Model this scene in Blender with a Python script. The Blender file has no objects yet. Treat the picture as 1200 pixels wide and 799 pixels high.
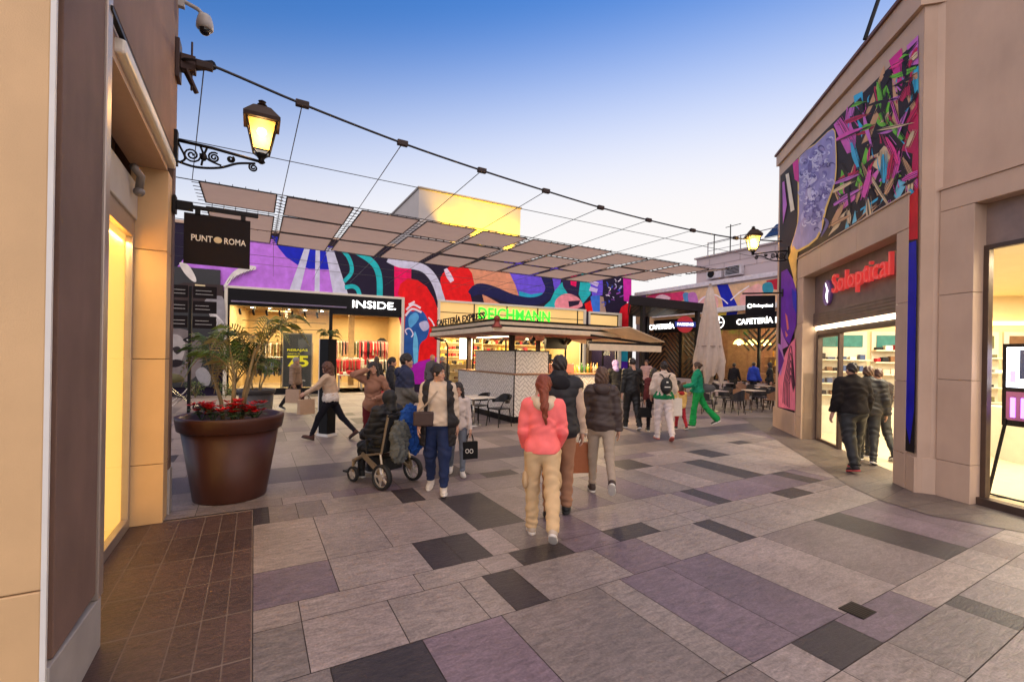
import bpy, math, random
import numpy as np
from mathutils import Matrix, Vector
random.seed(7)
S = bpy.context.scene
COL = S.collection
R = math.radians
# ---------------------------------------------------------------- camera model (photo 1200x799) used to survey the place
F_, TH, RHO, V0, CH = 530., R(29.7), R(1.0), 417., 1.82
sn, cs = math.sin, math.cos
def ray(u, v):
    du, dv = u-600, v-V0
    a = (du*cs(RHO)+dv*sn(RHO))/F_; b = (-du*sn(RHO)+dv*cs(RHO))/F_
    return (a*cs(TH)+sn(TH), -a*sn(TH)+cs(TH), -b)
def G(u, v, z=0.):
    d = ray(u, v); t = (z-CH)/d[2]; return (d[0]*t, d[1]*t, z)
def PV(u, v, p, n, off=0.):
    """point on the vertical plane through p with inward normal n, off metres towards the street"""
    d = ray(u, v); t = (p[0]*n[0]+p[1]*n[1]-off)/(d[0]*n[0]+d[1]*n[1]); return (d[0]*t, d[1]*t, CH+d[2]*t)
# ---------------------------------------------------------------- materials
MATS = {}
def nodes(m):
    m.use_nodes = True
    return m.node_tree.nodes, m.node_tree.links
def mat(name, col, rough=.6, metal=0., noise=.12, scale=6., bump=0., bscale=60., spec=.5, sheen=0., trans=0., coat=0., stretch=None, streak=0.):
    if name in MATS: return MATS[name]
    m = bpy.data.materials.new(name); N, L = nodes(m)
    b = N['Principled BSDF']
    b.inputs['Roughness'].default_value = rough; b.inputs['Metallic'].default_value = metal
    b.inputs['Specular IOR Level'].default_value = spec; b.inputs['Sheen Weight'].default_value = sheen
    b.inputs['Coat Weight'].default_value = coat
    tc = N.new('ShaderNodeTexCoord'); mp = N.new('ShaderNodeMapping'); L.new(tc.outputs['Object'], mp.inputs[0])
    if stretch: mp.inputs['Scale'].default_value = stretch
    n1 = N.new('ShaderNodeTexNoise'); n1.inputs['Scale'].default_value = scale; n1.inputs['Detail'].default_value = 6
    L.new(mp.outputs[0], n1.inputs['Vector'])
    cr = N.new('ShaderNodeValToRGB')
    c0 = [max(0, c*(1-noise*1.3)) for c in col]; c1 = [min(1, c*(1+noise)) for c in col]
    cr.color_ramp.elements[0].position = .3; cr.color_ramp.elements[1].position = .72
    cr.color_ramp.elements[0].color = (*c0, 1); cr.color_ramp.elements[1].color = (*c1, 1)
    L.new(n1.outputs['Fac'], cr.inputs[0]); L.new(cr.outputs[0], b.inputs['Base Color'])
    if streak:   # rain streaks and patchy weathering of old render
        m2 = N.new('ShaderNodeMapping'); m2.inputs['Scale'].default_value = (2.2,2.2,.5); L.new(tc.outputs['Object'], m2.inputs[0])
        n3 = N.new('ShaderNodeTexNoise'); n3.inputs['Scale'].default_value = 1.3; n3.inputs['Detail'].default_value = 8; n3.inputs['Roughness'].default_value = .65; L.new(m2.outputs[0], n3.inputs['Vector'])
        r3 = N.new('ShaderNodeMapRange'); r3.inputs[1].default_value = .35; r3.inputs[2].default_value = .7; r3.inputs[3].default_value = 1-streak; r3.inputs[4].default_value = 1+streak*.4; L.new(n3.outputs['Fac'], r3.inputs[0])
        vm = N.new('ShaderNodeVectorMath'); vm.operation = 'SCALE'; L.new(cr.outputs[0], vm.inputs[0]); L.new(r3.outputs[0], vm.inputs['Scale']); L.new(vm.outputs[0], b.inputs['Base Color'])
    if bump:
        n2 = N.new('ShaderNodeTexNoise'); n2.inputs['Scale'].default_value = bscale; n2.inputs['Detail'].default_value = 4
        L.new(mp.outputs[0], n2.inputs['Vector'])
        bp = N.new('ShaderNodeBump'); bp.inputs['Strength'].default_value = bump; bp.inputs['Distance'].default_value = .01
        L.new(n2.outputs['Fac'], bp.inputs['Height']); L.new(bp.outputs[0], b.inputs['Normal'])
    MATS[name] = m; return m
def emit(name, col, st):
    if name in MATS: return MATS[name]
    m = bpy.data.materials.new(name); N, L = nodes(m)
    b = N['Principled BSDF']; b.inputs['Base Color'].default_value = (*col, 1); b.inputs['Roughness'].default_value = .5
    b.inputs['Emission Color'].default_value = (*col, 1); b.inputs['Emission Strength'].default_value = st
    MATS[name] = m; return m
def glass(name, tint=(.97, .98, .97), refl=1.):
    if name in MATS: return MATS[name]
    m = bpy.data.materials.new(name); N, L = nodes(m)
    N.remove(N['Principled BSDF']); out = N['Material Output']
    t = N.new('ShaderNodeBsdfTransparent'); t.inputs[0].default_value = (*tint, 1)
    g = N.new('ShaderNodeBsdfGlossy'); g.inputs['Roughness'].default_value = .02; g.inputs[0].default_value = (refl, refl, refl, 1)
    f = N.new('ShaderNodeFresnel'); f.inputs[0].default_value = 1.4
    mx = N.new('ShaderNodeMixShader'); gb = N.new('ShaderNodeNewGeometry'); iv = N.new('ShaderNodeMath'); iv.operation = 'SUBTRACT'; iv.inputs[0].default_value = 1; L.new(gb.outputs['Backfacing'], iv.inputs[1]); fm = N.new('ShaderNodeMath'); fm.operation = 'MULTIPLY'; L.new(f.outputs[0], fm.inputs[0]); L.new(iv.outputs[0], fm.inputs[1]); L.new(fm.outputs[0], mx.inputs[0]); L.new(t.outputs[0], mx.inputs[1]); L.new(g.outputs[0], mx.inputs[2])
    L.new(mx.outputs[0], out.inputs[0]); MATS[name] = m; return m
def srgb(r, g, b):
    f = lambda c: ((c/255+.055)/1.055)**2.4 if c > 10 else c/255/12.92
    return (f(r), f(g), f(b))
# ---------------------------------------------------------------- mesh builder
class Fr:
    """local frame of a facade: s along it, d inwards from the street, z up"""
    def __init__(s, o, dr, inn): s.o, s.dr, s.inn = o, dr, inn
    def __call__(s, p): return (s.o[0]+p[0]*s.dr[0]+p[1]*s.inn[0], s.o[1]+p[0]*s.dr[1]+p[1]*s.inn[1], p[2])
ID = lambda p: p
PMAT = {}
class MB:
    def __init__(s, T=None): s.v, s.f, s.m, s.T = [], [], [], T or ID
    def add(s, vs, fs, m=0):
        o = len(s.v); s.v += [s.T(p) for p in vs]; s.f += [[o+i for i in f] for f in fs]; s.m += [m]*len(fs); return s
    def box(s, x0, x1, y0, y1, z0, z1, m=0):
        return s.add([(x0,y0,z0),(x1,y0,z0),(x1,y1,z0),(x0,y1,z0),(x0,y0,z1),(x1,y0,z1),(x1,y1,z1),(x0,y1,z1)],
                     [(0,3,2,1),(4,5,6,7),(0,1,5,4),(1,2,6,5),(2,3,7,6),(3,0,4,7)], m)
    def prism(s, poly, z0, z1, m=0):
        n = len(poly)
        return s.add([(x,y,z0) for x,y in poly]+[(x,y,z1) for x,y in poly],
                     [list(range(n))[::-1], list(range(n,2*n))]+[(i,(i+1)%n,n+(i+1)%n,n+i) for i in range(n)], m)
    def slab(s, pts, vec, m=0):
        n = len(pts); q = [tuple(p[k]+vec[k] for k in range(3)) for p in pts]
        return s.add(list(pts)+q, [list(range(n)), list(range(n,2*n))[::-1]]+[(i,n+i,n+(i+1)%n,(i+1)%n) for i in range(n)], m)
    def poly(s, pts, m=0): return s.add(pts, [list(range(len(pts)))], m)
    def tube(s, pts, r, n=6, m=0, up=(0,0,1)):
        P = [Vector(p) for p in pts]; vs = []; fs = []
        rr = r if isinstance(r, (list, tuple)) else [r]*len(P)
        side = None
        for i, p in enumerate(P):
            t = (P[min(i+1,len(P)-1)]-P[max(i-1,0)]).normalized()
            if side is None:
                side = t.cross(Vector(up))
                if side.length < 1e-3: side = t.cross(Vector((1,0,0)))
            side = (side - t*side.dot(t)).normalized(); b = t.cross(side)
            for k in range(n):
                a = 2*math.pi*k/n+math.pi/n; q = p+side*(rr[i]*math.cos(a))+b*(rr[i]*math.sin(a)); vs.append(tuple(q))
        for i in range(len(P)-1):
            for k in range(n):
                fs.append((i*n+k, i*n+(k+1)%n, (i+1)*n+(k+1)%n, (i+1)*n+k))
        fs += [list(range(n))[::-1], list(range((len(P)-1)*n, len(P)*n))]
        return s.add(vs, fs, m)
    def lathe(s, prof, c=(0,0,0), n=20, m=0):
        vs = []; fs = []
        for r, z in prof:
            for k in range(n):
                a = 2*math.pi*k/n; vs.append((c[0]+r*math.cos(a), c[1]+r*math.sin(a), c[2]+z))
        for i in range(len(prof)-1):
            for k in range(n): fs.append((i*n+k, i*n+(k+1)%n, (i+1)*n+(k+1)%n, (i+1)*n+k))
        fs += [list(range(n))[::-1], list(range((len(prof)-1)*n, len(prof)*n))]
        return s.add(vs, fs, m)
    def ball(s, c, r, n=10, m=0):
        r = r if isinstance(r, (list, tuple)) else (r,r,r); k2 = max(4, n//2+1); vs = []; fs = []
        for i in range(k2+1):
            ph = math.pi*i/k2
            for k in range(n):
                a = 2*math.pi*k/n; vs.append((c[0]+r[0]*math.sin(ph)*math.cos(a), c[1]+r[1]*math.sin(ph)*math.sin(a), c[2]-r[2]*math.cos(ph)))
        for i in range(k2):
            for k in range(n): fs.append((i*n+k, i*n+(k+1)%n, (i+1)*n+(k+1)%n, (i+1)*n+k))
        return s.add(vs, fs, m)
    def build(s, name, mats, parent=None, smooth=False, bevel=0., local=False, **tags):
        me = bpy.data.meshes.new(name); me.from_pydata(s.v, [], s.f); me.validate(verbose=False)
        for x in (mats if isinstance(mats, (list, tuple)) else [mats]): me.materials.append(x)
        if len(me.polygons) == len(s.m): me.polygons.foreach_set('material_index', s.m)
        if smooth: me.polygons.foreach_set('use_smooth', [True]*len(me.polygons))
        o = bpy.data.objects.new(name, me); return finish(o, parent, local, bevel, **tags)
def finish(o, parent=None, local=False, bevel=0., **tags):
    COL.objects.link(o)
    if parent is not None:
        o.parent = parent
        if not local and parent.name in PMAT: o.matrix_parent_inverse = PMAT[parent.name].inverted()
    if bevel:
        b = o.modifiers.new('bevel', 'BEVEL'); b.width = bevel; b.segments = 2; b.limit_method = 'ANGLE'; b.angle_limit = R(40)
        b.harden_normals = False
    for k, v in tags.items():
        if v: o[k] = v
    return o
def root(name, loc, label, cat, group=None, rz=0., kind=None):
    o = bpy.data.objects.new(name, None); COL.objects.link(o); o.location = loc; o.rotation_euler = (0,0,rz)
    o.empty_display_size = .1
    PMAT[o.name] = Matrix.Translation(Vector(loc)) @ Matrix.Rotation(rz, 4, 'Z')
    o['label'] = label; o['category'] = cat
    if group: o['group'] = group
    if kind: o['kind'] = kind
    return o
def dup(o, loc=None, rz=None, label=None, group=None, parent=None):
    c = o.copy(); COL.objects.link(c)
    if parent is not None: c.parent = parent
    if loc is not None: c.location = loc
    if rz is not None: c.rotation_euler = (0,0,rz)
    if label: c['label'] = label
    if group: c['group'] = group
    for ch in list(o.children): dup(ch, parent=c)
    return c
def text(name, body, org, xdir, height, width, m, parent=None, ext=.004, bold=0., center=True, z_up=(0,0,1), local=False, mirror=False, **tags):
    cu = bpy.data.curves.new(name, 'FONT'); cu.body = body; cu.size = 1.; cu.extrude = 0.; cu.offset = bold
    cu.resolution_u = 3
    cu.materials.append(m)
    tmp = bpy.data.objects.new(name, cu); COL.objects.link(tmp); bpy.context.view_layer.update()
    dg = bpy.context.evaluated_depsgraph_get(); me = bpy.data.meshes.new_from_object(tmp.evaluated_get(dg))
    bpy.data.objects.remove(tmp)
    co = np.zeros(len(me.vertices)*3); me.vertices.foreach_get('co', co); co = co.reshape(-1,3)
    x0, x1 = co[:,0].min(), co[:,0].max(); y0, y1 = co[:,1].min(), co[:,1].max()
    sx = width/(x1-x0); sy = height/(y1-y0)
    X = Vector((*xdir, 0)[:3]).normalized(); Z = Vector(z_up); Nn = X.cross(Z)
    vs = []
    for p in co:
        a = (p[0]-(x0+x1)/2)*sx if center else (p[0]-x0)*sx
        if mirror: a = -a
        b = (p[1]-(y0+y1)/2)*sy
        vs.append(tuple(Vector(org)+X*a+Z*b+Nn*ext))
    fs = [list(p.vertices) for p in me.polygons]
    mb = MB()
    # letters as thin raised plates
    n = len(vs); mb.v = vs+[tuple(Vector(v)-Nn*ext) for v in vs]
    ec = {}
    for f in fs:
        for i in range(len(f)):
            e = (f[i], f[(i+1)%len(f)]); ec[e] = 1
    side = [(a, b) for (a, b) in ec if (b, a) not in ec]
    mb.f = fs+[[b, a, a+n, b+n] for a, b in side]; mb.m = [0]*len(mb.f)
    return mb.build(name, m, parent, local=local, **tags)
def smooth_poly(pts, k=4):
    n = len(pts); out = []
    for i in range(n):
        p0, p1, p2, p3 = pts[i-1], pts[i], pts[(i+1)%n], pts[(i+2)%n]
        for j in range(k):
            t = j/k; out.append(tuple(.5*((2*p1[c])+(-p0[c]+p2[c])*t+(2*p0[c]-5*p1[c]+4*p2[c]-p3[c])*t*t+(-p0[c]+3*p1[c]-3*p2[c]+p3[c])*t**3) for c in (0,1)))
    return out
def smooth_line(pts, k=5):
    out = []; n = len(pts)
    for i in range(n-1):
        p0, p1, p2, p3 = pts[max(i-1,0)], pts[i], pts[i+1], pts[min(i+2,n-1)]
        for j in range(k):
            t = j/k; out.append(tuple(.5*((2*p1[c])+(-p0[c]+p2[c])*t+(2*p0[c]-5*p1[c]+4*p2[c]-p3[c])*t*t+(-p0[c]+3*p1[c]-3*p2[c]+p3[c])*t**3) for c in range(len(p1))))
    return out+[tuple(pts[-1])]
def stroke(pts, w, k=5):
    """outline of a brush stroke of width w (a number, or one per point) along a curve, as a list of quads"""
    ww = w if isinstance(w, (list, tuple)) else [w]*len(pts)
    P = smooth_line([(p[0], p[1], ww[i]) for i, p in enumerate(pts)], k); L = []; Rr = []
    for i, p in enumerate(P):
        a, b = P[max(i-1,0)], P[min(i+1,len(P)-1)]; dx, dy = b[0]-a[0], b[1]-a[1]; l = math.hypot(dx, dy) or 1
        nx, ny = -dy/l*p[2]/2, dx/l*p[2]/2; L.append((p[0]+nx, p[1]+ny)); Rr.append((p[0]-nx, p[1]-ny))
    return [[L[i], L[i+1], Rr[i+1], Rr[i]] for i in range(len(P)-1)]
class Mural:
    """flat painted shapes on a wall: every coat of paint a hair above the one below, all in one mesh"""
    def __init__(s, p, n, base=.004): s.p, s.n, s.b, s.mb, s.k, s.mats, s.clip = p, n, base, MB(), 0, {}, []
    def mi(s, c):
        if c not in s.mats: s.mats[c] = len(s.mats)
        return s.mats[c]
    def pts(s, q): return [PV(u, v, s.p, s.n, s.b+s.k*.00004) for u, v in q]
    def cut(s, q):   # keep the paint inside the mural's edges
        for a, b, c in s.clip:
            out = []
            for i in range(len(q)):
                p, r = q[i-1], q[i]; dp, dr_ = a*p[0]+b*p[1]+c, a*r[0]+b*r[1]+c
                if (dp >= 0) != (dr_ >= 0): t = dp/(dp-dr_); out.append((p[0]+(r[0]-p[0])*t, p[1]+(r[1]-p[1])*t))
                if dr_ >= 0: out.append(r)
            q = out
            if len(q) < 3: return None
        return q
    def fill(s, c, q, sm=0):
        s.k += 1; q = s.cut(smooth_poly(q, sm) if sm else q)
        if q: s.mb.poly(s.pts(q), s.mi(c))
        return s
    def line(s, c, q, w, k=5, up=1):
        s.k += up
        for quad in stroke(q, w, k):
            quad = s.cut(quad)
            if quad: s.mb.poly(s.pts(quad), s.mi(c))
        return s
    def build(s, name, parent, tagname='paint'):
        ms = [None]*len(s.mats)
        for c, i in s.mats.items(): ms[i] = mat('paint_%02x%02x%02x' % c, srgb(*c), .6, noise=.12, scale=4., bump=.12, bscale=90, spec=.18, streak=.08)
        return s.mb.build(name, ms, parent)
EXPO, LK, SE, GA, CLD_FILL, DU, OZ, AZ, HZ = 2.5, .42, 4, 1, 3.2, .1, 3, 55, 1.75
# ================================================================ SKY, SUN, CAMERA
w = bpy.data.worlds.new('World'); S.world = w; w.use_nodes = True
N, L = w.node_tree.nodes, w.node_tree.links
sky = N.new('ShaderNodeTexSky'); sky.sky_type = 'NISHITA'; sky.sun_disc = False
SUN_EL, SUN_AZ = R(SE), R(AZ)          # the sun has just reached the roofs, right of the street's end
sky.sun_elevation = SUN_EL; sky.sun_rotation = SUN_AZ; sky.altitude = 0; sky.air_density = 1.0; sky.dust_density = DU; sky.ozone_density = OZ
tint = N.new('ShaderNodeMixRGB'); tint.blend_type = 'MULTIPLY'; tint.inputs[0].default_value = 1; tint.inputs[2].default_value = (1.1,.9,1.12,1); L.new(sky.outputs[0], tint.inputs[1])
gam = N.new('ShaderNodeGamma'); gam.inputs[1].default_value = GA; L.new(tint.outputs[0], gam.inputs[0])
# unseen pink cloud bank added behind the viewer as fill light for the street
tcw = N.new('ShaderNodeTexCoord'); dt = N.new('ShaderNodeVectorMath'); dt.operation = 'DOT_PRODUCT'; dt.inputs[1].default_value = (-.8*sn(TH), -.8*cs(TH), .6); L.new(tcw.outputs['Generated'], dt.inputs[0])
cn = N.new('ShaderNodeTexNoise'); cn.inputs['Scale'].default_value = 3.5; cn.inputs['Detail'].default_value = 6; L.new(tcw.outputs['Generated'], cn.inputs['Vector'])
cm = N.new('ShaderNodeMapRange'); cm.interpolation_type = 'SMOOTHSTEP'; cm.inputs[1].default_value = .12; cm.inputs[2].default_value = .55; L.new(dt.outputs['Value'], cm.inputs[0])
cv = N.new('ShaderNodeMapRange'); cv.inputs[1].default_value = .3; cv.inputs[2].default_value = .7; cv.inputs[3].default_value = .55; cv.inputs[4].default_value = 1.25; L.new(cn.outputs['Fac'], cv.inputs[0])
mm = N.new('ShaderNodeMath'); mm.operation = 'MULTIPLY'; L.new(cm.outputs[0], mm.inputs[0]); L.new(cv.outputs[0], mm.inputs[1])
cc_ = N.new('ShaderNodeVectorMath'); cc_.operation = 'SCALE'; cc_.inputs[0].default_value = (1.0*CLD_FILL, .77*CLD_FILL, .575*CLD_FILL); L.new(mm.outputs[0], cc_.inputs['Scale'])
# thin dusk haze paling the sky towards the roofs, a little stronger on the sunset side
sp_ = N.new('ShaderNodeSeparateXYZ'); L.new(tcw.outputs['Generated'], sp_.inputs[0])
hz = N.new('ShaderNodeMapRange'); hz.interpolation_type = 'SMOOTHSTEP'; hz.inputs[1].default_value = .66; hz.inputs[2].default_value = .20; hz.inputs[3].default_value = 0; hz.inputs[4].default_value = 1
da = N.new('ShaderNodeVectorMath'); da.operation = 'DOT_PRODUCT'; da.inputs[1].default_value = (sn(R(52)), cs(R(52)), 0); L.new(tcw.outputs['Generated'], da.inputs[0])
ma = N.new('ShaderNodeMath'); ma.operation = 'MULTIPLY_ADD'; ma.inputs[1].default_value = -.34; L.new(da.outputs['Value'], ma.inputs[0]); L.new(sp_.outputs['Z'], ma.inputs[2])
mb_ = N.new('ShaderNodeMath'); mb_.operation = 'ADD'; mb_.inputs[1].default_value = .26; L.new(ma.outputs[0], mb_.inputs[0]); L.new(mb_.outputs[0], hz.inputs[0])
hm_ = N.new('ShaderNodeMixRGB'); hm_.inputs[2].default_value = (HZ, HZ*.965, HZ*.955, 1); L.new(hz.outputs[0], hm_.inputs[0])
deep = N.new('ShaderNodeMixRGB'); deep.blend_type = 'MULTIPLY'; deep.inputs[0].default_value = 1; deep.inputs[2].default_value = (.36,.60,.70,1); L.new(gam.outputs[0], deep.inputs[1]); L.new(deep.outputs[0], hm_.inputs[1])
sc_ = N.new('ShaderNodeVectorMath'); sc_.operation = 'SCALE'; sc_.inputs['Scale'].default_value = 1.; L.new(hm_.outputs[0], sc_.inputs[0])
ad_ = N.new('ShaderNodeVectorMath'); ad_.operation = 'ADD'; L.new(sc_.outputs[0], ad_.inputs[0]); L.new(cc_.outputs[0], ad_.inputs[1])
L.new(ad_.outputs[0], N['Background'].inputs[0]); N['Background'].inputs[1].default_value = .1
sl = bpy.data.lights.new('sun', 'SUN'); sl.energy = .25; sl.angle = R(6); sl.color = (1, .72, .5)
so = bpy.data.objects.new('sun', sl); COL.objects.link(so)
so.rotation_euler = (R(90)-SUN_EL, 0, math.pi-SUN_AZ)
cam = bpy.data.cameras.new('camera'); co = bpy.data.objects.new('camera', cam); COL.objects.link(co)
cam.sensor_fit = 'HORIZONTAL'; cam.sensor_width = 36; cam.lens = 36*F_/1200; cam.shift_y = (V0-399.5)/1200; cam.clip_end = 2000; cam.clip_start = .05
co.matrix_world = Matrix.Translation((0,0,CH)) @ Matrix.Rotation(-TH,4,'Z') @ Matrix.Rotation(R(90),4,'X') @ Matrix.Rotation(RHO,4,'Z')
S.camera = co
S.view_settings.view_transform = 'Standard'; S.view_settings.look = 'None'; S.view_settings.exposure = EXPO; S.view_settings.gamma = 1
S.cycles.use_denoising = True; S.cycles.max_bounces = 7; S.cycles.transparent_max_bounces = 16; S.cycles.sample_clamp_indirect = 4
def area(name, loc, size, energy, col=(1,.8,.5), rot=(0,0,0), sy=None):
    l = bpy.data.lights.new(name, 'AREA'); l.energy = energy*LK; l.color = col; l.size = size
    if sy: l.shape = 'RECTANGLE'; l.size_y = sy
    o = bpy.data.objects.new(name, l); COL.objects.link(o); o.location = loc; o.rotation_euler = rot; return o
def point(name, loc, energy, col=(1,.75,.4), r=.05):
    l = bpy.data.lights.new(name, 'POINT'); l.energy = energy*LK; l.color = col; l.shadow_soft_size = r
    o = bpy.data.objects.new(name, l); COL.objects.link(o); o.location = loc; return o
# ================================================================ GROUND AND PAVING
MB().add([(-300,-300,-.012),(400,-300,-.012),(400,400,-.012),(-300,400,-.012)], [(0,1,2,3)]).build('ground', mat('joint_mortar', (.09,.075,.07), .9, noise=.2), kind='structure')
def slate(name, attr='tile'):
    m = bpy.data.materials.new(name); N, L = nodes(m); b = N['Principled BSDF']
    a = N.new('ShaderNodeAttribute'); a.attribute_name = attr
    tc = N.new('ShaderNodeTexCoord'); mp = N.new('ShaderNodeMapping'); mp.inputs['Rotation'].default_value = (0,0,R(35)); mp.inputs['Scale'].default_value = (1,3.2,1)
    ad = N.new('ShaderNodeVectorMath'); ad.operation = 'ADD'; mu = N.new('ShaderNodeVectorMath'); mu.operation = 'SCALE'; mu.inputs['Scale'].default_value = 37.
    L.new(a.outputs['Vector'], mu.inputs[0]); L.new(tc.outputs['Object'], ad.inputs[0]); L.new(mu.outputs[0], ad.inputs[1]); L.new(ad.outputs[0], mp.inputs[0])
    n1 = N.new('ShaderNodeTexNoise'); n1.inputs['Scale'].default_value = 9; n1.inputs['Detail'].default_value = 9; n1.inputs['Roughness'].default_value = .68; n1.inputs['Distortion'].default_value = .6
    L.new(mp.outputs[0], n1.inputs['Vector'])
    n2 = N.new('ShaderNodeTexNoise'); n2.inputs['Scale'].default_value = 1.1; n2.inputs['Detail'].default_value = 5; L.new(tc.outputs['Object'], n2.inputs['Vector'])
    r1 = N.new('ShaderNodeMapRange'); r1.inputs[1].default_value = .25; r1.inputs[2].default_value = .75; r1.inputs[3].default_value = .52; r1.inputs[4].default_value = 1.42; L.new(n1.outputs['Fac'], r1.inputs[0])
    r2 = N.new('ShaderNodeMapRange'); r2.inputs[1].default_value = .3; r2.inputs[2].default_value = .7; r2.inputs[3].default_value = .8; r2.inputs[4].default_value = 1.14; L.new(n2.outputs['Fac'], r2.inputs[0])
    m1 = N.new('ShaderNodeMath'); m1.operation = 'MULTIPLY'; L.new(r1.outputs[0], m1.inputs[0]); L.new(r2.outputs[0], m1.inputs[1])
    vo = N.new('ShaderNodeTexVoronoi'); vo.inputs['Scale'].default_value = 2.3; L.new(tc.outputs['Object'], vo.inputs['Vector'])   # trodden gum and spots
    rg_ = N.new('ShaderNodeMapRange'); rg_.inputs[1].default_value = .028; rg_.inputs[2].default_value = .042; rg_.inputs[3].default_value = .62; rg_.inputs[4].default_value = 1; L.new(vo.outputs['Distance'], rg_.inputs[0])
    n3 = N.new('ShaderNodeTexNoise'); n3.inputs['Scale'].default_value = 55; n3.inputs['Detail'].default_value = 4; L.new(tc.outputs['Object'], n3.inputs['Vector'])
    r4 = N.new('ShaderNodeMapRange'); r4.inputs[1].default_value = .3; r4.inputs[2].default_value = .7; r4.inputs[3].default_value = .8; r4.inputs[4].default_value = 1.2; L.new(n3.outputs['Fac'], r4.inputs[0])
    m2 = N.new('ShaderNodeMath'); m2.operation = 'MULTIPLY'; L.new(m1.outputs[0], m2.inputs[0]); L.new(rg_.outputs[0], m2.inputs[1])
    m3_ = N.new('ShaderNodeMath'); m3_.operation = 'MULTIPLY'; L.new(m2.outputs[0], m3_.inputs[0]); L.new(r4.outputs[0], m3_.inputs[1]); m1 = m3_
    mx = N.new('ShaderNodeVectorMath'); mx.operation = 'SCALE'; L.new(a.outputs['Color'], mx.inputs[0]); L.new(m1.outputs[0], mx.inputs['Scale'])
    L.new(mx.outputs[0], b.inputs['Base Color'])
    rr = N.new('ShaderNodeMapRange'); rr.inputs[3].default_value = .34; rr.inputs[4].default_value = .62; L.new(n1.outputs['Fac'], rr.inputs[0]); L.new(rr.outputs[0], b.inputs['Roughness'])
    bp = N.new('ShaderNodeBump'); bp.inputs['Strength'].default_value = .55; bp.inputs['Distance'].default_value = .012; L.new(n1.outputs['Fac'], bp.inputs['Height']); L.new(bp.outputs[0], b.inputs['Normal'])
    return m
SLATE = slate('riven_slate')
class Tiles:
    def __init__(s): s.v, s.f, s.c = [], [], []
    def tile(s, poly, col, z=0.):
        o = len(s.v); s.v += [(x,y,z) for x,y in poly]; s.f.append(list(range(o, o+len(poly)))); s.c.append(col)
    def build(s, name, **t):
        me = bpy.data.meshes.new(name); me.from_pydata(s.v, [], s.f); me.materials.append(SLATE)
        at = me.color_attributes.new('tile', 'FLOAT_COLOR', 'CORNER'); k = 0
        for f, c in zip(s.f, s.c):
            for _ in f: at.data[k].color = (*c, 1); k += 1
        o = bpy.data.objects.new(name, me); COL.objects.link(o)
        for a, b in t.items(): o[a] = b
        return o
rp = random.Random(11)
LIGHT, MID, PURP, DARK = (.262,.215,.198), (.185,.15,.142), (.155,.115,.138), (.036,.028,.031)
def jit(c, a=.07):
    k = 1+rp.uniform(-a, a); return (c[0]*k*(1+rp.uniform(-.02,.02)), c[1]*k, c[2]*k*(1+rp.uniform(-.03,.03)))
DK = [(.41,.96,1.63,2.78),(2.06,2.63,4.25,5.44),(1.35,1.92,3.64,4.25),(1.66,1.95,2.78,3.35),(2.07,2.63,3.35,3.64),(1.61,1.90,5.44,6.02),(0.02,.17,5.44,6.02),
      (3.19,3.76,3.35,3.64),(4.25,4.53,2.78,3.35),(5.12,5.39,3.64,4.25),(6.2,6.77,3.35,3.64),(4.58,4.85,.95,1.34),(5.6,6.17,1.63,2.78),(3.04,3.58,1.34,1.63),(7.25,7.6,3.64,4.25),
      (7.4,7.97,5.44,6.02),(4.0,4.28,6.02,6.31),(2.35,2.9,6.31,7.05),(8.2,8.8,6.31,6.6),(3.05,3.6,6.02,6.31),(-.4,.17,.95,1.34),(9.1,9.6,6.02,6.31),(6.6,7.1,4.25,5.44),(5.3,5.9,5.44,6.02)]
PP = [(2.64,3.16,1.63,2.78),(3.16,3.73,1.63,2.78),(4.3,4.85,4.25,5.44),(2.7,3.2,3.64,4.25),(3.4,3.95,4.25,5.44),(4.6,5.1,5.44,6.02)]
ys = [-3.2,-2.1,-.95,-.35,-.05,.25,.95,1.34,1.63,2.78,3.35,3.64,4.25,5.44,6.02,6.31,7.05,7.95,9.1,9.7,10.3,11.45,11.5,12.1,13.2,13.8,14.4,14.45,15.6,16.2,17.3,17.9,18.5,19.6,20.2,21.3,22.5,23.6,24.8]
T = Tiles(); g = .003
def clip_left(x0, x1): return x1 > .02
for ya, yb in zip(ys[:-1], ys[1:]):
    hh = yb-ya; x = (-6. if ya > 6.0 else .02); cuts = [x]
    forced = sorted({e for d in DK+PP if d[2] < (ya+yb)/2 < d[3] for e in d[:2]})
    band = 7.0 < ya < 7.9
    while x < 26:
        st = rp.choice([2,2,2,3]) if hh > 1 else rp.choice([1,2,2,3,4])
        if band: st = rp.choice([3,4])
        nx = x+.2875*st
        fx = [e for e in forced if x+.05 < e < nx+.16]
        x = fx[0] if fx else nx
        cuts.append(x)
    for a, b in zip(cuts[:-1], cuts[1:]):
        if hh < .08: T.tile([(a,ya+g),(b,ya+g),(b,yb-g),(a,yb-g)], (.05,.045,.045)); continue
        cx, cy = (a+b)/2, (ya+yb)/2
        if any(d[0] <= cx <= d[1] and d[2] <= cy <= d[3] for d in DK): c = jit(DARK, .06)
        elif any(d[0] <= cx <= d[1] and d[2] <= cy <= d[3] for d in PP): c = jit(PURP)
        elif band: c = jit((.085,.07,.083), .12)
        else:
            q = rp.random()
            c = jit(LIGHT if q < .62 else MID if q < .9 else PURP if q < .96 or cy < 6.2 else DARK, .09)
        T.tile([(a+g,ya+g),(b-g,ya+g),(b-g,yb-g),(a+g,yb-g)], c)
T.build('paving', kind='structure')
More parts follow.
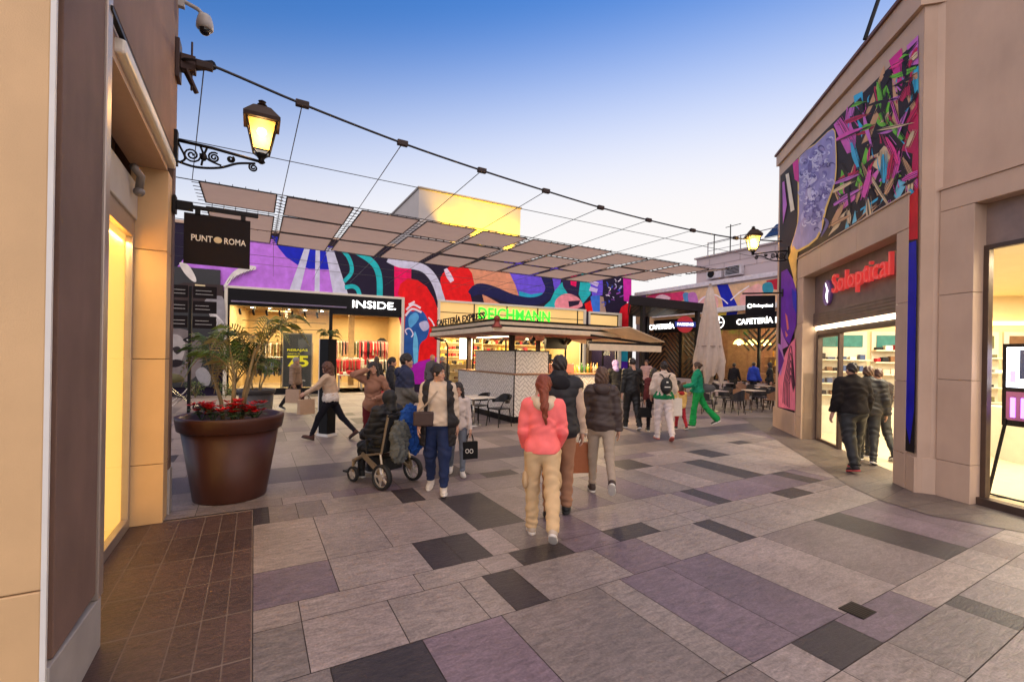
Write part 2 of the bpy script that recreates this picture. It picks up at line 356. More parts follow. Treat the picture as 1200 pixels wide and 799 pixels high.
# brown tiles with sandy joints along the left shop
MB().box(-1.3,.016,-3.3,6.0,-.011,-.002).build('tile_bed', mat('sand_joint', (.2,.145,.115), .9), kind='structure')
T = Tiles(); yy = -3.2; k = 0
while yy < 5.95:
    y2 = min(yy+.5725, 5.995)
    for xa, xb in [(-1.25,-.9),(-.9,-.66),(-.66,-.43),(-.43,-.28),(-.28,-.135),(-.135,.012)]:
        T.tile([(xa+.004,yy+.008),(xb-.004,yy+.008),(xb-.004,y2-.008),(xa+.004,y2-.008)], jit((.085,.048,.04), .18))
    yy = y2; k += 1
T.build('brown_paving', kind='structure')
# dull border strip along the shop fronts on the right
T = Tiles(); bo = [(8.1,-1.0),(7.05,2.2),(7.2,2.75),(7.55,3.25),(9.1,4.7),(11.8,7.3),(13.4,8.8)]; bi = [(9.3,-1.0),(8.6,1.6),(8.5,2.9),(9.2,3.2),(11.0,4.9),(13.3,6.9),(14.9,8.3)]
for i in range(len(bo)-1):
    n_ = 4 if i in (3,4) else 2
    for j in range(n_):
        la = lambda A, B, t: (A[0]+(B[0]-A[0])*t, A[1]+(B[1]-A[1])*t)
        o0, o1, i0, i1 = la(bo[i],bo[i+1],j/n_), la(bo[i],bo[i+1],(j+1)/n_), la(bi[i],bi[i+1],j/n_), la(bi[i],bi[i+1],(j+1)/n_)
        m0, m1 = la(o0,i0,.5), la(o1,i1,.5)
        for q in ([o0,m0,m1,o1],[m0,i0,i1,m1]):
            qx, qy = sum(p[0] for p in q)/4, sum(p[1] for p in q)/4; T.tile([(p[0]+.004*(qx-p[0])/max(.1,abs(qx-p[0])), p[1]+.004*(qy-p[1])/max(.1,abs(qy-p[1]))) for p in q], jit((.115,.09,.078), .14), .005)
            T.tile(q, (.03,.026,.024), .003)
T.build('border_paving', kind='structure')
dr = root('floor_drain', (3.87,1.61,0), 'small dark square drain grate set in the pale paving', 'drain')
d_ = MB(); d_.box(3.77,3.97,1.53,1.69,.001,.006); d_.build('frame', mat('drain_iron', (.03,.025,.022), .5, .8), dr)
d_ = MB(); [d_.box(3.785+.03*i,3.795+.03*i,1.54,1.68,.0065,.009) for i in range(6)]; d_.build('grate', mat('drain_bar', (.07,.055,.045), .5, .7), dr)
# ================================================================ LEFT SHOP (plane x = -0.8)
CREAM_LIT = mat('warm_lit_cream_stone', (.66,.43,.215), .55, noise=.06, scale=2.5, bump=.15, bscale=150, streak=.05)  # pier stone: warm lamp light is put into the orange base colour
BROWN = mat('brown_render', (.19,.115,.09), .75, noise=.14, scale=2.2, bump=.3, bscale=160, streak=.14)
BEIGE = mat('beige_cladding', (.53,.365,.26), .6, noise=.07, scale=1.5, bump=.16, bscale=140, streak=.07)
GREYB = mat('grey_skirting', (.36,.33,.31), .6, noise=.08)
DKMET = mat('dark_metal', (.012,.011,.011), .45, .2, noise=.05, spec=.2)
ALU = mat('warm_aluminium', (.45,.38,.33), .35, .6, noise=.05)
WHITE = mat('white_paint', (.72,.70,.66), .5, noise=.04)
GL = glass('shop_glass')
lb = root('shop_building', (-.8,4.5,0), 'tall cream and brown shop building with yellow lit window at the left edge', 'building')
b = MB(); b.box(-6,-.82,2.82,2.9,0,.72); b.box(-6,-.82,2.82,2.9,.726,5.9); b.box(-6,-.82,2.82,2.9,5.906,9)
b.build('stone_pier', CREAM_LIT, lb, bevel=.006)
b = MB(); b.box(-.819,-.8,2.812,2.832,0,9); b.build('corner_bead', WHITE, lb)
b = MB(); b.box(-1.3,-.8,2.905,3.56,.36,9); b.box(-1.3,-.8,3.56,5.95,3.98,9); b.box(-1.3,-.8,6.205,6.36,.5,9); b.box(-1.3,-.8,5.95,6.205,3.98,9); b.box(-6,-1.3,2.905,6.36,0,9)
b.build('wall', BROWN, lb, bevel=.004)
b = MB(); b.slab([(-.79,2.83,0),(-.79,3.64,0),(-.79,3.64,.31),(-.79,2.83,.36)], (-.3,0,0)); b.build('skirting', GREYB, lb, bevel=.005)
b = MB(); b.box(-1.0,-.788,6.206,6.37,0,.5); b.build('skirting', GREYB, lb, bevel=.005)
b = MB(); b.box(-1.1,-.785,3.56,3.66,.318,3.99); b.build('window_surround', ALU, lb, bevel=.006)
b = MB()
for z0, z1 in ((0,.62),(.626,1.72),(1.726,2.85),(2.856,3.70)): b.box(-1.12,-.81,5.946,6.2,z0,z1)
b.build('end_pier', CREAM_LIT, lb, bevel=.005)
b = MB(); b.box(-1.12,-.82,3.66,5.946,3.70,3.978); b.build('soffit', BEIGE, lb)
b = MB(); b.box(-.84,-.76,3.86,6.05,3.76,3.86); b.build('light_bar', mat('light_bar_cover', (.75,.71,.63), .4, noise=.04), lb, bevel=.02)
b = MB(); b.box(-.805,-.775,3.6,6.12,3.872,3.90); b.build('shade_strip', DKMET, lb)  # dark strip over the light bar, the shadow gap put in as colour
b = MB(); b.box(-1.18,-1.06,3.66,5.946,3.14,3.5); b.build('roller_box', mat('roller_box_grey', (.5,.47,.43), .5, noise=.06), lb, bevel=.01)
b = MB(); b.box(-1.3,-1.19,3.66,5.946,3.5,3.7); b.build('shade_block', DKMET, lb)  # dark block in the groove over the roller box, its shade put in as colour
b = MB(); b.tube([(-1.02,5.5,3.55),(-.98,5.62,3.5),(-1.0,5.66,3.38)], .035, 8); b.ball((-1.0,5.66,3.36), .05, 8); b.build('spotlight', mat('grey_fitting', (.25,.22,.2), .4, .3), lb, smooth=True)
wf = MB(); wf.box(-1.14,-1.08,3.66,3.72,0,3.14); wf.box(-1.14,-1.08,5.88,5.94,0,3.14); wf.box(-1.14,-1.08,3.72,5.88,0,.1); wf.box(-1.14,-1.08,3.72,5.88,2.96,3.14)
wf = wf.build('window_frame', ALU, lb, bevel=.004)
b = MB(); b.box(-1.114,-1.106,3.72,5.88,.1,2.96); b.build('pane', GL, wf)
b = MB(); b.box(-1.165,-1.15,3.73,5.94,.06,3.0); b.build('lit_blind', emit('yellow_blind', (1,.58,.13), .21), lb)
b = MB(); b.box(-1.27,-1.145,3.75,5.85,0,.055); b.build('window_board', mat('window_board_cream', (.5,.4,.3), .5), lb)
area('shop_window_light', (-1.128,4.8,2.9), .02, 6, (1,.72,.28), (0,R(12),0), 2.1)
# ================================================================ LEFT FITTINGS
IRON = mat('black_wrought_iron', (.008,.007,.008), .45, .2, noise=.05, spec=.2)
def spiral(c, r0, r1, a0, turns, n=26):
    return [(c[0]+(r0+(r1-r0)*i/n)*math.cos(a0+turns*2*math.pi*i/n), 0, c[2]+(r0+(r1-r0)*i/n)*math.sin(a0+turns*2*math.pi*i/n)) for i in range(n+1)]
def lantern(loc, rz, label, gl_col, st, en, lk=1.):
    r = root('wall_lantern', loc, label, 'lantern', 'wall lanterns on scroll brackets', rz)
    b = MB(); b.box(0,.035,-.05,.05,-.22,.16); b.build('wall_plate', IRON, r, local=True, bevel=.006)
    b = MB(); b.tube([(0,0,.06),(.35,0,.05),(.86,0,.0)], .017, 8)
    b.tube(smooth_line([(.02,0,-.17),(.2,0,-.2),(.42,0,-.16),(.6,0,-.07),(.78,0,-.03)]), .014, 6)
    for c, r0, a0, tn in (((.16,0,-.07),.085,.4,-2.2),((.37,0,-.055),.06,1,2.0),((.53,0,-.035),.04,1,-1.8),((.76,0,-.085),.05,1.5,1.8)): b.tube(spiral(c, r0, .008, a0, tn), .0105, 5)
    for q in ([(.05,0,-.18),(.1,0,-.12),(.05,0,.0),(.03,0,.05)],[(.25,0,-.17),(.27,0,-.06),(.3,0,.04)],[(.24,0,.04),(.3,0,-.08),(.44,0,-.13)]): b.tube(smooth_line(q), .012, 5)
    b.ball((.27,0,-.07), (.035,.02,.05), 8)
    b.build('scroll_bracket', IRON, r, smooth=True, local=True)
    def ring(rad, z): return [(.84+rad*math.cos(R(45+90*k)), rad*math.sin(R(45+90*k)), z) for k in range(4)]
    b = MB(); b.lathe([(.02,-.02),(.045,.0),(.03,.03),(.05,.06),(.075,.09)], (.84,0,0), 10); b.build('socket', IRON, r, smooth=True, local=True)
    b = MB(); lo, hi = ring(.12,.12), ring(.215,.46)
    for k in range(4):
        b.tube([lo[k], hi[k]], .009, 5); b.tube([lo[k], lo[(k+1)%4]], .009, 5); b.tube([hi[k], hi[(k+1)%4]], .012, 5)
    for k in range(4): b.tube([ring(.05,.07)[k], lo[k]], .008, 5)
    b.build('lantern_frame', IRON, r, local=True)
    b = MB(); lo, hi = ring(.112,.125), ring(.205,.455)
    for k in range(4): b.poly([lo[k], lo[(k+1)%4], hi[(k+1)%4], hi[k]])
    gm = bpy.data.materials.new('lantern_glass'); N, L = nodes(gm); p = N['Principled BSDF']; p.inputs['Base Color'].default_value = (*gl_col,1); p.inputs['Transmission Weight'].default_value = .0
    t = N.new('ShaderNodeBsdfTranslucent'); t.inputs[0].default_value = (*gl_col,1); tr = N.new('ShaderNodeBsdfTransparent'); tr.inputs[0].default_value = (1,.9,.7,1)
    mx = N.new('ShaderNodeMixShader'); mx.inputs[0].default_value = .55; L.new(t.outputs[0], mx.inputs[1]); L.new(tr.outputs[0], mx.inputs[2]); L.new(mx.outputs[0], N['Material Output'].inputs[0])
    b.build('lantern_glass', gm, r, local=True)
    b = MB(); b.ball((.84,0,.36), (.05,.05,.045), 10); b.build('bulb', emit('lantern_bulb', (1,.78,.42), 9), r, smooth=True, local=True)
    b = MB(); e0, e1, e2 = ring(.27,.455), ring(.27,.5), ring(.13,.63)
    vs = e0+e1+e2+ring(.06,.66); fs = [(k,(k+1)%4,4+(k+1)%4,4+k) for k in range(4)]+[(4+k,4+(k+1)%4,8+(k+1)%4,8+k) for k in range(4)]+[(8+k,8+(k+1)%4,12+(k+1)%4,12+k) for k in range(4)]+[(0,3,2,1),(12,13,14,15)]
    b.add(vs, fs); b.lathe([(.03,.65),(.055,.68),(.03,.70),(.045,.72),(.01,.74)], (.84,0,0), 10); b.build('lantern_roof', mat('lantern_copper', (.03,.014,.009), .5, .3, spec=.3), r, local=True)
    wp = Matrix.Translation(loc) @ Matrix.Rotation(rz,4,'Z') @ Vector((.84,0,.25))
    point('lantern_lamp', wp, en, (1,.62,.22), .07)
    return r
lantern((-.8,6.2,4.08), 0., 'lit amber street lantern on the left shop corner', (1,.66,.22), 9, 8)
cc = root('security_camera', (-.8,6.3,5.75), 'white dome security camera high on the left shop corner', 'camera')
CAMW = mat('camera_housing', (.42,.4,.38), .4, noise=.05)
b = MB(); b.box(-.8,-.74,6.28,6.34,5.68,5.82); b.tube([(-.76,6.31,5.76),(-.62,6.31,5.72),(-.55,6.31,5.66)], .022, 8); b.build('arm', CAMW, cc, smooth=False)
b = MB(); b.lathe([(.03,.10),(.06,.09),(.075,.05),(.085,.0),(.085,-.06),(.07,-.07)], (-.55,6.31,5.58), 14); b.build('housing', CAMW, cc, smooth=True)
b = MB(); b.ball((-.55,6.31,5.505), (.06,.06,.06), 12); b.build('lens_dome', mat('black_dome', (.01,.01,.012), .08), cc, smooth=True)
hs = root('hanging_sign', (-.8,6.2,3.42), 'brown hanging shop sign with white capitals and a cream dot under the amber lantern', 'sign', 'hanging shop signs')
b = MB(); b.box(-.8,-.77,6.14,6.26,3.33,3.52); b.box(-.77,-.62,6.165,6.235,3.38,3.47); b.box(-.62,.02,6.18,6.22,3.405,3.445); b.build('bracket', DKMET, hs, bevel=.004)
b = MB(); b.box(-.6,-.55,6.185,6.215,3.34,3.405); b.box(-.16,-.11,6.185,6.215,3.34,3.405); b.build('clamp', DKMET, hs)
SG = mat('sign_brown', (.013,.008,.008), .55, noise=.06, spec=.15)
b = MB(); b.box(-.7,-.06,6.185,6.215,2.79,3.355); b.build('board', SG, hs, bevel=.003)
LET = mat('sign_white', (.8,.76,.68), .5, noise=.02)
text('lettering', 'PUNT', (-.53,6.184,3.085), (1,0,0), .07, .20, LET, hs, .004, .012)
text('lettering', 'ROMA', (-.21,6.184,3.085), (1,0,0), .07, .215, LET, hs, .004, .012)
b = MB(); b.add([( -.379+.04*math.cos(a), 6.180, 3.085+.036*math.sin(a)) for a in [2*math.pi*i/24 for i in range(24)]], [list(range(24))]); b.build('dot_emblem', mat('sign_cream_dot', (.68,.58,.36), .5), hs)
# ================================================================ MURAL FACADE (frame FF)
fo, fd, fi = (2.05,21.64), (.9947,-.1028), (.1028,.9947)
FF = Fr(fo, fd, fi)
fb = root('mural_building', (8,21.5,0), 'long building with bright abstract mural above its shop fronts', 'building')
b = MB(FF)
WZ = 6.85
b.box(-12,-3.15,0,.4,0,WZ); b.box(4.13,5.74,0,.4,0,WZ); b.box(14.3,14.55,0,.4,0,WZ); b.box(16.72,17.14,0,.4,0,WZ)
b.box(-3.15,4.13,0,.4,4.5,WZ); b.box(5.74,17.14,.001,.4,3.3,WZ); b.box(-12,17.14,8.5,8.9,0,WZ); b.box(16.74,17.14,.4,8.5,0,WZ); b.box(-12,-11.6,.4,8.5,0,WZ)
b.build('wall', mat('wall_navy', srgb(36,28,50), .6, noise=.08, scale=2, spec=.15), fb)
b = MB(FF); b.box(-11.6,16.74,.4,8.5,WZ-.3,WZ-.1); b.build('roof', mat('roof_grey', (.2,.19,.18), .9), fb)
b = MB(FF); b.box(-11.6,16.74,.41,8.49,-.006,.0); b.build('shop_floor', mat('shop_floor_tile', (.5,.42,.32), .25, noise=.04), fb)
b = MB(FF); b.box(4.6,5.4,.4,8.5,0,4.4); b.box(14.2,14.5,.4,8.5,0,4.4); b.box(-3.5,-3.2,.4,8.5,0,4.4); b.box(-3.2,16.7,8.3,8.5,0,4.4); b.build('partition', mat('shop_cream_wall', (.55,.38,.17), .7, noise=.04), fb)
b = MB(FF); b.box(-3.2,16.7,.45,8.3,4.1,4.2); b.build('shop_ceiling', mat('shop_ceiling_cream', (.5,.38,.2), .8, noise=.03), fb)
mu = Mural(fo, fi)
NV, PU, BL, GW, TE, PK, RD, SA, VI, CY = (40,28,62),(196,122,228),(26,38,190),(206,206,226),(36,186,190),(238,8,96),(236,22,26),(226,152,116),(112,84,222),(40,172,206)
mu.fill(PU, [(200,322),(218,300),(240,284),(322,280),(390,292),(408,345),(265,338),(262,341),(250,345),(200,345)])
mu.fill(BL, [(318,276),(326,290),(335,301),(348,310),(362,315),(386,316),(394,290)], 0)
mu.fill(GW, [(357,290),(363.5,290),(351,343),(338,343)]).fill(GW, [(370,290),(375,290),(374.5,345),(368.5,345)]).fill(GW, [(381,290),(390,290),(409,348),(391,348)])
mu.line(TE, [(400,292),(408,301),(412,312),(411,321),(403,330)], 4.6).line(TE, [(418,295),(431,303),(440,312),(444.5,326),(445,350)], 7).line(TE, [(404,337),(413,335.5),(419,339),(422,348)], 5)
mu.fill(PK, [(462,305),(482,308),(482,330),(475,345),(474,400),(462,350)])
mu.fill(RD, [(466,345),(469,333),(478,326),(489,328),(500,336),(508,349),(513,362),(513,450),(474,450),(473,350)])
mu.line(GW, [(455,303),(468,309),(484,311),(497,315),(507,325),(514,340),(518,356)], 9)
mu.fill(RD, [(516,330),(521,318),(530,311),(545,310),(555,322),(557,332),(551,343),(552,358),(526,356)], 3)
mu.line((232,214,232), [(522,315),(526,323),(530,330)], [4,6.5,5])
mu.fill(SA, [(544,308),(592,310),(601,326),(609,345),(606,352),(588,347),(569,338),(556,334),(553,320)])
mu.fill(VI, [(590,305),(634,310),(641,341),(634,350),(609,350),(604,334)])
mu.fill(CY, [(608,341),(622,345),(636,343),(634,352),(622,353),(609,352)])
mu.line((30,30,80), [(551,345),(560,339),(575,341),(600,350),(622,353),(638,349),(644,338),(640,326),(634,312)], [8,13,13,11,9,10,10,10,10])
mu.fill(SA, [(565,345),(570,347),(588,357),(568,357)])
mu.fill(VI, [(644,312),(660,314),(656,336),(650,342),(648,330)]).fill(TE, [(650,341),(660,329),(668,345),(660,362),(634,362),(645,352)])
mu.fill((42,30,70), [(656,316),(684,318),(682,336),(676,346),(668,348),(660,336)]).fill(PK, [(667,318),(677,318),(675,336),(669,334)])
mu.fill(TE, [(682,316),(693,318),(692,345),(683,356),(678,345)]).fill(VI, [(689,316),(708,318),(706,346),(694,347)])
mu.line((214,196,244), [(691,329),(701,334)], 5).line((214,196,244), [(691,338),(700,341)], 5)
mu.fill((244,150,160), [(650,356),(656,347),(666,344),(678,349),(683,358),(676,362),(663,372),(655,375)], 3).fill((46,30,56), [(666,353),(680,352),(678,357),(667,360)]).fill((48,34,56),[(663,366),(680,362),(682,382),(660,382)])
mu.fill((60,120,220), [(692,347),(703,346),(704,368),(694,368)]).fill((176,146,128), [(703,347),(711,349),(714,368),(703,368)]).fill(RD, [(685,356),(692,352),(695,365),(687,365)])
mu.fill((34,24,52), [(706,318),(731,316),(733,352),(726,372),(711,370),(707,348)])
rm = random.Random(3)
for i in range(26):
    x, y = rm.uniform(709,728), rm.uniform(326,358); a = rm.uniform(0,6.28); l = rm.uniform(2,6)
    mu.line(rm.choice([(190,180,220),(150,80,180),(232,222,240),(60,80,190)]), [(x,y),(x+l*.5*cs(a)+1,y+l*.5*sn(a)),(x+l*cs(a),y+l*sn(a))], rm.uniform(.5,1.6), 3)
mu.fill((214,40,168), [(730,316),(740,314),(740,356),(731,352)]).fill((224,20,40), [(724,372),(728,360),(740,352),(740,410),(726,410)])
mu.fill(CY, [(727,410),(740,410),(740,425),(727,424)]).fill((90,40,190), [(727,423),(740,424),(740,445),(727,444)])
# blue figure-like swirl between the two shops
mu.fill((40,92,168), [(475,372),(484,365),(494,364),(500,372),(503,384),(500,396),(492,404),(488,430),(474,440)], 3)
mu.fill((92,172,226), [(479,372),(487,366),(491,372),(486,380),(480,384)], 3).fill((110,196,240), [(486,388),(490,402),(489,426),(486,432),(484,408)], 3).fill((188,190,224), [(491,379),(500,376),(503,384),(496,388)], 3)
for q in ([(475,370),(483,362),(494,366)],[(476,363),(484,357),(493,361)],[(479,357),(486,353.5)]): mu.line((242,226,236), q, 2.4)
mu.line((232,222,240), [(477,392),(475,387),(480,385),(484,391),(482,395)], 1.4).line((240,230,240), [(502,372),(506,376),(509,382)], 1.6)
mu.fill((168,24,176), [(474,432),(490,424),(513,418),(513,450),(474,450)])
mu.build('mural_paint', fb)
# parapet trim
b = MB(FF); b.box(-12.05,17.2,-.06,.46,WZ,WZ+.12); b.build('coping', BEIGE, fb)
# ---------------- the clothes shop INSIDE
OFFW = mat('off_white_trim', (.68,.62,.5), .5, noise=.04); BLK = mat('black_fascia', (.008,.007,.008), .4, noise=.1, spec=.15)
ins = root('clothes_shop_front', FF((.5,0,0)), 'wide black and white glazed clothes shop front with a yellow interior', 'shop front')
b = MB(FF); b.box(-3.15,-3.03,-.1,.3,0,4.5); b.box(4.0,4.13,-.1,.3,0,4.5); b.box(-3.03,4.0,-.1,.3,4.4,4.5); b.build('surround', OFFW, ins, bevel=.01)
b = MB(FF); b.box(-3.03,4.0,-.05,.2,3.72,4.4); b.build('fascia', BLK, ins)
b = MB(FF); b.tube([(-2.9,-.12,3.86),(1.55,-.12,3.86)], .04, 8); b.build('fascia_lamp', mat('violet_metal', (.2,.17,.26), .35, .6), ins)
text('lettering', 'INSIDE.', FF((2.77,-.052,4.05)), fd, .33, 1.93, emit('white_letter', (1,.98,.94), 1.1), ins, .03, .002)
FRM = mat('shop_black_frame', (.007,.007,.008), .5, spec=.15)
b = MB(FF); b.box(-3.03,.9,-.05,.15,0,.27); b.box(.84,.98,-.06,.2,0,3.72); b.box(-3.03,-2.97,0,.12,.27,3.72); b.box(-1.05,-1.02,0,.1,.27,3.72); fr_ = b.build('window_frame', FRM, ins)
b = MB(FF); b.box(-2.97,-1.05,.04,.052,.27,3.72); b.box(-1.02,.84,.04,.052,.27,3.72); b.build('pane', GL, fr_)
b = MB(FF); b.box(.98,4.0,-.1,.16,3.55,3.72); b.build('door_header', FRM, ins)
b = MB(FF)
for i in range(7): b.box(-2.7+i*.5,-2.62+i*.5,.35,.45,3.5,3.62); b.tube([(-2.66+i*.5,.4,3.5),(-2.62+i*.5,.33,3.38)], .045, 6)
for i in range(9): b.tube([(-2.4+i*.7,3,4.0),(-2.36+i*.7,2.9,3.82)], .05, 6)
for z in (3.3,2.95): b.tube([(-2.9,3.2,z),(.8,3.2,z)], .015, 5)
b.build('track_spotlight', FRM, ins)
ps = root('sale_poster', FF((-.42,.35,0)), 'tall grey sale poster reading REBAJAS 75 in yellow behind the shop window', 'poster')
b = MB(FF); b.box(-.97,.13,.3,.36,.28,2.6); b.build('panel', mat('poster_grey', (.045,.045,.04), .6), ps)
b = MB(FF); b.box(-1.01,-.97,.29,.37,.2,2.66); b.box(.13,.17,.29,.37,.2,2.66); b.box(-.97,.13,.29,.37,2.6,2.66); b.build('frame', mat('poster_frame', (.2,.17,.12), .5), ps)
YL = mat('poster_yellow', (.92,.85,.02), .5, noise=.02)
text('lettering', 'REBAJAS', FF((-.42,.298,1.9)), fd, .13, .82, YL, ps, .004, .02)
text('lettering', 'HASTA EL', FF((-.55,.298,1.75)), fd, .07, .5, YL, ps, .004)
text('lettering', '75', FF((-.4,.298,1.42)), fd, .5, .86, YL, ps, .004, .03)
text('lettering', 'inside', FF((-.25,.298,.58)), fd, .07, .32, LET, ps, .004, .01)
b = MB(FF); b.add([(-.56+.07*math.cos(a),.298,.58+.07*math.sin(a)) for a in [2*math.pi*i/20 for i in range(20)]], [list(range(20))]); b.build('round_mark', YL, ps)
CLOTH = [mat('garment_%s' % n, c, .9, noise=.15, scale=8) for n, c in dict(red=(.5,.02,.03), black=(.015,.015,.02), cream=(.62,.52,.38), pink=(.6,.3,.28), denim=(.06,.09,.2), olive=(.13,.12,.05), white=(.75,.72,.66), brown=(.2,.1,.05), teal=(.05,.2,.2)).items()]
CHR = mat('chrome_rail', (.5,.47,.42), .25, .9)
rg = random.Random(5)
def garment_rail(loc_s, d, length, label, seedcols, H=0.):
    r = root('clothes_rail', FF((loc_s,d,0)), label, 'clothes rail', 'clothes rails in the clothes shop')
    b = MB(FF); s0, s1 = loc_s-length/2, loc_s+length/2
    for s_ in (s0, s1): b.tube([(s_,d,0),(s_,d,1.55+H)], .018, 6); b.tube([(s_,d-.25,.03),(s_,d+.25,.03)], .018, 6)
    b.tube([(s0,d,1.55+H),(s1,d,1.55+H)], .016, 6); b.build('rail_frame', CHR, r)
    n = int(length/.075)
    for i in range(n):
        s_ = s0+.05+(length-.1)*i/(n-1); ln = rg.uniform(.65,.95); wd = rg.uniform(.19,.25); c = rg.choice(seedcols)
        b = MB(FF); t = rg.uniform(.016,.03); sk = rg.uniform(-.03,.03)
        prof = [(-.05,1.5),(-wd,1.43),(-wd-.05,1.43-ln*.55),(-wd+.04,1.43-ln*.55),(-wd+.05,1.43-ln),(wd-.05,1.43-ln),(wd-.04,1.43-ln*.55),(wd+.05,1.43-ln*.55),(wd,1.43),(.05,1.5)]
        b.slab([(s_-t+sk*(1.5-z), d+y, z+H) for y, z in prof], (2*t*fd[0]*1., 2*t*fd[1], 0)); b.build('garment', CLOTH[c], r)
garment_rail(1.75,3.2,1.5,'clothes rail of red garments beside the sale poster',[0,0,0,7,1])
garment_rail(2.6,5.0,1.9,'clothes rail of cream and olive tops deep inside the clothes shop',[2,5,6,8,2])
garment_rail(3.35,2.6,1.2,'clothes rail of pink, cream and black coats nearest the shop entrance',[3,2,1,3,6])
garment_rail(-2.0,4.2,1.6,'clothes rail of dark denim at the far left of the clothes shop',[4,1,1,7])
garment_rail(3.2,3.6,1.5,'tall clothes rail of red, pink and black tops behind the entrance tables',[0,3,1,2,0],.95)
garment_rail(2.2,6.4,2.6,'high clothes rail of mixed tops along the back wall right of the poster',[2,1,3,5,6,7],1.0)
garment_rail(-1.3,6.6,3.0,'high clothes rail of cream and brown tops along the back wall left of the poster',[2,7,6,1,5],.8)
def display_table(s_, d, label, cols):
    r = root('display_table', FF((s_,d,0)), label, 'display table', 'tables of folded clothes')
    b = MB(FF); b.box(s_-.6,s_+.6,d-.4,d+.4,.72,.78); b.build('table_top', OFFW, r, bevel=.01)
    b = MB(FF)
    for a, c in ((-.54,-.34),(.5,-.34),(-.54,.3),(.5,.3)): b.box(s_+a,s_+a+.05,d+c,d+c+.05,0,.72)
    b.build('legs', CHR, r)
    for i in range(6):
        b = MB(FF); x = s_-.5+.17*i
        for k in range(rg.randint(2,5)): b.box(x+rg.uniform(0,.01),x+.15,d-.3,d+.2,.785+.035*k,.815+.035*k)
        b.build('folded_clothes', CLOTH[rg.choice(cols)], r, bevel=.008)
display_table(1.9,1.9,'white display table of folded red clothes at the shop entrance',[0,0,3,6])
display_table(3.3,1.2,'white display table of folded cream knitwear right of the entrance',[2,6,5])
b = MB(FF)
for d_ in (1.2,2.4,3.6,4.8,6.0,7.2): b.box(-3.1,4.5,d_,d_+.06,4.02,4.09)
for s_ in (-2,-.5,1,2.5,4): b.box(s_,s_+.05,.6,8.2,4.05,4.095)
b.box(2.05,2.35,5.5,5.8,0,4.1); b.box(-.9,-.6,5.2,5.5,0,4.1); b.build('ceiling_beam', mat('beam_tan', (.3,.2,.1), .7), ins)
# mannequins / coats hung high on the back wall
for i, (s_, lab) in enumerate(((3.0,'red coat on display high on the back wall'),(3.75,'black jackets hung above the pink coats'))):
    b = MB(FF); prof = [(-.1,2.2),(-.28,2.05),(-.34,1.55),(-.2,1.5),(-.22,1.2),(.22,1.2),(.2,1.5),(.34,1.55),(.28,2.05),(.1,2.2)]
    b.slab([(s_+x, 4.2+i*.3, z+i*.5) for x, z in prof], (fi[0]*.1,fi[1]*.1,0)); b.build('hanging_coat', CLOTH[0 if i == 0 else 1], label=lab, category='coat')
for s_ in (-2,-.2,1.6,3.3): area('clothes_shop_light', FF((s_,2.6,4.05)), 1.2, 80, (1,.78,.42), (0,0,0))
area('clothes_shop_light', FF((-.9,.22,3.66)), .1, 16, (1,.8,.46), (R(14),0,-R(5.9)), 3.)
for s_ in (-1.5,2.5): area('clothes_shop_light', FF((s_,6.2,4.05)), 1.2, 90, (1,.8,.46), (0,0,0))
b = MB(FF)
for i in range(9):
    for d_ in (1.0,2.2,4.2): b.lathe([(.07,4.0),(.07,4.02)], (-2.6+.8*i,d_,0), 10)
b.build('ceiling_spotlight', emit('spot_disc', (1,.9,.68), 9), ins)
# ---------------- shoe shop DEICHMANN with lightbox sign and shelves of boxes
sh = root('shoe_shop_front', FF((10,0,0)), 'glazed shoe shop front under a cream lightbox with green lettering', 'shop front')
b = MB(FF); b.box(5.74,5.86,-.12,.3,3.28,4.5); b.box(14.1,14.25,-.12,.3,0,4.5); b.box(5.86,14.1,-.12,.3,4.4,4.5); b.box(5.74,5.86,-.12,.3,0,3.28); b.build('surround', OFFW, sh, bevel=.01)
b = MB(FF); b.box(5.86,14.1,-.02,.2,3.28,4.4); b.build('lightbox', emit('lightbox_cream', (.7,.45,.16), .12), sh)
b = MB(FF); [b.box(x,x+.05,-.05,.0,3.28,4.4) for x in (7.6,9.4,11.2,13.7)]; b.box(5.86,14.1,-.04,0,3.9,3.93); b.build('lightbox_bar', FRM, sh)
text('lettering', 'DEICHMANN', FF((9.9,-.06,3.97)), fd, .58, 4.1, emit('green_letter', (.02,.8,.02), .4), sh, .02, .012)
b = MB(FF)
for x in (5.86,7.6,9.4,11.2,13.0,14.04): b.box(x,x+.06,0,.1,0,3.28)
b.box(5.86,14.1,0,.1,3.2,3.28); b.box(5.86,14.1,0,.1,0,.12); f2 = b.build('window_frame', FRM, sh)
b = MB(FF)
for x0, x1 in ((5.92,7.6),(7.66,9.4),(9.46,11.2),(11.26,13.0),(13.06,14.04)): b.box(x0,x1,.04,.052,.12,3.2)
b.build('pane', GL, f2)
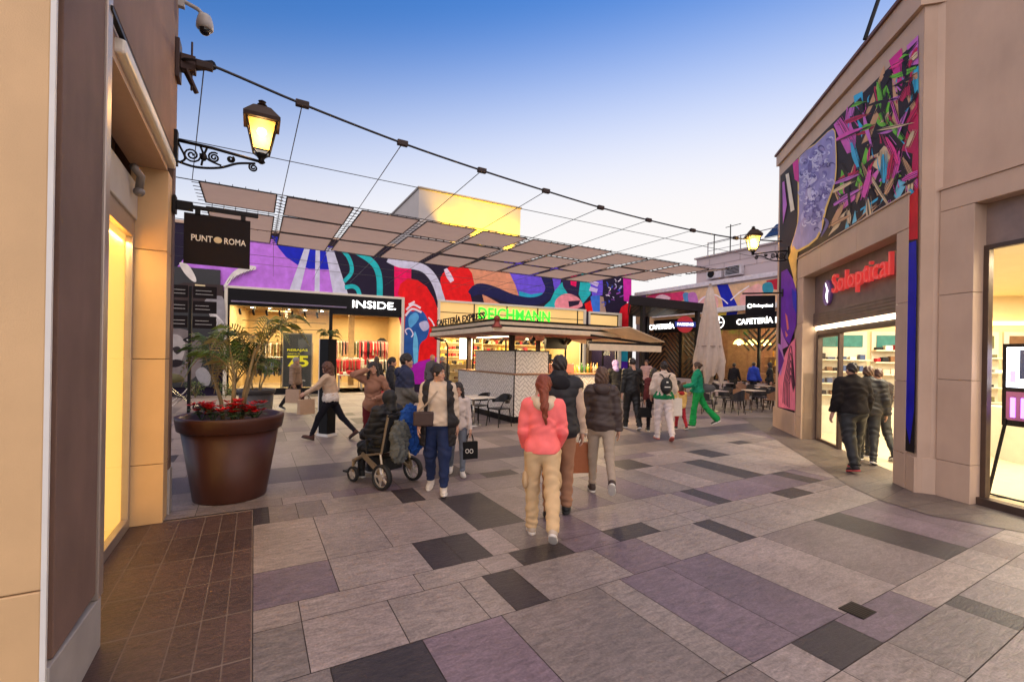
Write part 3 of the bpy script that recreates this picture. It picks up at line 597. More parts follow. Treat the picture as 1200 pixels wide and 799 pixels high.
for k, (s0, s1, d) in enumerate(((6.0,9.2,3.0),(9.5,14.0,4.4),(6.4,8.0,1.4))):
    r = root('shoe_shelf', FF(((s0+s1)/2,d,0)), ['tall cream shelf unit of shoes at the left of the shoe shop','long cream shelf unit of shoes behind the kiosk bar','low front shelf unit of shoes nearest the shoe shop window'][k], 'shelf unit', 'shelves in the shoe shop')
    b = MB(FF); zz = [.1,.5,.9,1.3,1.7,2.1,2.5,2.9] if k < 2 else [.1,.5,.9,1.3]
    for z in zz: b.box(s0,s1,d,d+.35,z,z+.03)
    b.box(s0,s1,d+.35,d+.38,.05,3.1 if k < 2 else 1.35); b.box(s0-.03,s0,d,d+.38,0,3.1 if k < 2 else 1.35); b.box(s1,s1+.03,d,d+.38,0,3.1 if k < 2 else 1.35); b.build('shelf', mat('shelf_cream', (.8,.64,.34), .5), r)
    b = MB(FF)
    for z in zz:
        x = s0+.1
        while x < s1-.3:
            h = rg.uniform(.09,.24)
            if rg.random() < .8: b.box(x,x+rg.uniform(.1,.2),d+.02,d+.3,z+.031,z+.031+h, rg.randint(0,4))
            x += rg.uniform(.16,.3)
    b.build('shoes', [CLOTH[1],CLOTH[7],CLOTH[2],mat('box_yellow', (.75,.5,.1), .6),CLOTH[0]], r, kind='stuff')
for s_ in (6.8,9,11.2,13.2): area('shoe_shop_light', FF((s_,1.9,4.0)), 1.4, 120, (1,.76,.38))
b = MB(FF); b.box(7.6,8.3,2.2,2.25,1.6,2.9); b.build('lit_panel', emit('lit_panel_white', (1,.85,.55), 1.2), sh)
# ---------------- third shop
th = root('cosmetics_shop_front', FF((15.6,0,0)), 'narrow bright shop front with pale lit panels right of the kiosk', 'shop front')
b = MB(FF); b.box(14.55,16.72,-.1,.2,4.3,4.42); b.box(16.5,16.72,-.1,.2,0,4.3); b.box(14.45,14.55,-.1,.2,0,4.42); b.build('surround', OFFW, th, bevel=.01)
b = MB(FF); b.box(14.55,16.5,-.02,.2,3.28,4.3); b.build('lightbox', emit('lightbox_cream2', (.7,.46,.18), .14), th)
b = MB(FF); b.box(14.55,16.5,-.04,0,4.24,4.3); b.box(16.44,16.5,-.04,0,3.28,4.24); [b.box(x,x+.05,0,.1,0,3.28) for x in (14.55,15.5,16.45)]; f3 = b.build('window_frame', FRM, th)
b = MB(FF); b.box(14.6,15.5,.04,.052,0,3.28); b.box(15.55,16.45,.04,.052,0,3.28); b.build('pane', GL, f3)
area('third_shop_light', FF((15.6,1.6,3.9)), 1.2, 150, (1,.85,.6))
b = MB(FF)
for z in (.6,1.0,1.4,1.8,2.2): b.box(14.6,15.4,2.5,2.8,z,z+.03); [b.box(14.65+.1*i,14.7+.1*i,2.55,2.65,z+.031,z+.031+rg.uniform(.08,.2),rg.randint(1,3)) for i in range(7)]
r = root('bottle_shelf', FF((15,2.6,0)), 'shelf unit of small bottles in the narrow bright shop', 'shelf unit'); b.build('shelf', [mat('shelf_white', (.75,.7,.6), .5), CLOTH[3], CLOTH[7], CLOTH[8]], r)
# ---------------- black and white fashion billboard at the left
bb = root('fashion_billboard', FF((-5.4,-.12,0)), 'huge black and white fashion billboard left of the clothes shop', 'billboard')
b = MB(FF); b.box(-9.5,-3.3,-.12,-.02,.35,5.1); b.build('panel', mat('billboard_black', (.018,.017,.018), .5, noise=.2, scale=1.5), bb)
m2 = Mural(fo, fi, .125)
m2.fill((64,52,50), [(200,336),(216,331),(262,334),(262,366),(240,360),(200,362)])
m2.fill((120,110,108), [(194,392),(206,385),(222,388),(234,398),(238,418),(233,436),(222,446),(205,448),(194,440)], 3)
m2.fill((168,160,156), [(196,396),(208,392),(217,402),(214,420),(206,428),(196,424)], 3)
m2.fill((30,26,28), [(214,398),(224,394),(229,398),(222,402)], 3).fill((220,214,210), [(218,398),(223,396.5),(225,398.5),(221,400)])
m2.fill((52,44,46), [(202,408),(209,406),(213,411),(207,415)], 3).fill((36,28,32), [(198,424),(206,421),(217,424),(208,430),(199,429)], 3)
m2.fill((150,146,148), [(240,352),(252,347),(263,352),(263,396),(252,380),(244,366)], 3)
for i in range(9): m2.line((214,208,204), [(240+i*1.2,353+i*1.5),(246+i*1.8,368+i),(248+i*2,384)], .8, 3)
m2.fill((222,214,204), [(210,308),(220,310),(228,322),(230,330),(225,329),(216,320)], 3)
m2.line((226,220,212), [(263,336),(274,322),(288,315),(300,314)], [3,6,7,4])
for i in range(8): m2.line((120,112,108), [(266+i*4,332-i*2),(270+i*4,326-i*1.7)], .7, 2)
m2.fill((150,148,150), [(229,436),(238,430),(247,440),(244,452),(234,448)], 3)
m2.fill((226,206,160), [(228.5,333),(240.5,334),(240.5,338),(228.5,337)])
m2.build('printed_picture', bb)
# ================================================================ CABLE NET WITH SHADE PANELS (z = 5)
NZ = 5.0
net = root('shade_canopy', (6.5,12,NZ), 'cable net canopy laced with rows of taupe fabric shade panels', 'shade canopy')
FAB = mat('taupe_fabric', (.40,.29,.235), .85, noise=.08, scale=3., bump=.15, bscale=200)
_n, _l = FAB.node_tree.nodes, FAB.node_tree.links   # thin cloth: daylight soaks through
_t = _n.new('ShaderNodeBsdfTranslucent'); _t.inputs[0].default_value = (.58,.43,.34,1); _m = _n.new('ShaderNodeMixShader'); _m.inputs[0].default_value = .5
_l.new(_n['Principled BSDF'].outputs[0], _m.inputs[1]); _l.new(_t.outputs[0], _m.inputs[2]); _l.new(_m.outputs[0], _n['Material Output'].inputs[0])
LACE = mat('lacing_dark', (.035,.02,.018), .7)
CBL = mat('steel_cable', (.05,.05,.055), .4, .7)
rows = [(10.42,11.81),(11.96,13.48),(13.61,15.12)]
rs = random.Random(2)
def panel(quad, sag):
    b = MB(); n = 6; vs = []; A, B, C_, D = quad
    for lay in (0,):
        for i in range(n+1):
            for j in range(n+1):
                u, v = i/n, j/n; x = (A[0]*(1-u)+B[0]*u)*(1-v)+(D[0]*(1-u)+C_[0]*u)*v; y = (A[1]*(1-u)+B[1]*u)*(1-v)+(D[1]*(1-u)+C_[1]*u)*v
                z = A[2]*(1-u)*(1-v)+B[2]*u*(1-v)+C_[2]*u*v+D[2]*(1-u)*v
                vs.append((x,y,z-sag*16*u*(1-u)*v*(1-v)))
    k = (n+1)**2; fs = []
    for i in range(n):
        for j in range(n):
            a = i*(n+1)+j; q = (a,a+n+1,a+n+2,a+1); fs += [q]
    b.add(vs, fs); o = b.build('fabric_panel', FAB, net, smooth=True)
    l = MB()
    for P, Q in ((A,B),(B,C_),(C_,D),(D,A)):
        ln = math.dist(P,Q); m = max(2, int(ln/.2)); dx, dy = (Q[0]-P[0])/ln, (Q[1]-P[1])/ln
        for i in range(m):
            t = (i+.5)/m; x, y, z = (P[c]+(Q[c]-P[c])*t for c in range(3)); l.tube([(x,y,z),(x+dy*.13,y-dx*.13,z)], .008, 4)
        l.tube([P,Q], .016, 4)
    lo = l.build('lacing', LACE, o)
    return o
def zz(): return NZ+rs.uniform(-.03,.03)
for k in range(-1, 10):
    x0, x1 = .45+1.5*k+.095, .45+1.5*(k+1)-.095
    for ri, (y0, y1) in enumerate(rows):
        if ri == 2 and k > 7: continue
        if k == 9:
            if ri: continue
            panel([(x0,y0,NZ),(14.4,9.9,NZ),(14.4,10.2,NZ),(x0,y1-.25,NZ)], .0); continue
        z = zz(); panel([(x0,y0,z),(x1,y0,z),(x1,y1,zz()),(x0,y1,z)], .03)
bc = [(-.8,6.3,5.05),(-.53,6.12,5.03),(.49,6.4,5),(1.9,6.78,5),(3.36,7.05,5),(4.83,7.26,5),(6.35,7.44,5),(7.85,7.52,5),(9.38,7.53,5),(10.89,7.4,5),(12.2,6.95,5)]
b = MB(); b.tube(smooth_line(bc), .017, 6); b.build('boundary_cable', CBL, net, smooth=True)
for p in bc[1:-1]:
    b = MB(); b.box(p[0]-.08,p[0]+.08,p[1]-.035,p[1]+.035,4.96,5.04); b.build('cable_clamp', LACE, net, bevel=.01)
for i, p in enumerate(bc[2:-1]):
    xg = .45+1.5*i
    b = MB(); b.tube([(p[0],p[1],5.0),(xg,10.3,5.0),(xg,15.2,5.0)], .007, 5); b.tube([(xg,15.2,5.0),(xg+.2,21.4-.1*xg,4.95)], .006, 4); b.build('tie_cable', CBL, net)
b = MB(); b.tube([(-1.05,10.3,5),(-.53,6.12,5.03)], .007, 5); b.build('tie_cable', CBL, net)
for y, r_ in ((8.42,.007),(10.32,.010),(11.88,.009),(13.54,.009),(15.2,.010),(17.2,.007),(18.9,.007)):
    b = MB(); x0 = -1.2 if y > 6.4 else -.8; x1 = 14.2 if y < 16 else 15.5
    b.tube([(-6 if y > 8.5 else -2.4,y,5),(x0,y,5),(x1,y,5)], r_, 5); b.build('tie_cable', CBL, net)
an = MB(); an.box(-.8,-.76,6.15,6.35,4.82,5.25); an.box(-.76,-.62,6.2,6.32,4.95,5.12); an.tube([(-.7,6.2,4.95),(-.6,6.22,4.72)], .02, 6); an.tube([(-.72,6.3,4.95),(-.62,6.3,4.75)], .02, 6); an.tube([(-.66,6.26,4.75),(-.66,6.26,5.3)], .012, 6)
an.build('wall_anchor', mat('anchor_rust', (.06,.035,.03), .5, .5), net, bevel=.01)
b = MB(); b.tube([(-.66,6.3,5.05),(-.45,6.12,5.03)], .05, 8); b.build('turnbuckle', IRON, net)
# ================================================================ ROOF BLOCK BEHIND THE MURAL BUILDING
tb = root('roof_block', (14.5,36,0), 'plain grey building block behind the canopy washed by yellow light', 'building')
b = MB(); b.box(10.23,18.82,32,45,0,13.86); b.build('wall', mat('tower_render', (.44,.40,.37), .8, noise=.05, scale=.6), tb)
b = MB(); b.box(10.15,18.9,31.92,45.1,13.862,14.0); b.build('coping', mat('tower_coping', (.3,.27,.25), .7), tb)
for x in (12.9,15.2,17.6):
    l = bpy.data.lights.new('facade_floodlight','SPOT'); l.energy = 2300*LK; l.color = (1,.55,.0); l.spot_size = R(86); l.spot_blend = .9; l.shadow_soft_size = .2
    o = bpy.data.objects.new('facade_floodlight', l); COL.objects.link(o); o.location = (x,31.45,10.0); o.rotation_euler = (R(172),0,0)
# ================================================================ KIOSK BAR
KX0, KX1, KY0, KY1 = 6.1, 9.4, 10.56, 14.4
kb = root('kiosk_bar', (7.7,12.4,0), 'open cafe kiosk with white tiled herringbone counter under a flat roof', 'kiosk')
def herring(name):
    m = bpy.data.materials.new(name); N, L = nodes(m); b = N['Principled BSDF']
    tc = N.new('ShaderNodeTexCoord'); sep = N.new('ShaderNodeSeparateXYZ'); L.new(tc.outputs['Object'], sep.inputs[0])
    ad = N.new('ShaderNodeMath'); ad.operation = 'ADD'; L.new(sep.outputs['X'], ad.inputs[0]); L.new(sep.outputs['Y'], ad.inputs[1])
    cb = N.new('ShaderNodeCombineXYZ'); L.new(ad.outputs[0], cb.inputs[0]); L.new(sep.outputs['Z'], cb.inputs[1])
    # herringbone: 45 degree coordinates, alternate block columns take their long joints crosswise
    mp = N.new('ShaderNodeMapping'); mp.inputs['Rotation'].default_value = (0,0,R(45)); L.new(cb.outputs[0], mp.inputs[0])
    br = N.new('ShaderNodeTexBrick'); br.inputs['Scale'].default_value = 1; br.inputs['Brick Width'].default_value = .24; br.inputs['Row Height'].default_value = .085; br.inputs['Mortar Size'].default_value = .0045; br.inputs['Mortar Smooth'].default_value = .1
    br.inputs['Color1'].default_value = (.80,.75,.67,1); br.inputs['Color2'].default_value = (.74,.69,.61,1); br.inputs['Mortar'].default_value = (.16,.13,.11,1)
    mp2 = N.new('ShaderNodeMapping'); mp2.inputs['Rotation'].default_value = (0,0,R(-45)); L.new(cb.outputs[0], mp2.inputs[0])
    b2 = N.new('ShaderNodeTexBrick'); b2.inputs['Scale'].default_value = 1; b2.inputs['Brick Width'].default_value = .24; b2.inputs['Row Height'].default_value = .085; b2.inputs['Mortar Size'].default_value = .0045
    b2.inputs['Color1'].default_value = (.80,.75,.67,1); b2.inputs['Color2'].default_value = (.74,.69,.61,1); b2.inputs['Mortar'].default_value = (.16,.13,.11,1)
    L.new(mp.outputs[0], br.inputs['Vector']); L.new(mp2.outputs[0], b2.inputs['Vector'])
    s2 = N.new('ShaderNodeMath'); s2.operation = 'WRAP'; s2.inputs[1].default_value = 0; s2.inputs[2].default_value = .34; L.new(ad.outputs[0], s2.inputs[0])
    gt = N.new('ShaderNodeMath'); gt.operation = 'GREATER_THAN'; gt.inputs[1].default_value = .17; L.new(s2.outputs[0], gt.inputs[0])
    mx = N.new('ShaderNodeMixRGB'); L.new(gt.outputs[0], mx.inputs[0]); L.new(br.outputs[0], mx.inputs[1]); L.new(b2.outputs[0], mx.inputs[2])
    L.new(mx.outputs[0], b.inputs['Base Color']); b.inputs['Roughness'].default_value = .25
    return m
HER = herring('herringbone_tile'); WOOD = mat('oak_top', (.36,.19,.1), .45, noise=.25, scale=4, stretch=(1,8,8))
b = MB(); b.box(KX0,KX1,KY0,KY0+.18,.18,1.30); b.box(KX0,KX0+.18,KY0+.18,KY1,.18,1.30); b.box(KX1-.18,KX1,KY0+.18,KY1,.18,1.3); b.build('tiled_counter', HER, kb)
b = MB(); b.box(KX0+.02,KX1-.02,KY0+.02,KY0+.16,0,.18); b.box(KX0+.02,KX0+.16,KY0+.16,KY1,0,.18); b.box(KX1-.16,KX1-.02,KY0+.16,KY1,0,.18); b.build('plinth', BLK, kb)
b = MB(); b.box(KX0-.03,KX1+.04,KY0-.03,KY0+.45,1.301,1.345); b.box(KX0-.03,KX0+.4,KY0+.451,KY1,1.301,1.345); b.box(KX1-.4,KX1+.04,KY0+.451,KY1,1.301,1.345); b.build('counter_top', WOOD, kb, bevel=.008)
b = MB(); b.box(KX0+.06,KX0+1.15,KY0+.06,KY0+.5,1.35,1.95); b.box(KX0+.06,KX0+.5,KY0+.5,KY0+2.6,1.35,1.95); b.build('raised_screen', HER, kb)
b = MB(); b.box(KX0+.04,KX0+1.17,KY0+.04,KY0+.52,1.951,1.98); b.box(KX0+.04,KX0+.52,KY0+.521,KY0+2.62,1.951,1.98)
for x, y, z0, z1 in ((KX0-.005,KY0-.005,.18,1.3),(KX0+.055,KY0+.055,1.35,1.95),(KX0+1.14,KY0+.055,1.35,1.95),(KX0+.055,KY0+2.58,1.35,1.95),(8.1,KY0-.005,.18,1.3),(KX1-.02,KY0-.005,.18,1.3),(KX0-.005,KY1-.02,.18,1.3)): b.box(x,x+.025,y,y+.025,z0,z1)
b.build('edge_trim', DKMET, kb)
b = MB(); b.box(KX0+1.25,KX0+2.1,KY0+.1,KY0+.4,1.35,1.62); b.build('terracotta_box', mat('terracotta_panel', (.36,.13,.09), .6), kb, bevel=.01)
b = MB(); b.box(KX0+1.3,KX0+1.85,KY0+.9,KY0+1.3,1.35,1.9); b.box(KX0+1.35,KX0+1.8,KY0+.85,KY0+.9,1.62,1.85); b.build('coffee_machine', mat('coffee_machine_black', (.02,.02,.022), .25, .4), kb, bevel=.02)
b = MB()
for i in range(16):
    x = KX1-1.2+.075*i; h = rg.uniform(.18,.32); y = KY0+.35+rg.uniform(-.05,.05)
    b.lathe([(.03,0),(.032,h*.6),(.012,h*.75),(.012,h)], (x,y,1.347), 8, rg.randint(0,3))
b.build('bottles', [mat('bottle_amber', (.35,.16,.02), .1), mat('bottle_green', (.04,.14,.03), .1), mat('bottle_clear', (.6,.55,.4), .1), mat('bottle_yellow', (.65,.45,.06), .2)], kb, smooth=True)
POST = mat('brown_post', (.035,.022,.018), .5, noise=.1, spec=.2)
for x, y in ((KX0+.25,KY0+.6),(KX0+.25,KY1-.3),(KX1-.25,KY0+.6),(KX1-.25,KY1-.3)):
    b = MB(); b.box(x-.065,x+.065,y-.065,y+.065,0,2.42); b.build('post', POST, kb, bevel=.006)
b = MB(); b.tube([(5.2,14.3,2.36),(5.45,14.0,2.28),(5.5,13.9,2.1),(5.5,13.9,0)], .03, 6); b.build('bent_pipe', IRON, kb)
RX0, RX1, RY0, RY1 = 5.12, 9.55, 9.95, 14.6
STR = mat('cream_awning', (.80,.66,.48), .7, noise=.06)
b = MB(); b.box(RX0,RX1,RY0,RY1,2.42,2.55); b.box(RX0+.05,RX1-.05,RY0+.05,RY1-.05,2.60,2.70); b.build('roof', STR, kb, bevel=.02)
b = MB(); b.box(RX0+.04,RX1-.04,RY0+.04,RY1-.04,2.553,2.598); b.box(RX0+.02,RX1-.02,RY0+.02,RY1-.02,2.702,2.745); b.build('roof_edge', BLK, kb)
b = MB(); b.box(RX0+.1,RX1-.1,RY0+.1,RY1-.1,2.40,2.418); b.build('roof_soffit', mat('red_soffit', (.2,.035,.03), .6), kb)
bl = MB(); bl.lathe([(.02,.16),(.05,.14),(.08,.05),(.14,-.02),(.14,-.04)], (RX0+.12,RY0+.02,2.56), 14); bl.ball((RX0+.12,RY0+.02,2.74), .09, 8, 0); bl.build('corner_lamp', mat('bell_red', (.25,.05,.035), .35, .5), kb, smooth=True)
b = MB()
for x, y in ((6.9,10.9),(7.4,11.0),(8.0,10.8),(7.1,11.6),(8.4,11.2),(6.6,12.2),(6.5,13.0)): b.tube([(x,y,2.4),(x,y,2.33)], .012, 5); b.tube([(x,y-.06,2.33),(x,y+.1,2.22)], .05, 8)
b.build('spotlights', DKMET, kb)
b = MB(); b.box(7.35,8.1,10.9,11.0,2.05,2.38); b.build('menu_screen', BLK, kb)
b = MB(); b.box(8.55,8.95,10.5,10.56,2.1,2.3); b.build('menu_screen', BLK, kb)
# awning let out on the right of the roof
b = MB(); b.slab([(8.5,8.75,2.62),(10.05,8.95,2.28),(10.1,12.5,2.28),(9.5,14,2.6),(8.55,9.9,2.62)], (0,0,.02)); b.build('awning_fabric', STR, kb)
b = MB(); b.tube([(8.2,9.95,2.44),(9.9,9.0,2.2)], .03, 6); b.tube([(7.4,9.05,2.2),(9.95,9.0,2.2)], .028, 6); b.build('awning_arm', IRON, kb)
b = MB(); b.slab([(7.4,9.0,2.17),(9.95,8.97,2.17),(9.95,8.97,2.0),(7.4,9.0,2.0)], (0,.02,0)); b.build('awning_valance', STR, kb)
text('lettering', 'CAFETERÍA EXPRESS', (RX0-.02,12.1,2.86), (0,-1,0), .24, 3.5, DKMET, kb, .02, .012)
text('lettering', 'CAFETERÍA', (RX1-.9,RY1-.1,2.98), (1,0,0), .3, 1.9, DKMET, kb, .02, .012, mirror=True)
b = MB(); b.box(KX0+.2,KX0+.5,KY0+1.2,KY1-1,2.39,2.398); b.build('light_strip', emit('kiosk_strip', (1,.7,.38), 4.), kb)
for x, y in ((7.2,11.6),(8.6,12.4),(6.9,13.5),(8.6,10.3)): area('kiosk_light', (x,y,2.36), .5, 50, (1,.7,.36))
# ================================================================ CAFE BUILDING (plane x = 21)
CX = 21.0
cf = root('cafe_building', (CX,16,0), 'long cafe building with dark glazed front and painted band at the street end', 'building')
PINKW = mat('pink_render', (.47,.38,.38), .7, noise=.05, scale=.8)
b = MB(); b.box(CX,CX+.3,4,21.0,4.45,5.72); b.box(CX,CX+.3,4,21.0,0,.75); b.box(CX,CX+.3,4,21,3.9,4.45); b.box(CX,CX+.3,20.6,21.0,.75,3.9); b.box(CX+5,CX+5.3,4,21,0,5.7); b.build('wall', PINKW, cf)
b = MB(); b.box(CX-.12,CX+.4,4,21.1,5.72,5.95); b.build('cornice', mat('cornice_white', (.62,.56,.58), .6), cf, bevel=.02)
b = MB(); b.box(CX+.6,CX+8,4,17.04,5.2,7.42); b.build('upper_wall', PINKW, cf)
b = MB()
for z in (6.6,6.95): b.box(CX+.585,CX+.6,4,17.0,z,z+.02)
for i in range(14): b.box(CX+.585,CX+.6,4.5+.9*i,4.52+.9*i,6.95 if i%2 else 6.62,7.3 if i%2 else 6.95)
b.build('wall_joint', mat('pink_joint', (.3,.24,.24), .8), cf)
b = MB(); b.box(CX+.5,CX+8.1,4,17.14,7.42,7.5); b.build('roof_coping', mat('roof_coping_mauve', (.36,.3,.3), .7), cf)
b = MB(); b.box(CX-.25,CX,4,19.5,4.25,4.5); b.build('canopy_ledge', mat('ledge_white', (.7,.66,.64), .5), cf, bevel=.02)
b = MB(); b.box(CX-.06,CX+.2,4,19.5,3.38,4.1); b.build('fascia', BLK, cf)
WL = emit('cafe_letter_white', (1,.96,.9), .9)
text('lettering', 'CAFETERÍA EXPRESS', (CX-.064,12.45,3.74), (0,-1,0), .34, 3.3, WL, cf, .01, .02)
text('lettering', 'CAFETERÍA', (CX-.064,18.9,3.74), (0,-1,0), .36, 1.9, WL, cf, .01, .02)
b = MB()
for a0 in range(40): pass
b.tube([(CX-.07,15.1+.3*math.cos(2*math.pi*i/24),3.74+.3*math.sin(2*math.pi*i/24)) for i in range(25)], .02, 5); b.tube([(CX-.07,15.1,3.5),(CX-.07,15.1,3.98)], .03, 5); b.tube([(CX-.07,15.3,3.74),(CX-.07,14.9,3.74)], .02, 5); b.build('round_emblem', WL, cf)
c3 = MB()
for y in (4.3,8.0,10.6,13.0,15.4,17.6,20.5): c3.box(CX,CX+.12,y-.05,y+.05,.75,3.9)
c3.box(CX-.005,CX+.125,4,20.6,3.34,3.40); c3.box(CX-.005,CX+.125,4,20.6,.74,.80)
c3 = c3.build('window_frame', FRM, cf); b = MB(); b.box(CX+.05,CX+.06,4,20.6,.75,3.38); b.build('pane', GL, c3)
b = MB(); b.box(CX+3.4,CX+3.5,4,20.6,0,4.2); b.box(CX+.3,CX+3.5,20.602,20.8,0,4.2); b.build('inner_wall', mat('cafe_brick', (.22,.11,.065), .8, noise=.2, scale=5), cf)
b = MB(); b.box(CX+.3,CX+5,4,20.6,4.0,4.1); b.build('inner_ceiling', mat('cafe_ceiling', (.3,.24,.18), .8), cf)
b = MB(); b.box(CX+.2,CX+5,4,20.6,-.006,.0); b.build('inner_floor', mat('cafe_floor', (.3,.2,.14), .5), cf)
b = MB()   # chevron slats behind the glass
def slats(y0, y1, z0, z1, s, m=0):
    n = int((y1-y0+z1-z0)/.3)
    for i in range(n):
        t = i*.3; p = []
        ya, za = (y0+t, z0) if t < y1-y0 else (y1, z0+t-(y1-y0)); yb, zb = (y0, z0+t) if t < z1-z0 else (y0+t-(z1-z0), z1)
        if s < 0: ya, yb = y0+y1-ya, y0+y1-yb
        if math.dist((ya,za),(yb,zb)) > .15: b.tube([(CX+.25,ya,za),(CX+.25,yb,zb)], 0.06, 4)
for y0, y1, z0, z1, s in ((15.5,16.5,2.0,3.3,1),(16.5,17.5,2.0,3.3,-1),(15.5,17.5,.8,1.9,1),(17.7,18.9,.8,3.3,-1),(18.9,20.4,.8,3.3,1),(12.1,13.0,2.3,3.3,1),(13.0,13.9,2.3,3.3,-1)): slats(y0,y1,z0,z1,s)
b.build('chevron_slat', mat('slat_dark', (.03,.02,.016), .6), cf)
b = MB(); b.box(CX+1.4,CX+2.0,8,14.5,0,1.15); b.box(CX+3.0,CX+3.35,8,14.5,1.5,1.55); b.box(CX+3.0,CX+3.35,8,14.5,2.0,2.05); b.build('bar_counter', WOOD, cf)
b = MB(); 
for i in range(50): b.lathe([(.04,0),(.045,.2),(.015,.26),(.015,.32)], (CX+3.15,8.1+.125*i,1.56 if i%2 else 2.06), 6, rg.randint(0,3))
b.build('bottles', [MATS['bottle_amber'],MATS['bottle_green'],MATS['bottle_clear'],MATS['bottle_yellow']], cf)
b = MB(); b.box(CX+1.2,CX+1.25,16.2,16.5,2.05,2.5); b.box(CX+1.2,CX+1.25,15.8,16.1,2.05,2.5); b.box(CX+1.3,CX+1.4,11.6,12.4,2.0,2.8); b.build('lit_frame', emit('lit_frame', (1,.8,.4), 2.5), cf)
for i, (y, z) in enumerate(((14.6,2.75),(13.9,2.72),(12.0,2.75),(11.2,2.78),(13.2,2.7),(9.8,2.7))):
    r = root('pendant_lamp', (CX+.9,y,z), ['yellow pendant lamp nearest the closed parasol','second yellow pendant lamp right of the parasol','yellow pendant lamp over the blue jacket','yellow pendant lamp rightmost in the cafe window','yellow pendant lamp in the middle of the cafe window','yellow pendant lamp behind the painted wall corner'][i], 'pendant lamp', 'yellow pendant lamps in the cafe')
    b = MB(); b.lathe([(.03,.16),(.1,.13),(.2,.05),(.27,-.1),(.26,-.11)], (CX+.9,y,z), 14); b.build('lamp_shade', emit('lamp_shade_yellow', (1,.68,.14), 1.1), r, smooth=True)
    b = MB(); b.tube([(CX+.9,y,z+.15),(CX+.9,y,4.0)], .01, 4); b.build('cord', FRM, r)
    b = MB(); b.ball((CX+.9,y,z-.08), .08, 8); b.build('bulb', emit('bulb_pendant', (1,.85,.5), 9), r)
for y in (9,12,14.5,17.5): area('cafe_light', (CX+2.2,y,3.9), 1., 34 if y < 15 else 14, (1,.66,.34))
# painted band on the cafe front: plain abstract shapes
mc = Mural((CX,12), (1,0), .006)
mc.fill((226,184,142), [(745,352),(745,346),(780,343),(850,334),(913,326),(913,375),(745,380)])
mc.fill((222,60,110), [(757,350),(768,344),(788,343),(802,342),(800,352),(780,356)], 3).fill((90,150,200), [(800,345),(806,343),(810,350),(804,356)], 3).fill((240,200,210),[(768,349),(776,345),(786,349),(780,352)],3)
mc.fill((30,40,170), [(840,334),(853,333),(858,345),(866,362),(862,372),(850,372),(846,352)])
mc.fill((236,176,168), [(818,352),(828,346),(838,346),(842,356),(836,368),(820,366)], 3).fill((236,176,168), [(868,346),(880,336),(892,334),(892,360),(876,366),(868,358)], 3)
mc.line((245,232,232), [(816,358),(824,349),(836,345),(846,350),(853,356)], 1.4).line((245,232,232), [(856,352),(866,343),(878,335)], 1.4)
mc.fill((190,40,60), [(898,329),(913,326),(913,340),(900,338)]).fill((60,150,170), [(894,333),(904,331),(906,342),(895,343)], 3).fill((246,216,90),[(842,366),(852,364),(850,374),(842,374)])
mc.fill((200,120,190), [(806,345),(815,343),(818,356),(810,360)], 3).fill((150,90,180), [(747,348),(757,346),(758,356),(748,358)])
mc.build('painted_band', cf)
for i, (y, kind) in enumerate(((15.7,0),(14.6,1))):
    r = root('air_conditioner', (CX+.5,y,6.3), ['round-fan air conditioner unit on the pink upper wall','long slatted air conditioner unit on the pink upper wall'][i], 'air conditioner', 'air conditioners on the cafe roof')
    b = MB(); b.box(CX+.25,CX+.58,y-.45,y+.45,6.15,6.65); b.build('case', mat('aircon_white', (.5,.46,.48), .5), r, bevel=.02)
    b = MB()
    if kind == 0: b.lathe([(.2,0),(.2,.02)], (0,0,0), 18); b.v = [(CX+.23+z,y+.15+x,6.4+yy) for x, yy, z in b.v]
    else: [b.box(CX+.235,CX+.248,y-.38,y+.38,6.22+.07*k,6.26+.07*k) for k in range(6)]
    b.build('fan_grille', BLK, r)
rr_ = root('roof_railing', (CX+2,14,7.5), 'thin rooftop railing and antennas on the pink building', 'railing')
b = MB()
for i in range(7): b.tube([(CX+1.5,5+2*i,7.5),(CX+1.5,5+2*i,8.5)], .03, 5)
b.tube([(CX+1.5,5,8.45),(CX+1.5,17,8.45)], .025, 5); b.tube([(CX+1.5,5,8.0),(CX+1.5,17,8.0)], .015, 5); b.build('rail', mat('rail_grey', (.25,.24,.26), .5, .5), rr_)
b = MB(); b.tube([(CX+1.5,15.6,7.5),(CX+1.5,15.6,9.2)], .03, 5); b.tube([(CX+1.5,15.9,9.1),(CX+1.5,15.0,9.1)], .02, 5); b.tube([(CX+1.5,16.6,7.5),(CX+1.5,16.6,8.9)], .03, 5); b.build('antenna', DKMET, rr_)
sp = root('solar_panel', (CX+1.2,12.4,8.2), 'dark tilted solar panel rack on the roof beside the right lantern', 'solar panel')
b = MB(); b.slab([(CX+1.0,13.4,7.9),(CX+1.0,11.0,7.9),(CX+2.0,11.0,8.7),(CX+2.0,13.4,8.7)], (0,0,.05)); b.build('panel', mat('solar_blue', (.015,.02,.05), .2), sp)
b = MB(); [b.tube([(CX+1.9,y,7.4),(CX+1.9,y,8.66)], .025, 5) for y in (11.2,13.2)]; b.build('rack', CHR, sp)
# ---------------- dark pergola in front of the cafe
pg = root('pergola', (18,17,0), 'dark metal terrace pergola with punched pattern fascia before the cafe', 'pergola')
PA, PB_ = G(737,352,3.9), G(826,368,3.9)
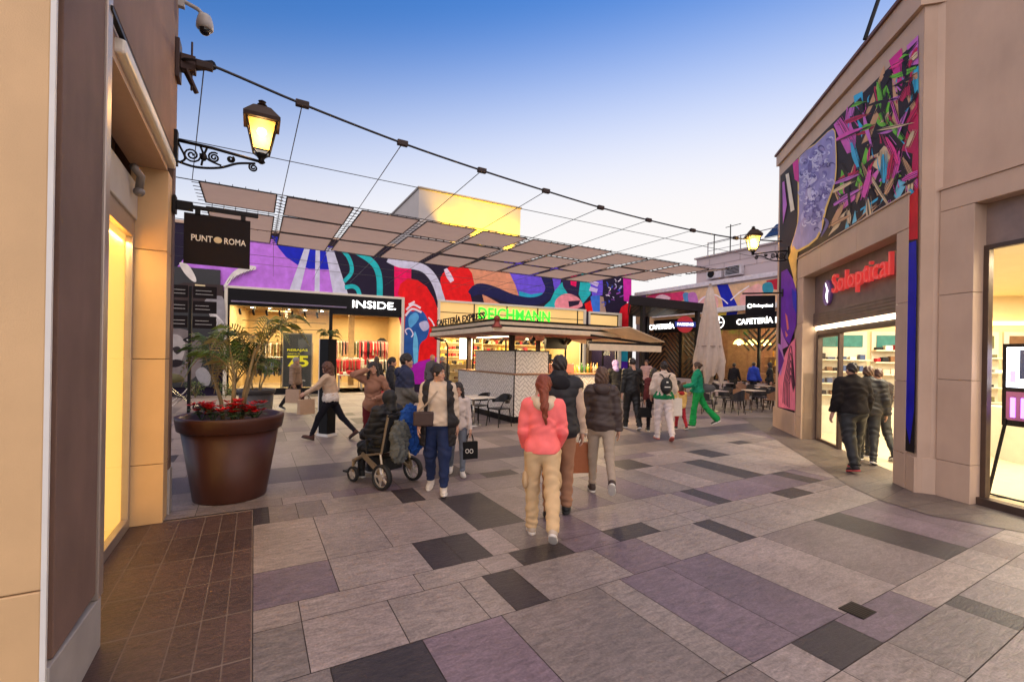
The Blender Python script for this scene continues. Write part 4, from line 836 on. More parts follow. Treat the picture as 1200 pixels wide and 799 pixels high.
# ---------------- pergola, parasol, terrace
PERG = mat('pergola_dark', (.018,.014,.016), .5, .1, noise=.1, spec=.2)
b = MB(); b.slab([(15.1,15.5,4.3),(20.45,15.5,4.3),(20.45,15.5,4.72),(15.1,15.5,4.72)], (0,.06,0)); b.slab([(15.1,15.56,4.3),(18.9,19.6,4.3),(18.9,19.6,4.72),(15.1,15.56,4.72)], (.06,0,0)); b.build('fascia', PERG, pg)
b = MB(); b.prism([(15.2,15.57),(20.4,15.57),(20.4,19.6),(18.98,19.6)], 4.28, 4.31); b.build('ceiling_panel', PERG, pg)
b = MB()
for i in range(24):
    for j in range(14):
        if (i*5+j*3)%4 and 15.2+.215*i > 15.4+.27*j*.95: b.box(15.2+.215*i,15.2+.215*i+.13,15.7+.27*j,15.7+.27*j+.06,4.272,4.278)
b.build('punched_pattern', mat('lit_hole_tan', (.32,.25,.17), .5), pg)  # light through the punched holes put in as tan boxes
for x, y in ((16.0,15.6),(19.9,15.6),(18.95,19.4),(20.3,19.4)):
    b = MB(); b.box(x-.09,x+.09,y-.09,y+.09,0,4.28); b.build('post', PERG, pg)
pk = root('parking_sign', (18.74,15.4,3.55), 'red disc parking sign with a blue bar reading PARKING', 'sign')
b = MB(); b.lathe([(.42,0),(.42,.05)], (0,0,0), 32); b.v = [(18.74+x*cs(TH)+z*sn(TH), 15.4-x*sn(TH)+z*cs(TH), 3.55+y) for x, y, z in b.v]; b.build('disc', mat('sign_red', (.55,.02,.03), .4), pk)
b = MB(); q = [(18.74+x*cs(TH)-.02*sn(TH),15.4-x*sn(TH)-.02*cs(TH),3.55+z) for x, z in ((-.52,-.13),(.52,-.13),(.52,.13),(-.52,.13))]; b.slab(q, (.015*sn(TH),.015*cs(TH),0)); b.build('bar', mat('sign_blue', (.02,.06,.45), .4), pk)
text('lettering', 'PARKING', (18.74-.026*sn(TH),15.4-.026*cs(TH),3.55), (cs(TH),-sn(TH),0), .13, .8, WL, pk, .003, .01)
b = MB(); b.tube([(18.9,15.45,3.55),(19.85,15.45,3.55)], .03, 6); b.build('arm', PERG, pk)
um = root('closed_parasol', (16.2,12.1,0), 'tall closed beige parasol standing among the terrace tables', 'parasol')
b = MB(); b.lathe([(.35,0),(.35,.1),(.06,.12),(.05,.4)], (0,0,0), 16); b.build('base', mat('parasol_base', (.1,.09,.085), .6), um, local=True)
b = MB(); b.tube([(0,0,.1),(0,0,4.9)], .045, 8); b.build('pole', mat('parasol_pole', (.45,.38,.3), .4), um, local=True)
b = MB(); n = 64; vs = []; prof = [(.04,4.92),(.13,4.6),(.22,4.0),(.31,3.3),(.40,2.6),(.47,2.1),(.53,1.75),(.50,1.45),(.42,1.1)]
for i, (r0, z) in enumerate(prof):
    for k in range(n):
        a = 2*math.pi*k/n; am = min(1, i/3)
        rr0 = r0*(1+am*(.17*math.cos(8*a+.4*i)+.07*math.cos(19*a+i)))
        zz_ = z + (.25*math.cos(4*a+1) + .1*math.cos(8*a) if i >= 7 else 0)
        vs.append((rr0*math.cos(a), rr0*math.sin(a), zz_))
b.add(vs, [(i*n+k, i*n+(k+1)%n, (i+1)*n+(k+1)%n, (i+1)*n+k) for i in range(len(prof)-1) for k in range(n)]+[list(range(n))])
b.build('folded_canopy', mat('parasol_beige', (.62,.51,.43), .85, noise=.06, bump=.1), um, smooth=True, local=True)
b = MB(); b.tube([(.44*math.cos(a),.44*math.sin(a),2.35) for a in [2*math.pi*i/16 for i in range(17)]], .02, 5); b.build('strap', mat('parasol_strap', (.3,.22,.18), .8), um, local=True)
# chairs and tables
def mk_chair(kind, name, label, group):
    r = root(name, (0,0,0), label, 'chair', group)
    fm = DKMET if kind != 'tan' else mat('chair_brown_leg', (.07,.035,.02), .5)
    sm = {'dark': mat('chair_charcoal', (.025,.023,.026), .6, bump=.2), 'tan': mat('chair_tan', (.30,.16,.09), .6, bump=.2), 'metal': mat('chair_metal', (.03,.03,.032), .4, .6)}[kind]
    b = MB()
    n = 9; top = []; 
    b.slab([(-.22,-.22,.44),(.22,-.22,.44),(.2,.2,.44),(-.2,.2,.44)], (0,0,.03)); b.build('seat', sm, r, local=True, bevel=.012)
    b = MB(); vs = []
    for i in range(n):   # wrapped tub back
        a = R(-15+210*i/(n-1)); x, y = .26*math.cos(a), .04+.24*math.sin(a); h = .66+.16*max(0,math.sin(a))**1.2
        lo = .60 if kind == 'metal' else .48
        vs += [(x,y,lo),(x*1.06,y*1.06,h),(x*.93,y*.93+.002,lo),(x*.99,y*.99,h)]
    fs = []
    for i in range(n-1):
        o = 4*i; fs += [(o,o+4,o+5,o+1),(o+3,o+7,o+6,o+2),(o+1,o+5,o+7,o+3),(o,o+2,o+6,o+4)]
    fs += [(0,1,3,2),(4*n-4,4*n-2,4*n-1,4*n-3)]
    b.add(vs, fs); b.build('backrest', sm, r, smooth=False, local=True)
    for x, y in ((-.19,-.19),(.19,-.19),(-.18,.19),(.18,.19)):
        b = MB(); b.tube([(x,y,.45),(x*1.22,y*1.25,0)], [.017,.012], 6); b.build('leg', fm, r, local=True)
    if kind == 'metal':
        b = MB(); b.tube(smooth_line([(-.25,-.2,.45),(-.28,-.1,.66),(-.25,.12,.68),(-.16,.27,.8),(.16,.27,.8),(.25,.12,.68),(.28,-.1,.66),(.25,-.2,.45)]), .013, 6); b.build('arm_frame', fm, r, local=True, smooth=True)
    return r
def mk_table(name, label, group, topm, w=.7, h=.74):
    r = root(name, (0,0,0), label, 'table', group)
    b = MB(); b.box(-w/2,w/2,-w/2,w/2,h-.03,h); b.build('table_top', topm, r, local=True, bevel=.008)
    b = MB(); b.tube([(0,0,.03),(0,0,h-.03)], .035, 8); b.build('pedestal', CHR, r, local=True, smooth=True)
    b = MB(); b.lathe([(.23,0),(.22,.02),(.05,.035)], (0,0,0), 18); b.build('base', CHR, r, local=True)
    return r
WT = mat('table_white', (.72,.68,.62), .35, noise=.04); GT = mat('table_greige', (.42,.34,.30), .4, noise=.1)
kt = mk_table('cafe_table', 'white square pedestal table standing beside the kiosk counter', 'cafe tables', WT, .8); kt.location = (5.0,10.75,0); kt.rotation_euler.z = .25
kc = mk_chair('metal', 'metal_chair', 'black metal armchair pushed to the white table, nearer the kiosk corner', 'metal chairs by the kiosk'); kc.location = (5.55,10.35,0); kc.rotation_euler.z = R(-75)
dup(kc, (5.35,11.2,0), R(-160), 'black metal armchair behind the white table by the kiosk')
dup(kc, (4.45,11.1,0), R(100), 'black metal armchair left of the white table, nearest the girl in white')
GT_ = mk_table('terrace_table', 'greige terrace table nearest the street by the child in yellow', 'terrace tables', GT)
DC = mk_chair('dark', 'tub_chair', 'charcoal tub chair nearest the woman in green', 'terrace tub chairs'); TC = mk_chair('tan', 'wicker_chair', 'tan wicker chair', 'terrace wicker chairs')
tabs = [(14.0,10.25,'greige terrace table nearest the woman in green'),(15.6,9.9,'greige terrace table in front of the dark tub chairs row'),(17.4,10.6,'greige terrace table beside the closed parasol'),(17.3,9.2,'greige terrace table nearest the painted wall corner'),(19.0,11.6,'greige terrace table under the blue jacket'),(19.2,13.6,'greige terrace table behind the closed parasol, by the cafe front'),(14.2,14.0,'greige terrace table right of the kiosk awning'),(12.6,15.3,'greige terrace table farthest left, behind the man in black'),(16.2,14.4,'greige terrace table under the pergola edge')]
used_t, used_d, used_t2 = False, False, False
ct = 0
spots = []
for i, (x, y, lab) in enumerate(tabs):
    o = GT_ if i == 0 else dup(GT_); o.location = (x,y,0); o.rotation_euler.z = .15*((i*7)%5-2); o['label'] = lab
    spots += [(x-.75,y-.15,R(90)),(x+.1,y-.75,R(180)),(x+.75,y+.1,R(-90)),(x,y+.75,0)]
where = ['street side','kiosk side','far side','wall side']; dn = tn = 0
tname = ['table nearest the woman in green','table before the tub chair row','table beside the closed parasol','table nearest the painted wall corner','table under the blue jacket','table behind the closed parasol','table right of the kiosk awning','farthest left terrace table','table under the pergola edge']
side = ['kiosk side','street side','right-hand side','far side']
for k, (x, y, rz) in enumerate(spots):
    t, sd = divmod(k, 4)
    if (t, sd) in ((0,3),(3,2)): continue
    tan = (k*5)%7 in (1,4,6); src = TC if tan else DC
    first = (tn == 0) if tan else (dn == 0)
    o = src if first else dup(src); o.location = (x,y,0); o.rotation_euler.z = rz+.2*((k*3)%5-2)*.5
    o['label'] = '%s chair at the %s of the %s' % ('tan wicker' if tan else 'charcoal tub', side[sd], tname[t])
    if tan: tn += 1
    else: dn += 1
# metal arch barrier near the cafe wall
ba = root('arched_barrier', (18.6,17.2,0), 'chrome arched rail standing behind the terrace left of the parasol', 'barrier')
b = MB()
for k in range(4):
    r_ = .95-.2*k; b.tube([(18.6+r_*math.cos(a)*.2, 17.2+r_*math.cos(a), .05+(1.15-.22*k)*math.sin(a)**.6 if math.sin(a) > 0 else .05) for a in [math.pi*i/16 for i in range(17)]], .03, 6)
b.build('rail', CHR, ba, smooth=True)
# ================================================================ RIGHT BUILDING
ro, rd, ri = (8.5,3.1), (.7,.714), (.714,-.7)
RR = Fr(ro, rd, ri)
rb = root('optician_building', (10.5,5.2,0), 'beige shop building with painted upper wall and glazed optician entrance', 'building')
ze = lambda s: 6.82+.07*max(0,s)
b = MB(RR); s0, s1, sE, OZ = -.05, 3.8, 5.86, 3.78
def wallp(sa, sb, z0, z1a, z1b):
    b.add([(sa,0,z0),(sb,0,z0),(sb,.34,z0),(sa,.34,z0),(sa,0,z1a),(sb,0,z1b),(sb,.34,z1b),(sa,.34,z1a)], [(0,3,2,1),(4,5,6,7),(0,1,5,4),(1,2,6,5),(2,3,7,6),(3,0,4,7)])
wallp(-.58,s0,0,ze(-.58),ze(s0)); wallp(s1,sE,0,ze(s1),ze(sE)); wallp(s0,s1,OZ,ze(s0),ze(s1)); b.box(sE-.34,sE,.341,9,0,7.1)
b.build('wall', BEIGE, rb)
b = MB(RR); b.add([(-.62,-.06,ze(-.6)),(sE+.06,-.06,ze(sE)),(sE+.06,.4,ze(sE)),(-.62,.4,ze(-.6)),(-.62,-.06,ze(-.6)+.4),(sE+.06,-.06,ze(sE)+.28),(sE+.06,.4,ze(sE)+.28),(-.62,.4,ze(-.6)+.4)], [(0,3,2,1),(4,5,6,7),(0,1,5,4),(1,2,6,5),(2,3,7,6),(3,0,4,7)])
b.build('parapet', BEIGE, rb)
b = MB(RR); b.add([(-.66,-.1,ze(-.6)+.402),(sE+.1,-.1,ze(sE)+.282),(sE+.1,.45,ze(sE)+.282),(-.66,.45,ze(-.6)+.402),(-.66,-.1,ze(-.6)+.46),(sE+.1,-.1,ze(sE)+.34),(sE+.1,.45,ze(sE)+.34),(-.66,.45,ze(-.6)+.46)], [(0,3,2,1),(4,5,6,7),(0,1,5,4),(1,2,6,5),(2,3,7,6),(3,0,4,7)])
b.build('coping', mat('coping_redbrown', (.13,.05,.04), .6), rb)
b = MB(RR)   # entrance surround in stone blocks
for z0, z1 in ((0,.5),(.506,1.55),(1.556,2.7),(2.706,3.775)):
    b.box(-.35,s0,-.03,.33,z0,z1); b.box(s1,s1+.36,-.03,.33,z0,z1)
b.box(-.35,1.2,-.035,.3,3.781,4.27); b.box(1.206,2.8,-.035,.3,3.781,4.27); b.box(2.806,s1+.36,-.035,.3,3.781,4.27)
b.build('stone_surround', BEIGE, rb, bevel=.005)
b = MB(RR); b.box(-.37,s1+.38,-.06,.05,4.272,4.30); b.build('ledge', BEIGE, rb, bevel=.006)
b = MB(RR); b.box(s1+.362,sE+.02,-.05,.1,0,.55); b.build('plinth', BEIGE, rb, bevel=.006)
b = MB(RR); b.box(s0,s1,.22,.33,2.93,3.776); b.build('sign_panel', mat('sign_panel_brown', (.22,.15,.13), .5, .3), rb)
b = MB(RR); b.box(s0,s1,.2,.33,2.62,2.926)
for i in range(5): b.box(s0,s1,.19,.2,2.64+.06*i,2.68+.06*i)
b.build('shutter_box', mat('shutter_brown', (.2,.14,.12), .4, .4), rb)
b = MB(RR); b.box(s0,s1,.24,.3,2.54,2.6); b.build('light_strip', emit('door_strip', (1,.86,.6), 3.), rb)
RED = emit('letter_red', (.66,.05,.045), .09)
md = tuple(-c for c in rd)
text('lettering', 'Soloptical', RR((1.5,.16,3.36)), (*md,0), .5, 2.2, RED, rb, .06, .004)
b = MB(); n = 28; ring_ = [(3.02+.2*math.cos(2*math.pi*i/n), 3.3+.27*math.sin(2*math.pi*i/n)) for i in range(n)]
b.slab([RR((s_,.165,z)) for s_, z in ring_], (ri[0]*.05,ri[1]*.05,0)); b.slab([RR((s_,.158,z)) for s_, z in [(3.07,3.52),(2.99,3.36),(3.05,3.22),(2.95,3.08),(2.98,3.22),(2.93,3.34)]], (ri[0]*.006,ri[1]*.006,0), 1)
b.build('round_emblem', [mat('emblem_violet', (.25,.12,.38), .4), WL], rb)
BRN = mat('door_brown_metal', (.10,.065,.05), .4, .5)
b = MB(RR); b.box(s0,s1,.26,.36,2.42,2.54); b.box(s1-.1,s1,.26,.36,0,2.42); b.box(s0,s0+.06,.26,.36,0,2.42); b.box(2.62,2.70,.27,.35,0,2.42); b.box(2.7,s1-.1,.28,.34,0,.06); b.box(2.7,s1-.1,.28,.34,2.36,2.42); df = b.build('door_frame', BRN, rb, bevel=.004)
b = MB(RR); b.box(2.7,s1-.1,.305,.315,.06,2.36); b.build('pane', GL, df)
b = MB(RR); b.box(2.74,2.78,.22,.26,.8,1.5); b.build('handle', ALU, df)
# interior of the optician
CRW = mat('optician_cream', (.66,.54,.34), .6, noise=.03)
shop_room = [RR((5.3,.36,0))[:2], RR((s0-.1,.36,0))[:2], (8.52,2.62), (8.51,2.4), (6.8,-2.3), (11.2,-4.0), RR((-3.5,6.2,0))[:2], RR((5.3,6.2,0))[:2]]
b = MB(RR); b.box(-3.5,5.5,6.2,6.4,0,3.5); b.box(5.3,5.5,.4,6.2,0,3.5); b.build('inner_wall', CRW, rb)
b = MB(); b.prism(shop_room, 3.46, 3.52); b.build('shop_ceiling', CRW, rb)
b = MB(); b.prism(shop_room, -.004, .006); b.build('inner_floor', mat('optician_floor', (.7,.6,.42), .15, noise=.04), rb)
for s_, d in ((1,1.8),(3,1.8),(1,4.4),(3.4,4.4)): area('optician_light', RR((s_,d,3.42)), .9, 56, (1,.89,.66))
RW = Fr(RR((5.28,0,0))[:2], ri, (-rd[0],-rd[1]))   # the wall one sees through the door: s runs into the shop, d out into the room
def wall_shelf(s0_, s1_, label, zs, cols):
    r = root('display_shelf', RW(((s0_+s1_)/2,.1,0)), label, 'shelf unit', 'display shelves in the right-hand shop')
    b = MB(RW); b.box(s0_,s1_,.0,.03,.1,2.6); [b.box(s0_,s1_,.03,.26,z,z+.03) for z in zs]; b.box(s0_,s1_,.03,.34,0,.7); b.build('shelf', OFFW, r)
    b = MB(RW)
    for z in zs:
        x = s0_+.04
        while x < s1_-.14: w_ = rg.uniform(.07,.16); b.box(x,x+w_,.06,.2,z+.031,z+.031+rg.uniform(.04,.16),rg.randint(0,len(cols)-1)); x += w_+rg.uniform(.02,.1)
    b.build('goods', [CLOTH[c] for c in cols], r, kind='stuff')
    b = MB(RW); b.box(s0_+.1,s1_-.1,.031,.05,2.2,2.5); b.build('header_panel', CLOTH[rg.choice([7,5,8])], r)
wall_shelf(.5,1.9,'cream wall shelves of small dark cases nearest the optician door',[.95,1.25,1.55,1.85],(1,4,7,6))
wall_shelf(2.0,3.5,'cream wall shelves of brown and white goods deeper in the optician',[.9,1.2,1.5,1.8,2.1],(1,7,2,6,0))
wall_shelf(3.6,4.6,'cream wall shelves of red and black goods seen through the right-hand window',[.9,1.25,1.6,1.95],(0,1,3,6,5))
wall_shelf(4.7,6.0,'cream wall shelves of pictured boxes at the far back corner of the shop',[.9,1.2,1.5,1.8,2.1],(0,3,6,4,5))
ctr = root('shop_counter', RR((2.5,3.2,0)), 'cream counter with a poster inside the optician door', 'counter')
b = MB(RR); b.box(1.9,3.2,3.0,3.5,0,1.0); b.build('body', OFFW, ctr, bevel=.01)
b = MB(RR); b.box(2.3,2.75,3.1,3.14,1.02,1.6); b.build('framed_picture', CLOTH[7], ctr)
# the painted upper wall
m3 = Mural(ro, ri, .006)
DKP = (30,14,30)
def q8(pts): return [(880+x/2.6625, y/2.6625) for x, y in pts]
def q5(pts): return [(900+x/3.995, 220+y/3.995) for x, y in pts]
def q6(pts): return [(900+x/4.44, 400+y/4.44) for x, y in pts]
wtop = [(914.5,204),(1076.5,45)]
m3.fill(DKP, [(914.5,206),(995,125),(1076.5,45),(1075,262),(1060,262),(1060.5,233),(936,300),(931,330),(931,500),(911,490)])
m3.fill((220,40,150), q8([(430,190),(470,150),(480,240),(470,270),(455,260)]))
m3.fill((204,112,204), q8([(485,145),(522,110),(523,200),(500,205),(492,170)])).fill((70,190,226), q8([(500,225),(523,205),(523,290),(505,305),(497,260)]))
m3.fill((196,24,86), q8([(523,290),(523,610),(490,690),(484,625),(500,560),(505,480),(470,470),(490,400),(500,330)]))
m3.fill((110,196,60), q8([(395,285),(410,245),(435,300),(430,340),(428,385),(405,395),(390,375),(405,330)]), 3)
for q in ([(350,375),(415,205),(418,225),(395,300),(370,350)],[(345,450),(400,315),(402,350),(365,455)],[(440,230),(455,235),(460,350),(465,385),(435,395),(445,340)]): m3.fill((206,160,120), q8(q))
m3.fill((60,180,224), q8([(320,300),(348,285),(355,400),(345,430),(330,370)]))
m3.fill((210,96,190), q8([(258,390),(275,370),(290,400),(300,330),(315,395),(328,420),(325,470),(300,480),(280,440)]))
m3.fill((110,196,60), q8([(325,580),(358,460),(366,470),(345,590)])).fill((110,196,60), q8([(275,605),(282,530),(293,540),(287,605)]))
m3.fill((224,196,156), q8([(365,490),(395,480),(415,455),(450,475),(440,500),(447,540),(410,540),(375,515)])); m3.fill((222,106,190), q8([(265,660),(400,525),(405,545),(350,600),(280,660)]))
m3.fill((150,200,70), q8([(385,590),(460,540),(470,550),(420,575)]))
for q in ([(345,680),(365,615),(382,665)],[(400,650),(412,595),(427,635)],[(440,630),(460,560),(488,570),(465,615)],[(315,700),(325,655),(330,690)],[(293,715),(300,680),(306,708)]): m3.fill((120,200,222), q8(q))
for q in ([(240,738),(262,700),(295,665),(272,710)],[(262,690),(300,655),(280,685)]): m3.fill((226,200,160), q8(q))
m3.clip = [(.994,1,-(206+.994*914.5)-1.5),(-1,0,1075.3),(-.538,-1,300+.538*936-1.5)]
for i in range(70):
    x, y = rm.uniform(270,515), rm.uniform(180,640)
    if y < 560-1.02*(x-110)+20: continue
    c = rm.choice([(216,80,170),(204,112,204),(60,180,224),(30,14,30),(30,14,30),(196,24,86),(206,160,120)]); a = rm.uniform(1.1,2.4); l = rm.uniform(14,44)
    m3.line(c, q8([(x,y),(x+l*.5*cs(a)+rm.uniform(-4,4),y-l*.5*sn(a)),(x+l*cs(a),y-l*sn(a))]), [rm.uniform(.6,2.4),rm.uniform(.6,1.6),.3], 3)
for i in range(120):
    x, y = rm.uniform(262,520), rm.uniform(110,690)
    lim = 545-1.07*(x-95)+14
    if y < lim or y > 745-.44*(x-240)-18 or (x < 285 and y < 560): continue
    a = rm.choice([1.2,1.9,.5])+rm.uniform(-.3,.3); l = rm.uniform(34,100); wv_ = rm.uniform(2.6,7.5); c = rm.choice([(226,84,180),(204,112,204),(204,112,204),(60,180,224),(110,196,60),(206,160,120),(226,200,160),(30,14,30),(30,14,30),(30,14,30),(196,24,86),(238,60,150)])
    m3.line(c, q8([(x-l/2*cs(a),y+l/2*sn(a)),(x+rm.uniform(-3,3),y+rm.uniform(-3,3)),(x+l/2*cs(a),y-l/2*sn(a))]), [wv_*.45,wv_,wv_*.3], 4)
    for k in range(7):   # bristle marks left beside each stroke
        o_ = rm.uniform(-1.2,1.2)*wv_*1.7; m3.line(rm.choice([c,(30,14,30)]), q8([(x-l*.6*cs(a)+o_,y+l*.6*sn(a)),(x+o_,y),(x+l*.62*cs(a)+o_,y-l*.62*sn(a))]), [.2,.55,.15], 2, .12)
m3.clip = [(.994,1,-(206+.994*914.5)-.5)]
# lavender swirl field with a yellow edge
m3.fill((232,196,110), q8([(150,490),(200,449),(256,401),(266,452),(265,560),(237,650),(208,745),(124,790),(144,700),(146,600)]), 3)
m3.fill((146,142,198), q8([(152,492),(200,452),(254,404),(263,455),(261,560),(232,645),(204,740),(128,780),(148,690),(150,590)]), 3)
for k in range(26):   # broad washes and folds of paint
    x0, y0 = rm.uniform(160,235), rm.uniform(450,690); m3.line(rm.choice([(176,172,216),(124,118,180),(200,198,230),(100,92,156),(160,150,196)]), q8([(x0,y0),(x0+rm.uniform(-14,14),y0+rm.uniform(14,30)),(x0+rm.uniform(-12,10)-6,y0+rm.uniform(36,64))]), [1.,rm.uniform(2.5,6),1.], 4)
for i in range(150):
    x, y = rm.uniform(156,250), rm.uniform(430,720)
    if y < 1.05*(255-x)+405 or x < 150+(y-600)*-.1 or x > 262-max(0,(y-560))*.36: continue
    r0 = rm.uniform(6,17); a0 = rm.uniform(0,6.28)
    m3.line(rm.choice([(186,184,224),(110,104,170),(206,206,236),(84,76,140)]), q8([(x+r0*k/5*cs(a0+k*.7),y+r0*k/5*sn(a0+k*.7)) for k in range(6)]), [.4,1.6,2,1.8,1.2,.4], 3)
m3.clip = []
m3.fill((214,44,150), q8([(130,510),(148,495),(150,570),(136,560)])).fill((230,220,200), q8([(108,545),(118,540),(136,655),(124,662)])).fill((190,110,200), q8([(98,570),(104,565),(112,640),(100,700)]))
# lower left part beside the door
m3.fill((226,186,104), q5([(95,330),(118,270),(140,300),(134,345),(132,470),(110,480),(118,420)])).fill((112,40,176), q5([(62,395),(90,380),(118,430),(133,480),(133,640),(100,735),(75,700),(60,650)]))
m3.fill((50,44,190), q5([(110,470),(134,490),(134,590),(118,560)])).fill((236,120,110), q5([(80,585),(90,600),(98,660),(90,668)])).fill((236,130,110), q5([(80,668),(94,690),(84,700)]))
m3.fill((196,120,200), q5([(60,650),(74,700),(96,740),(60,760)]))
m3.fill((250,132,160), q6([(52,190),(70,120),(92,60),(118,10),(142,-20),(142,360),(54,340)])).fill((196,140,210), q6([(52,10),(70,20),(84,90),(66,180),(52,150)])).fill((104,30,150), q6([(54,30),(70,60),(84,100),(60,165),(54,160)]))
for k in range(5): m3.line((60,24,50), q6([(78+k*8,320+k*6),(82+k*7,220),(100+k*3,120+k*25),(118,22+k*38),(130-k*1.5,110+k*25),(140-k*2,230+k*8)]), .9)
# red over blue corner strip
m3.fill((206,24,40), [(1060.8,236),(1076,220),(1075.5,284),(1060.8,288)]).fill((22,14,24), [(1060.6,282),(1075.5,280),(1071.5,531),(1058.5,527)])
m3.fill((24,22,176), [(1061.2,286),(1073.6,282),(1074,330),(1072.4,420),(1071,480),(1068,505),(1066,520),(1062,500),(1060,440),(1061,360)])
m3.build('wall_painting', rb)
# ---------------- rounded corner and shop window on the right edge
SSf = Fr((8.24,2.5), (-.33,-.944), (.944,-.33))
cp = [RR((-.58,0,0))[:2],(8.16,2.66),(8.24,2.5)]
b = MB(); b.prism([RR((-.585,0,0))[:2], (8.165,2.67), SSf((0,0,0))[:2], SSf((0,.3,0))[:2], RR((-.3,.3,0))[:2]], .5, 7.0); b.build('corner_wall', BEIGE, rb)
b = MB(); b.prism([RR((-.36,-.02,0))[:2], RR((-.58,-.03,0))[:2], (8.13,2.66), SSf((0,-.04,0))[:2], SSf((0,.25,0))[:2], RR((-.3,.25,0))[:2]], 0, .498); b.build('plinth', BEIGE, rb, bevel=.006)
b = MB(SSf); b.box(0,6,0,.3,4.21,7.25); b.build('upper_wall', BEIGE, rb)
b = MB(SSf)
for z0, z1 in ((0,.5),(.506,1.6),(1.606,2.75),(2.756,3.9)): b.box(.0,.4,-.04,.28,z0,z1)
b.box(.0,1.7,-.04,.28,3.906,4.2); b.box(1.706,5,-.04,.28,3.906,4.2); b.build('window_surround', BEIGE, rb, bevel=.005)
b = MB(SSf); b.box(-.02,5,-.06,.1,4.202,4.23); b.build('window_ledge', BEIGE, rb)
b = MB(SSf); b.box(.4,5,.16,.3,3.36,3.905); b.build('shutter_box', mat('shutter_taupe', (.24,.17,.145), .5), rb)
b = MB(SSf); b.box(.4,.46,.12,.2,.1,3.36); b.box(.4,5,.06,.2,0,.1); b.box(.46,5,.12,.2,3.3,3.36); b.box(3.2,3.26,.12,.2,.1,3.3); wn = b.build('window_frame', BRN, rb, bevel=.004)
b = MB(SSf); b.box(.46,3.2,.155,.165,.1,3.3); b.box(3.26,5,.155,.165,.1,3.3); b.build('pane', GL, wn)
b = MB(SSf); b.lathe([(.5,3.36),(.5,3.39)], (1.0,1.6,0), 28); b.build('ceiling_ring', emit('ceiling_ring', (1,.86,.6), 4), rb)
b = MB(RW); b.box(.5,6.1,.0,.06,2.75,2.85); b.build('cove_light', emit('cove_light', (1,.62,.14), 1.4), rb)
for s_, d in ((.9,1.2),(2.6,1.4)): area('window_shop_light', SSf((s_,d,3.32)), .8, 26, (1,.84,.55))
pb = root('goods_stand', SSf((.55,2.2,0)), 'stand of pictured boxes and a red bowl behind the shop window', 'display stand')
b = MB(SSf); b.box(.2,.9,2.0,2.4,.9,.95); b.box(.2,.9,2.0,2.4,1.2,1.24); b.box(.5,.56,2.15,2.2,0,.9); b.box(.3,.76,2.05,2.35,0,.03); b.build('stand', OFFW, pb)
b = MB(SSf); b.box(.25,.5,2.05,2.2,.955,1.15,0); b.box(.55,.85,2.05,2.2,.955,1.12,1); b.box(.25,.8,2.02,2.1,1.245,1.5,2); b.lathe([(.02,0),(.1,.02),(.16,.1)], (.55,2.2,1.6), 14, 0); b.box(.3,.8,2.0,2.35,1.56,1.6,3); b.build('goods', [CLOTH[0],CLOTH[6],CLOTH[3],OFFW], pb)
ts = root('screen_stand', SSf((.65,.75,0)), 'black easel with a lit advertising screen inside the right-hand window', 'screen')
b = MB(SSf)
b.tube([(.10,.72,.0),(.29,.72,1.1)], .02, 5); b.tube([(1.15,.72,.0),(1.02,.72,1.1)], .02, 5); b.tube([(.10,.72,.03),(1.15,.72,.03)], .015, 5); b.box(.24,1.06,.72,.8,1.0,2.1); b.build('easel_frame', FRM, ts)
b = MB(SSf); b.box(.29,1.01,.71,.718,1.52,2.05); b.build('display', emit('screen_white', (.75,.85,1), 1.6), ts)
b = MB(SSf); [b.box(.33+.1*i,.39+.12*i,.702,.709,1.58+.05*(i%3),1.6+.14*((i*2)%3+1), i%2) for i in range(5)]; b.box(.29,1.01,.71,.717,1.08,1.46,2); [b.box(.34+.11*i,.39+.11*i,.702,.709,1.12,1.38,0) for i in range(6)]
b.build('display_picture', [emit('screen_violet', (.3,.12,.7), 1.), emit('screen_black', (.03,.04,.08), .2), mat('screen_poster', (.35,.12,.3), .5)], ts)
b = MB(); b.prism([RR((sE,9,0))[:2], RR((sE,.4,0))[:2], RR((-.3,.4,0))[:2], SSf((0,.3,0))[:2], SSf((6,.3,0))[:2], SSf((6,8,0))[:2]], 6.3, 6.6); b.build('roof', MATS['roof_grey'], rb)
# right lantern and sign
def facing(v): return math.atan2(v[1], v[0])
lp = RR((4.95,0,0)); lantern((lp[0]-.0,lp[1]+.0,4.6), facing((-ri[0],-ri[1])), 'lit yellow street lantern on the painted wall at the right', (1,.8,.26), 60, 12)
h2 = root('hanging_sign', RR((5.3,0,3.5)), 'black hanging shop sign with small white lettering below the yellow lantern', 'sign', 'hanging shop signs')
b = MB(RR); b.box(5.24,5.36,-.04,0,3.52,3.72); b.box(5.28,5.32,-1.0,-.04,3.6,3.64); b.build('bracket', DKMET, h2)
b = MB(RR); b.box(5.285,5.315,-.92,-.2,3.0,3.56); b.build('board', BLK, h2, bevel=.004)
xd = (ri[0],ri[1],0)
text('lettering', 'Soloptical', RR((5.284,-.5,3.28)), xd, .11, .48, WL, h2, .003, .012)
b = MB(); b.tube([RR((5.28,-.82+.05*math.cos(2*math.pi*i/16),3.28+.05*math.sin(2*math.pi*i/16))) for i in range(17)], .014, 4); b.build('round_emblem', WL, h2)
po = root('roof_pipe', (8.9,3.4,7.3), 'dark pipe rising above the right-hand parapet', 'pipe')
b = MB(); b.tube([(8.45,3.55,7.0),(8.75,3.2,8.6)], .03, 6); b.build('tube', DKMET, po)
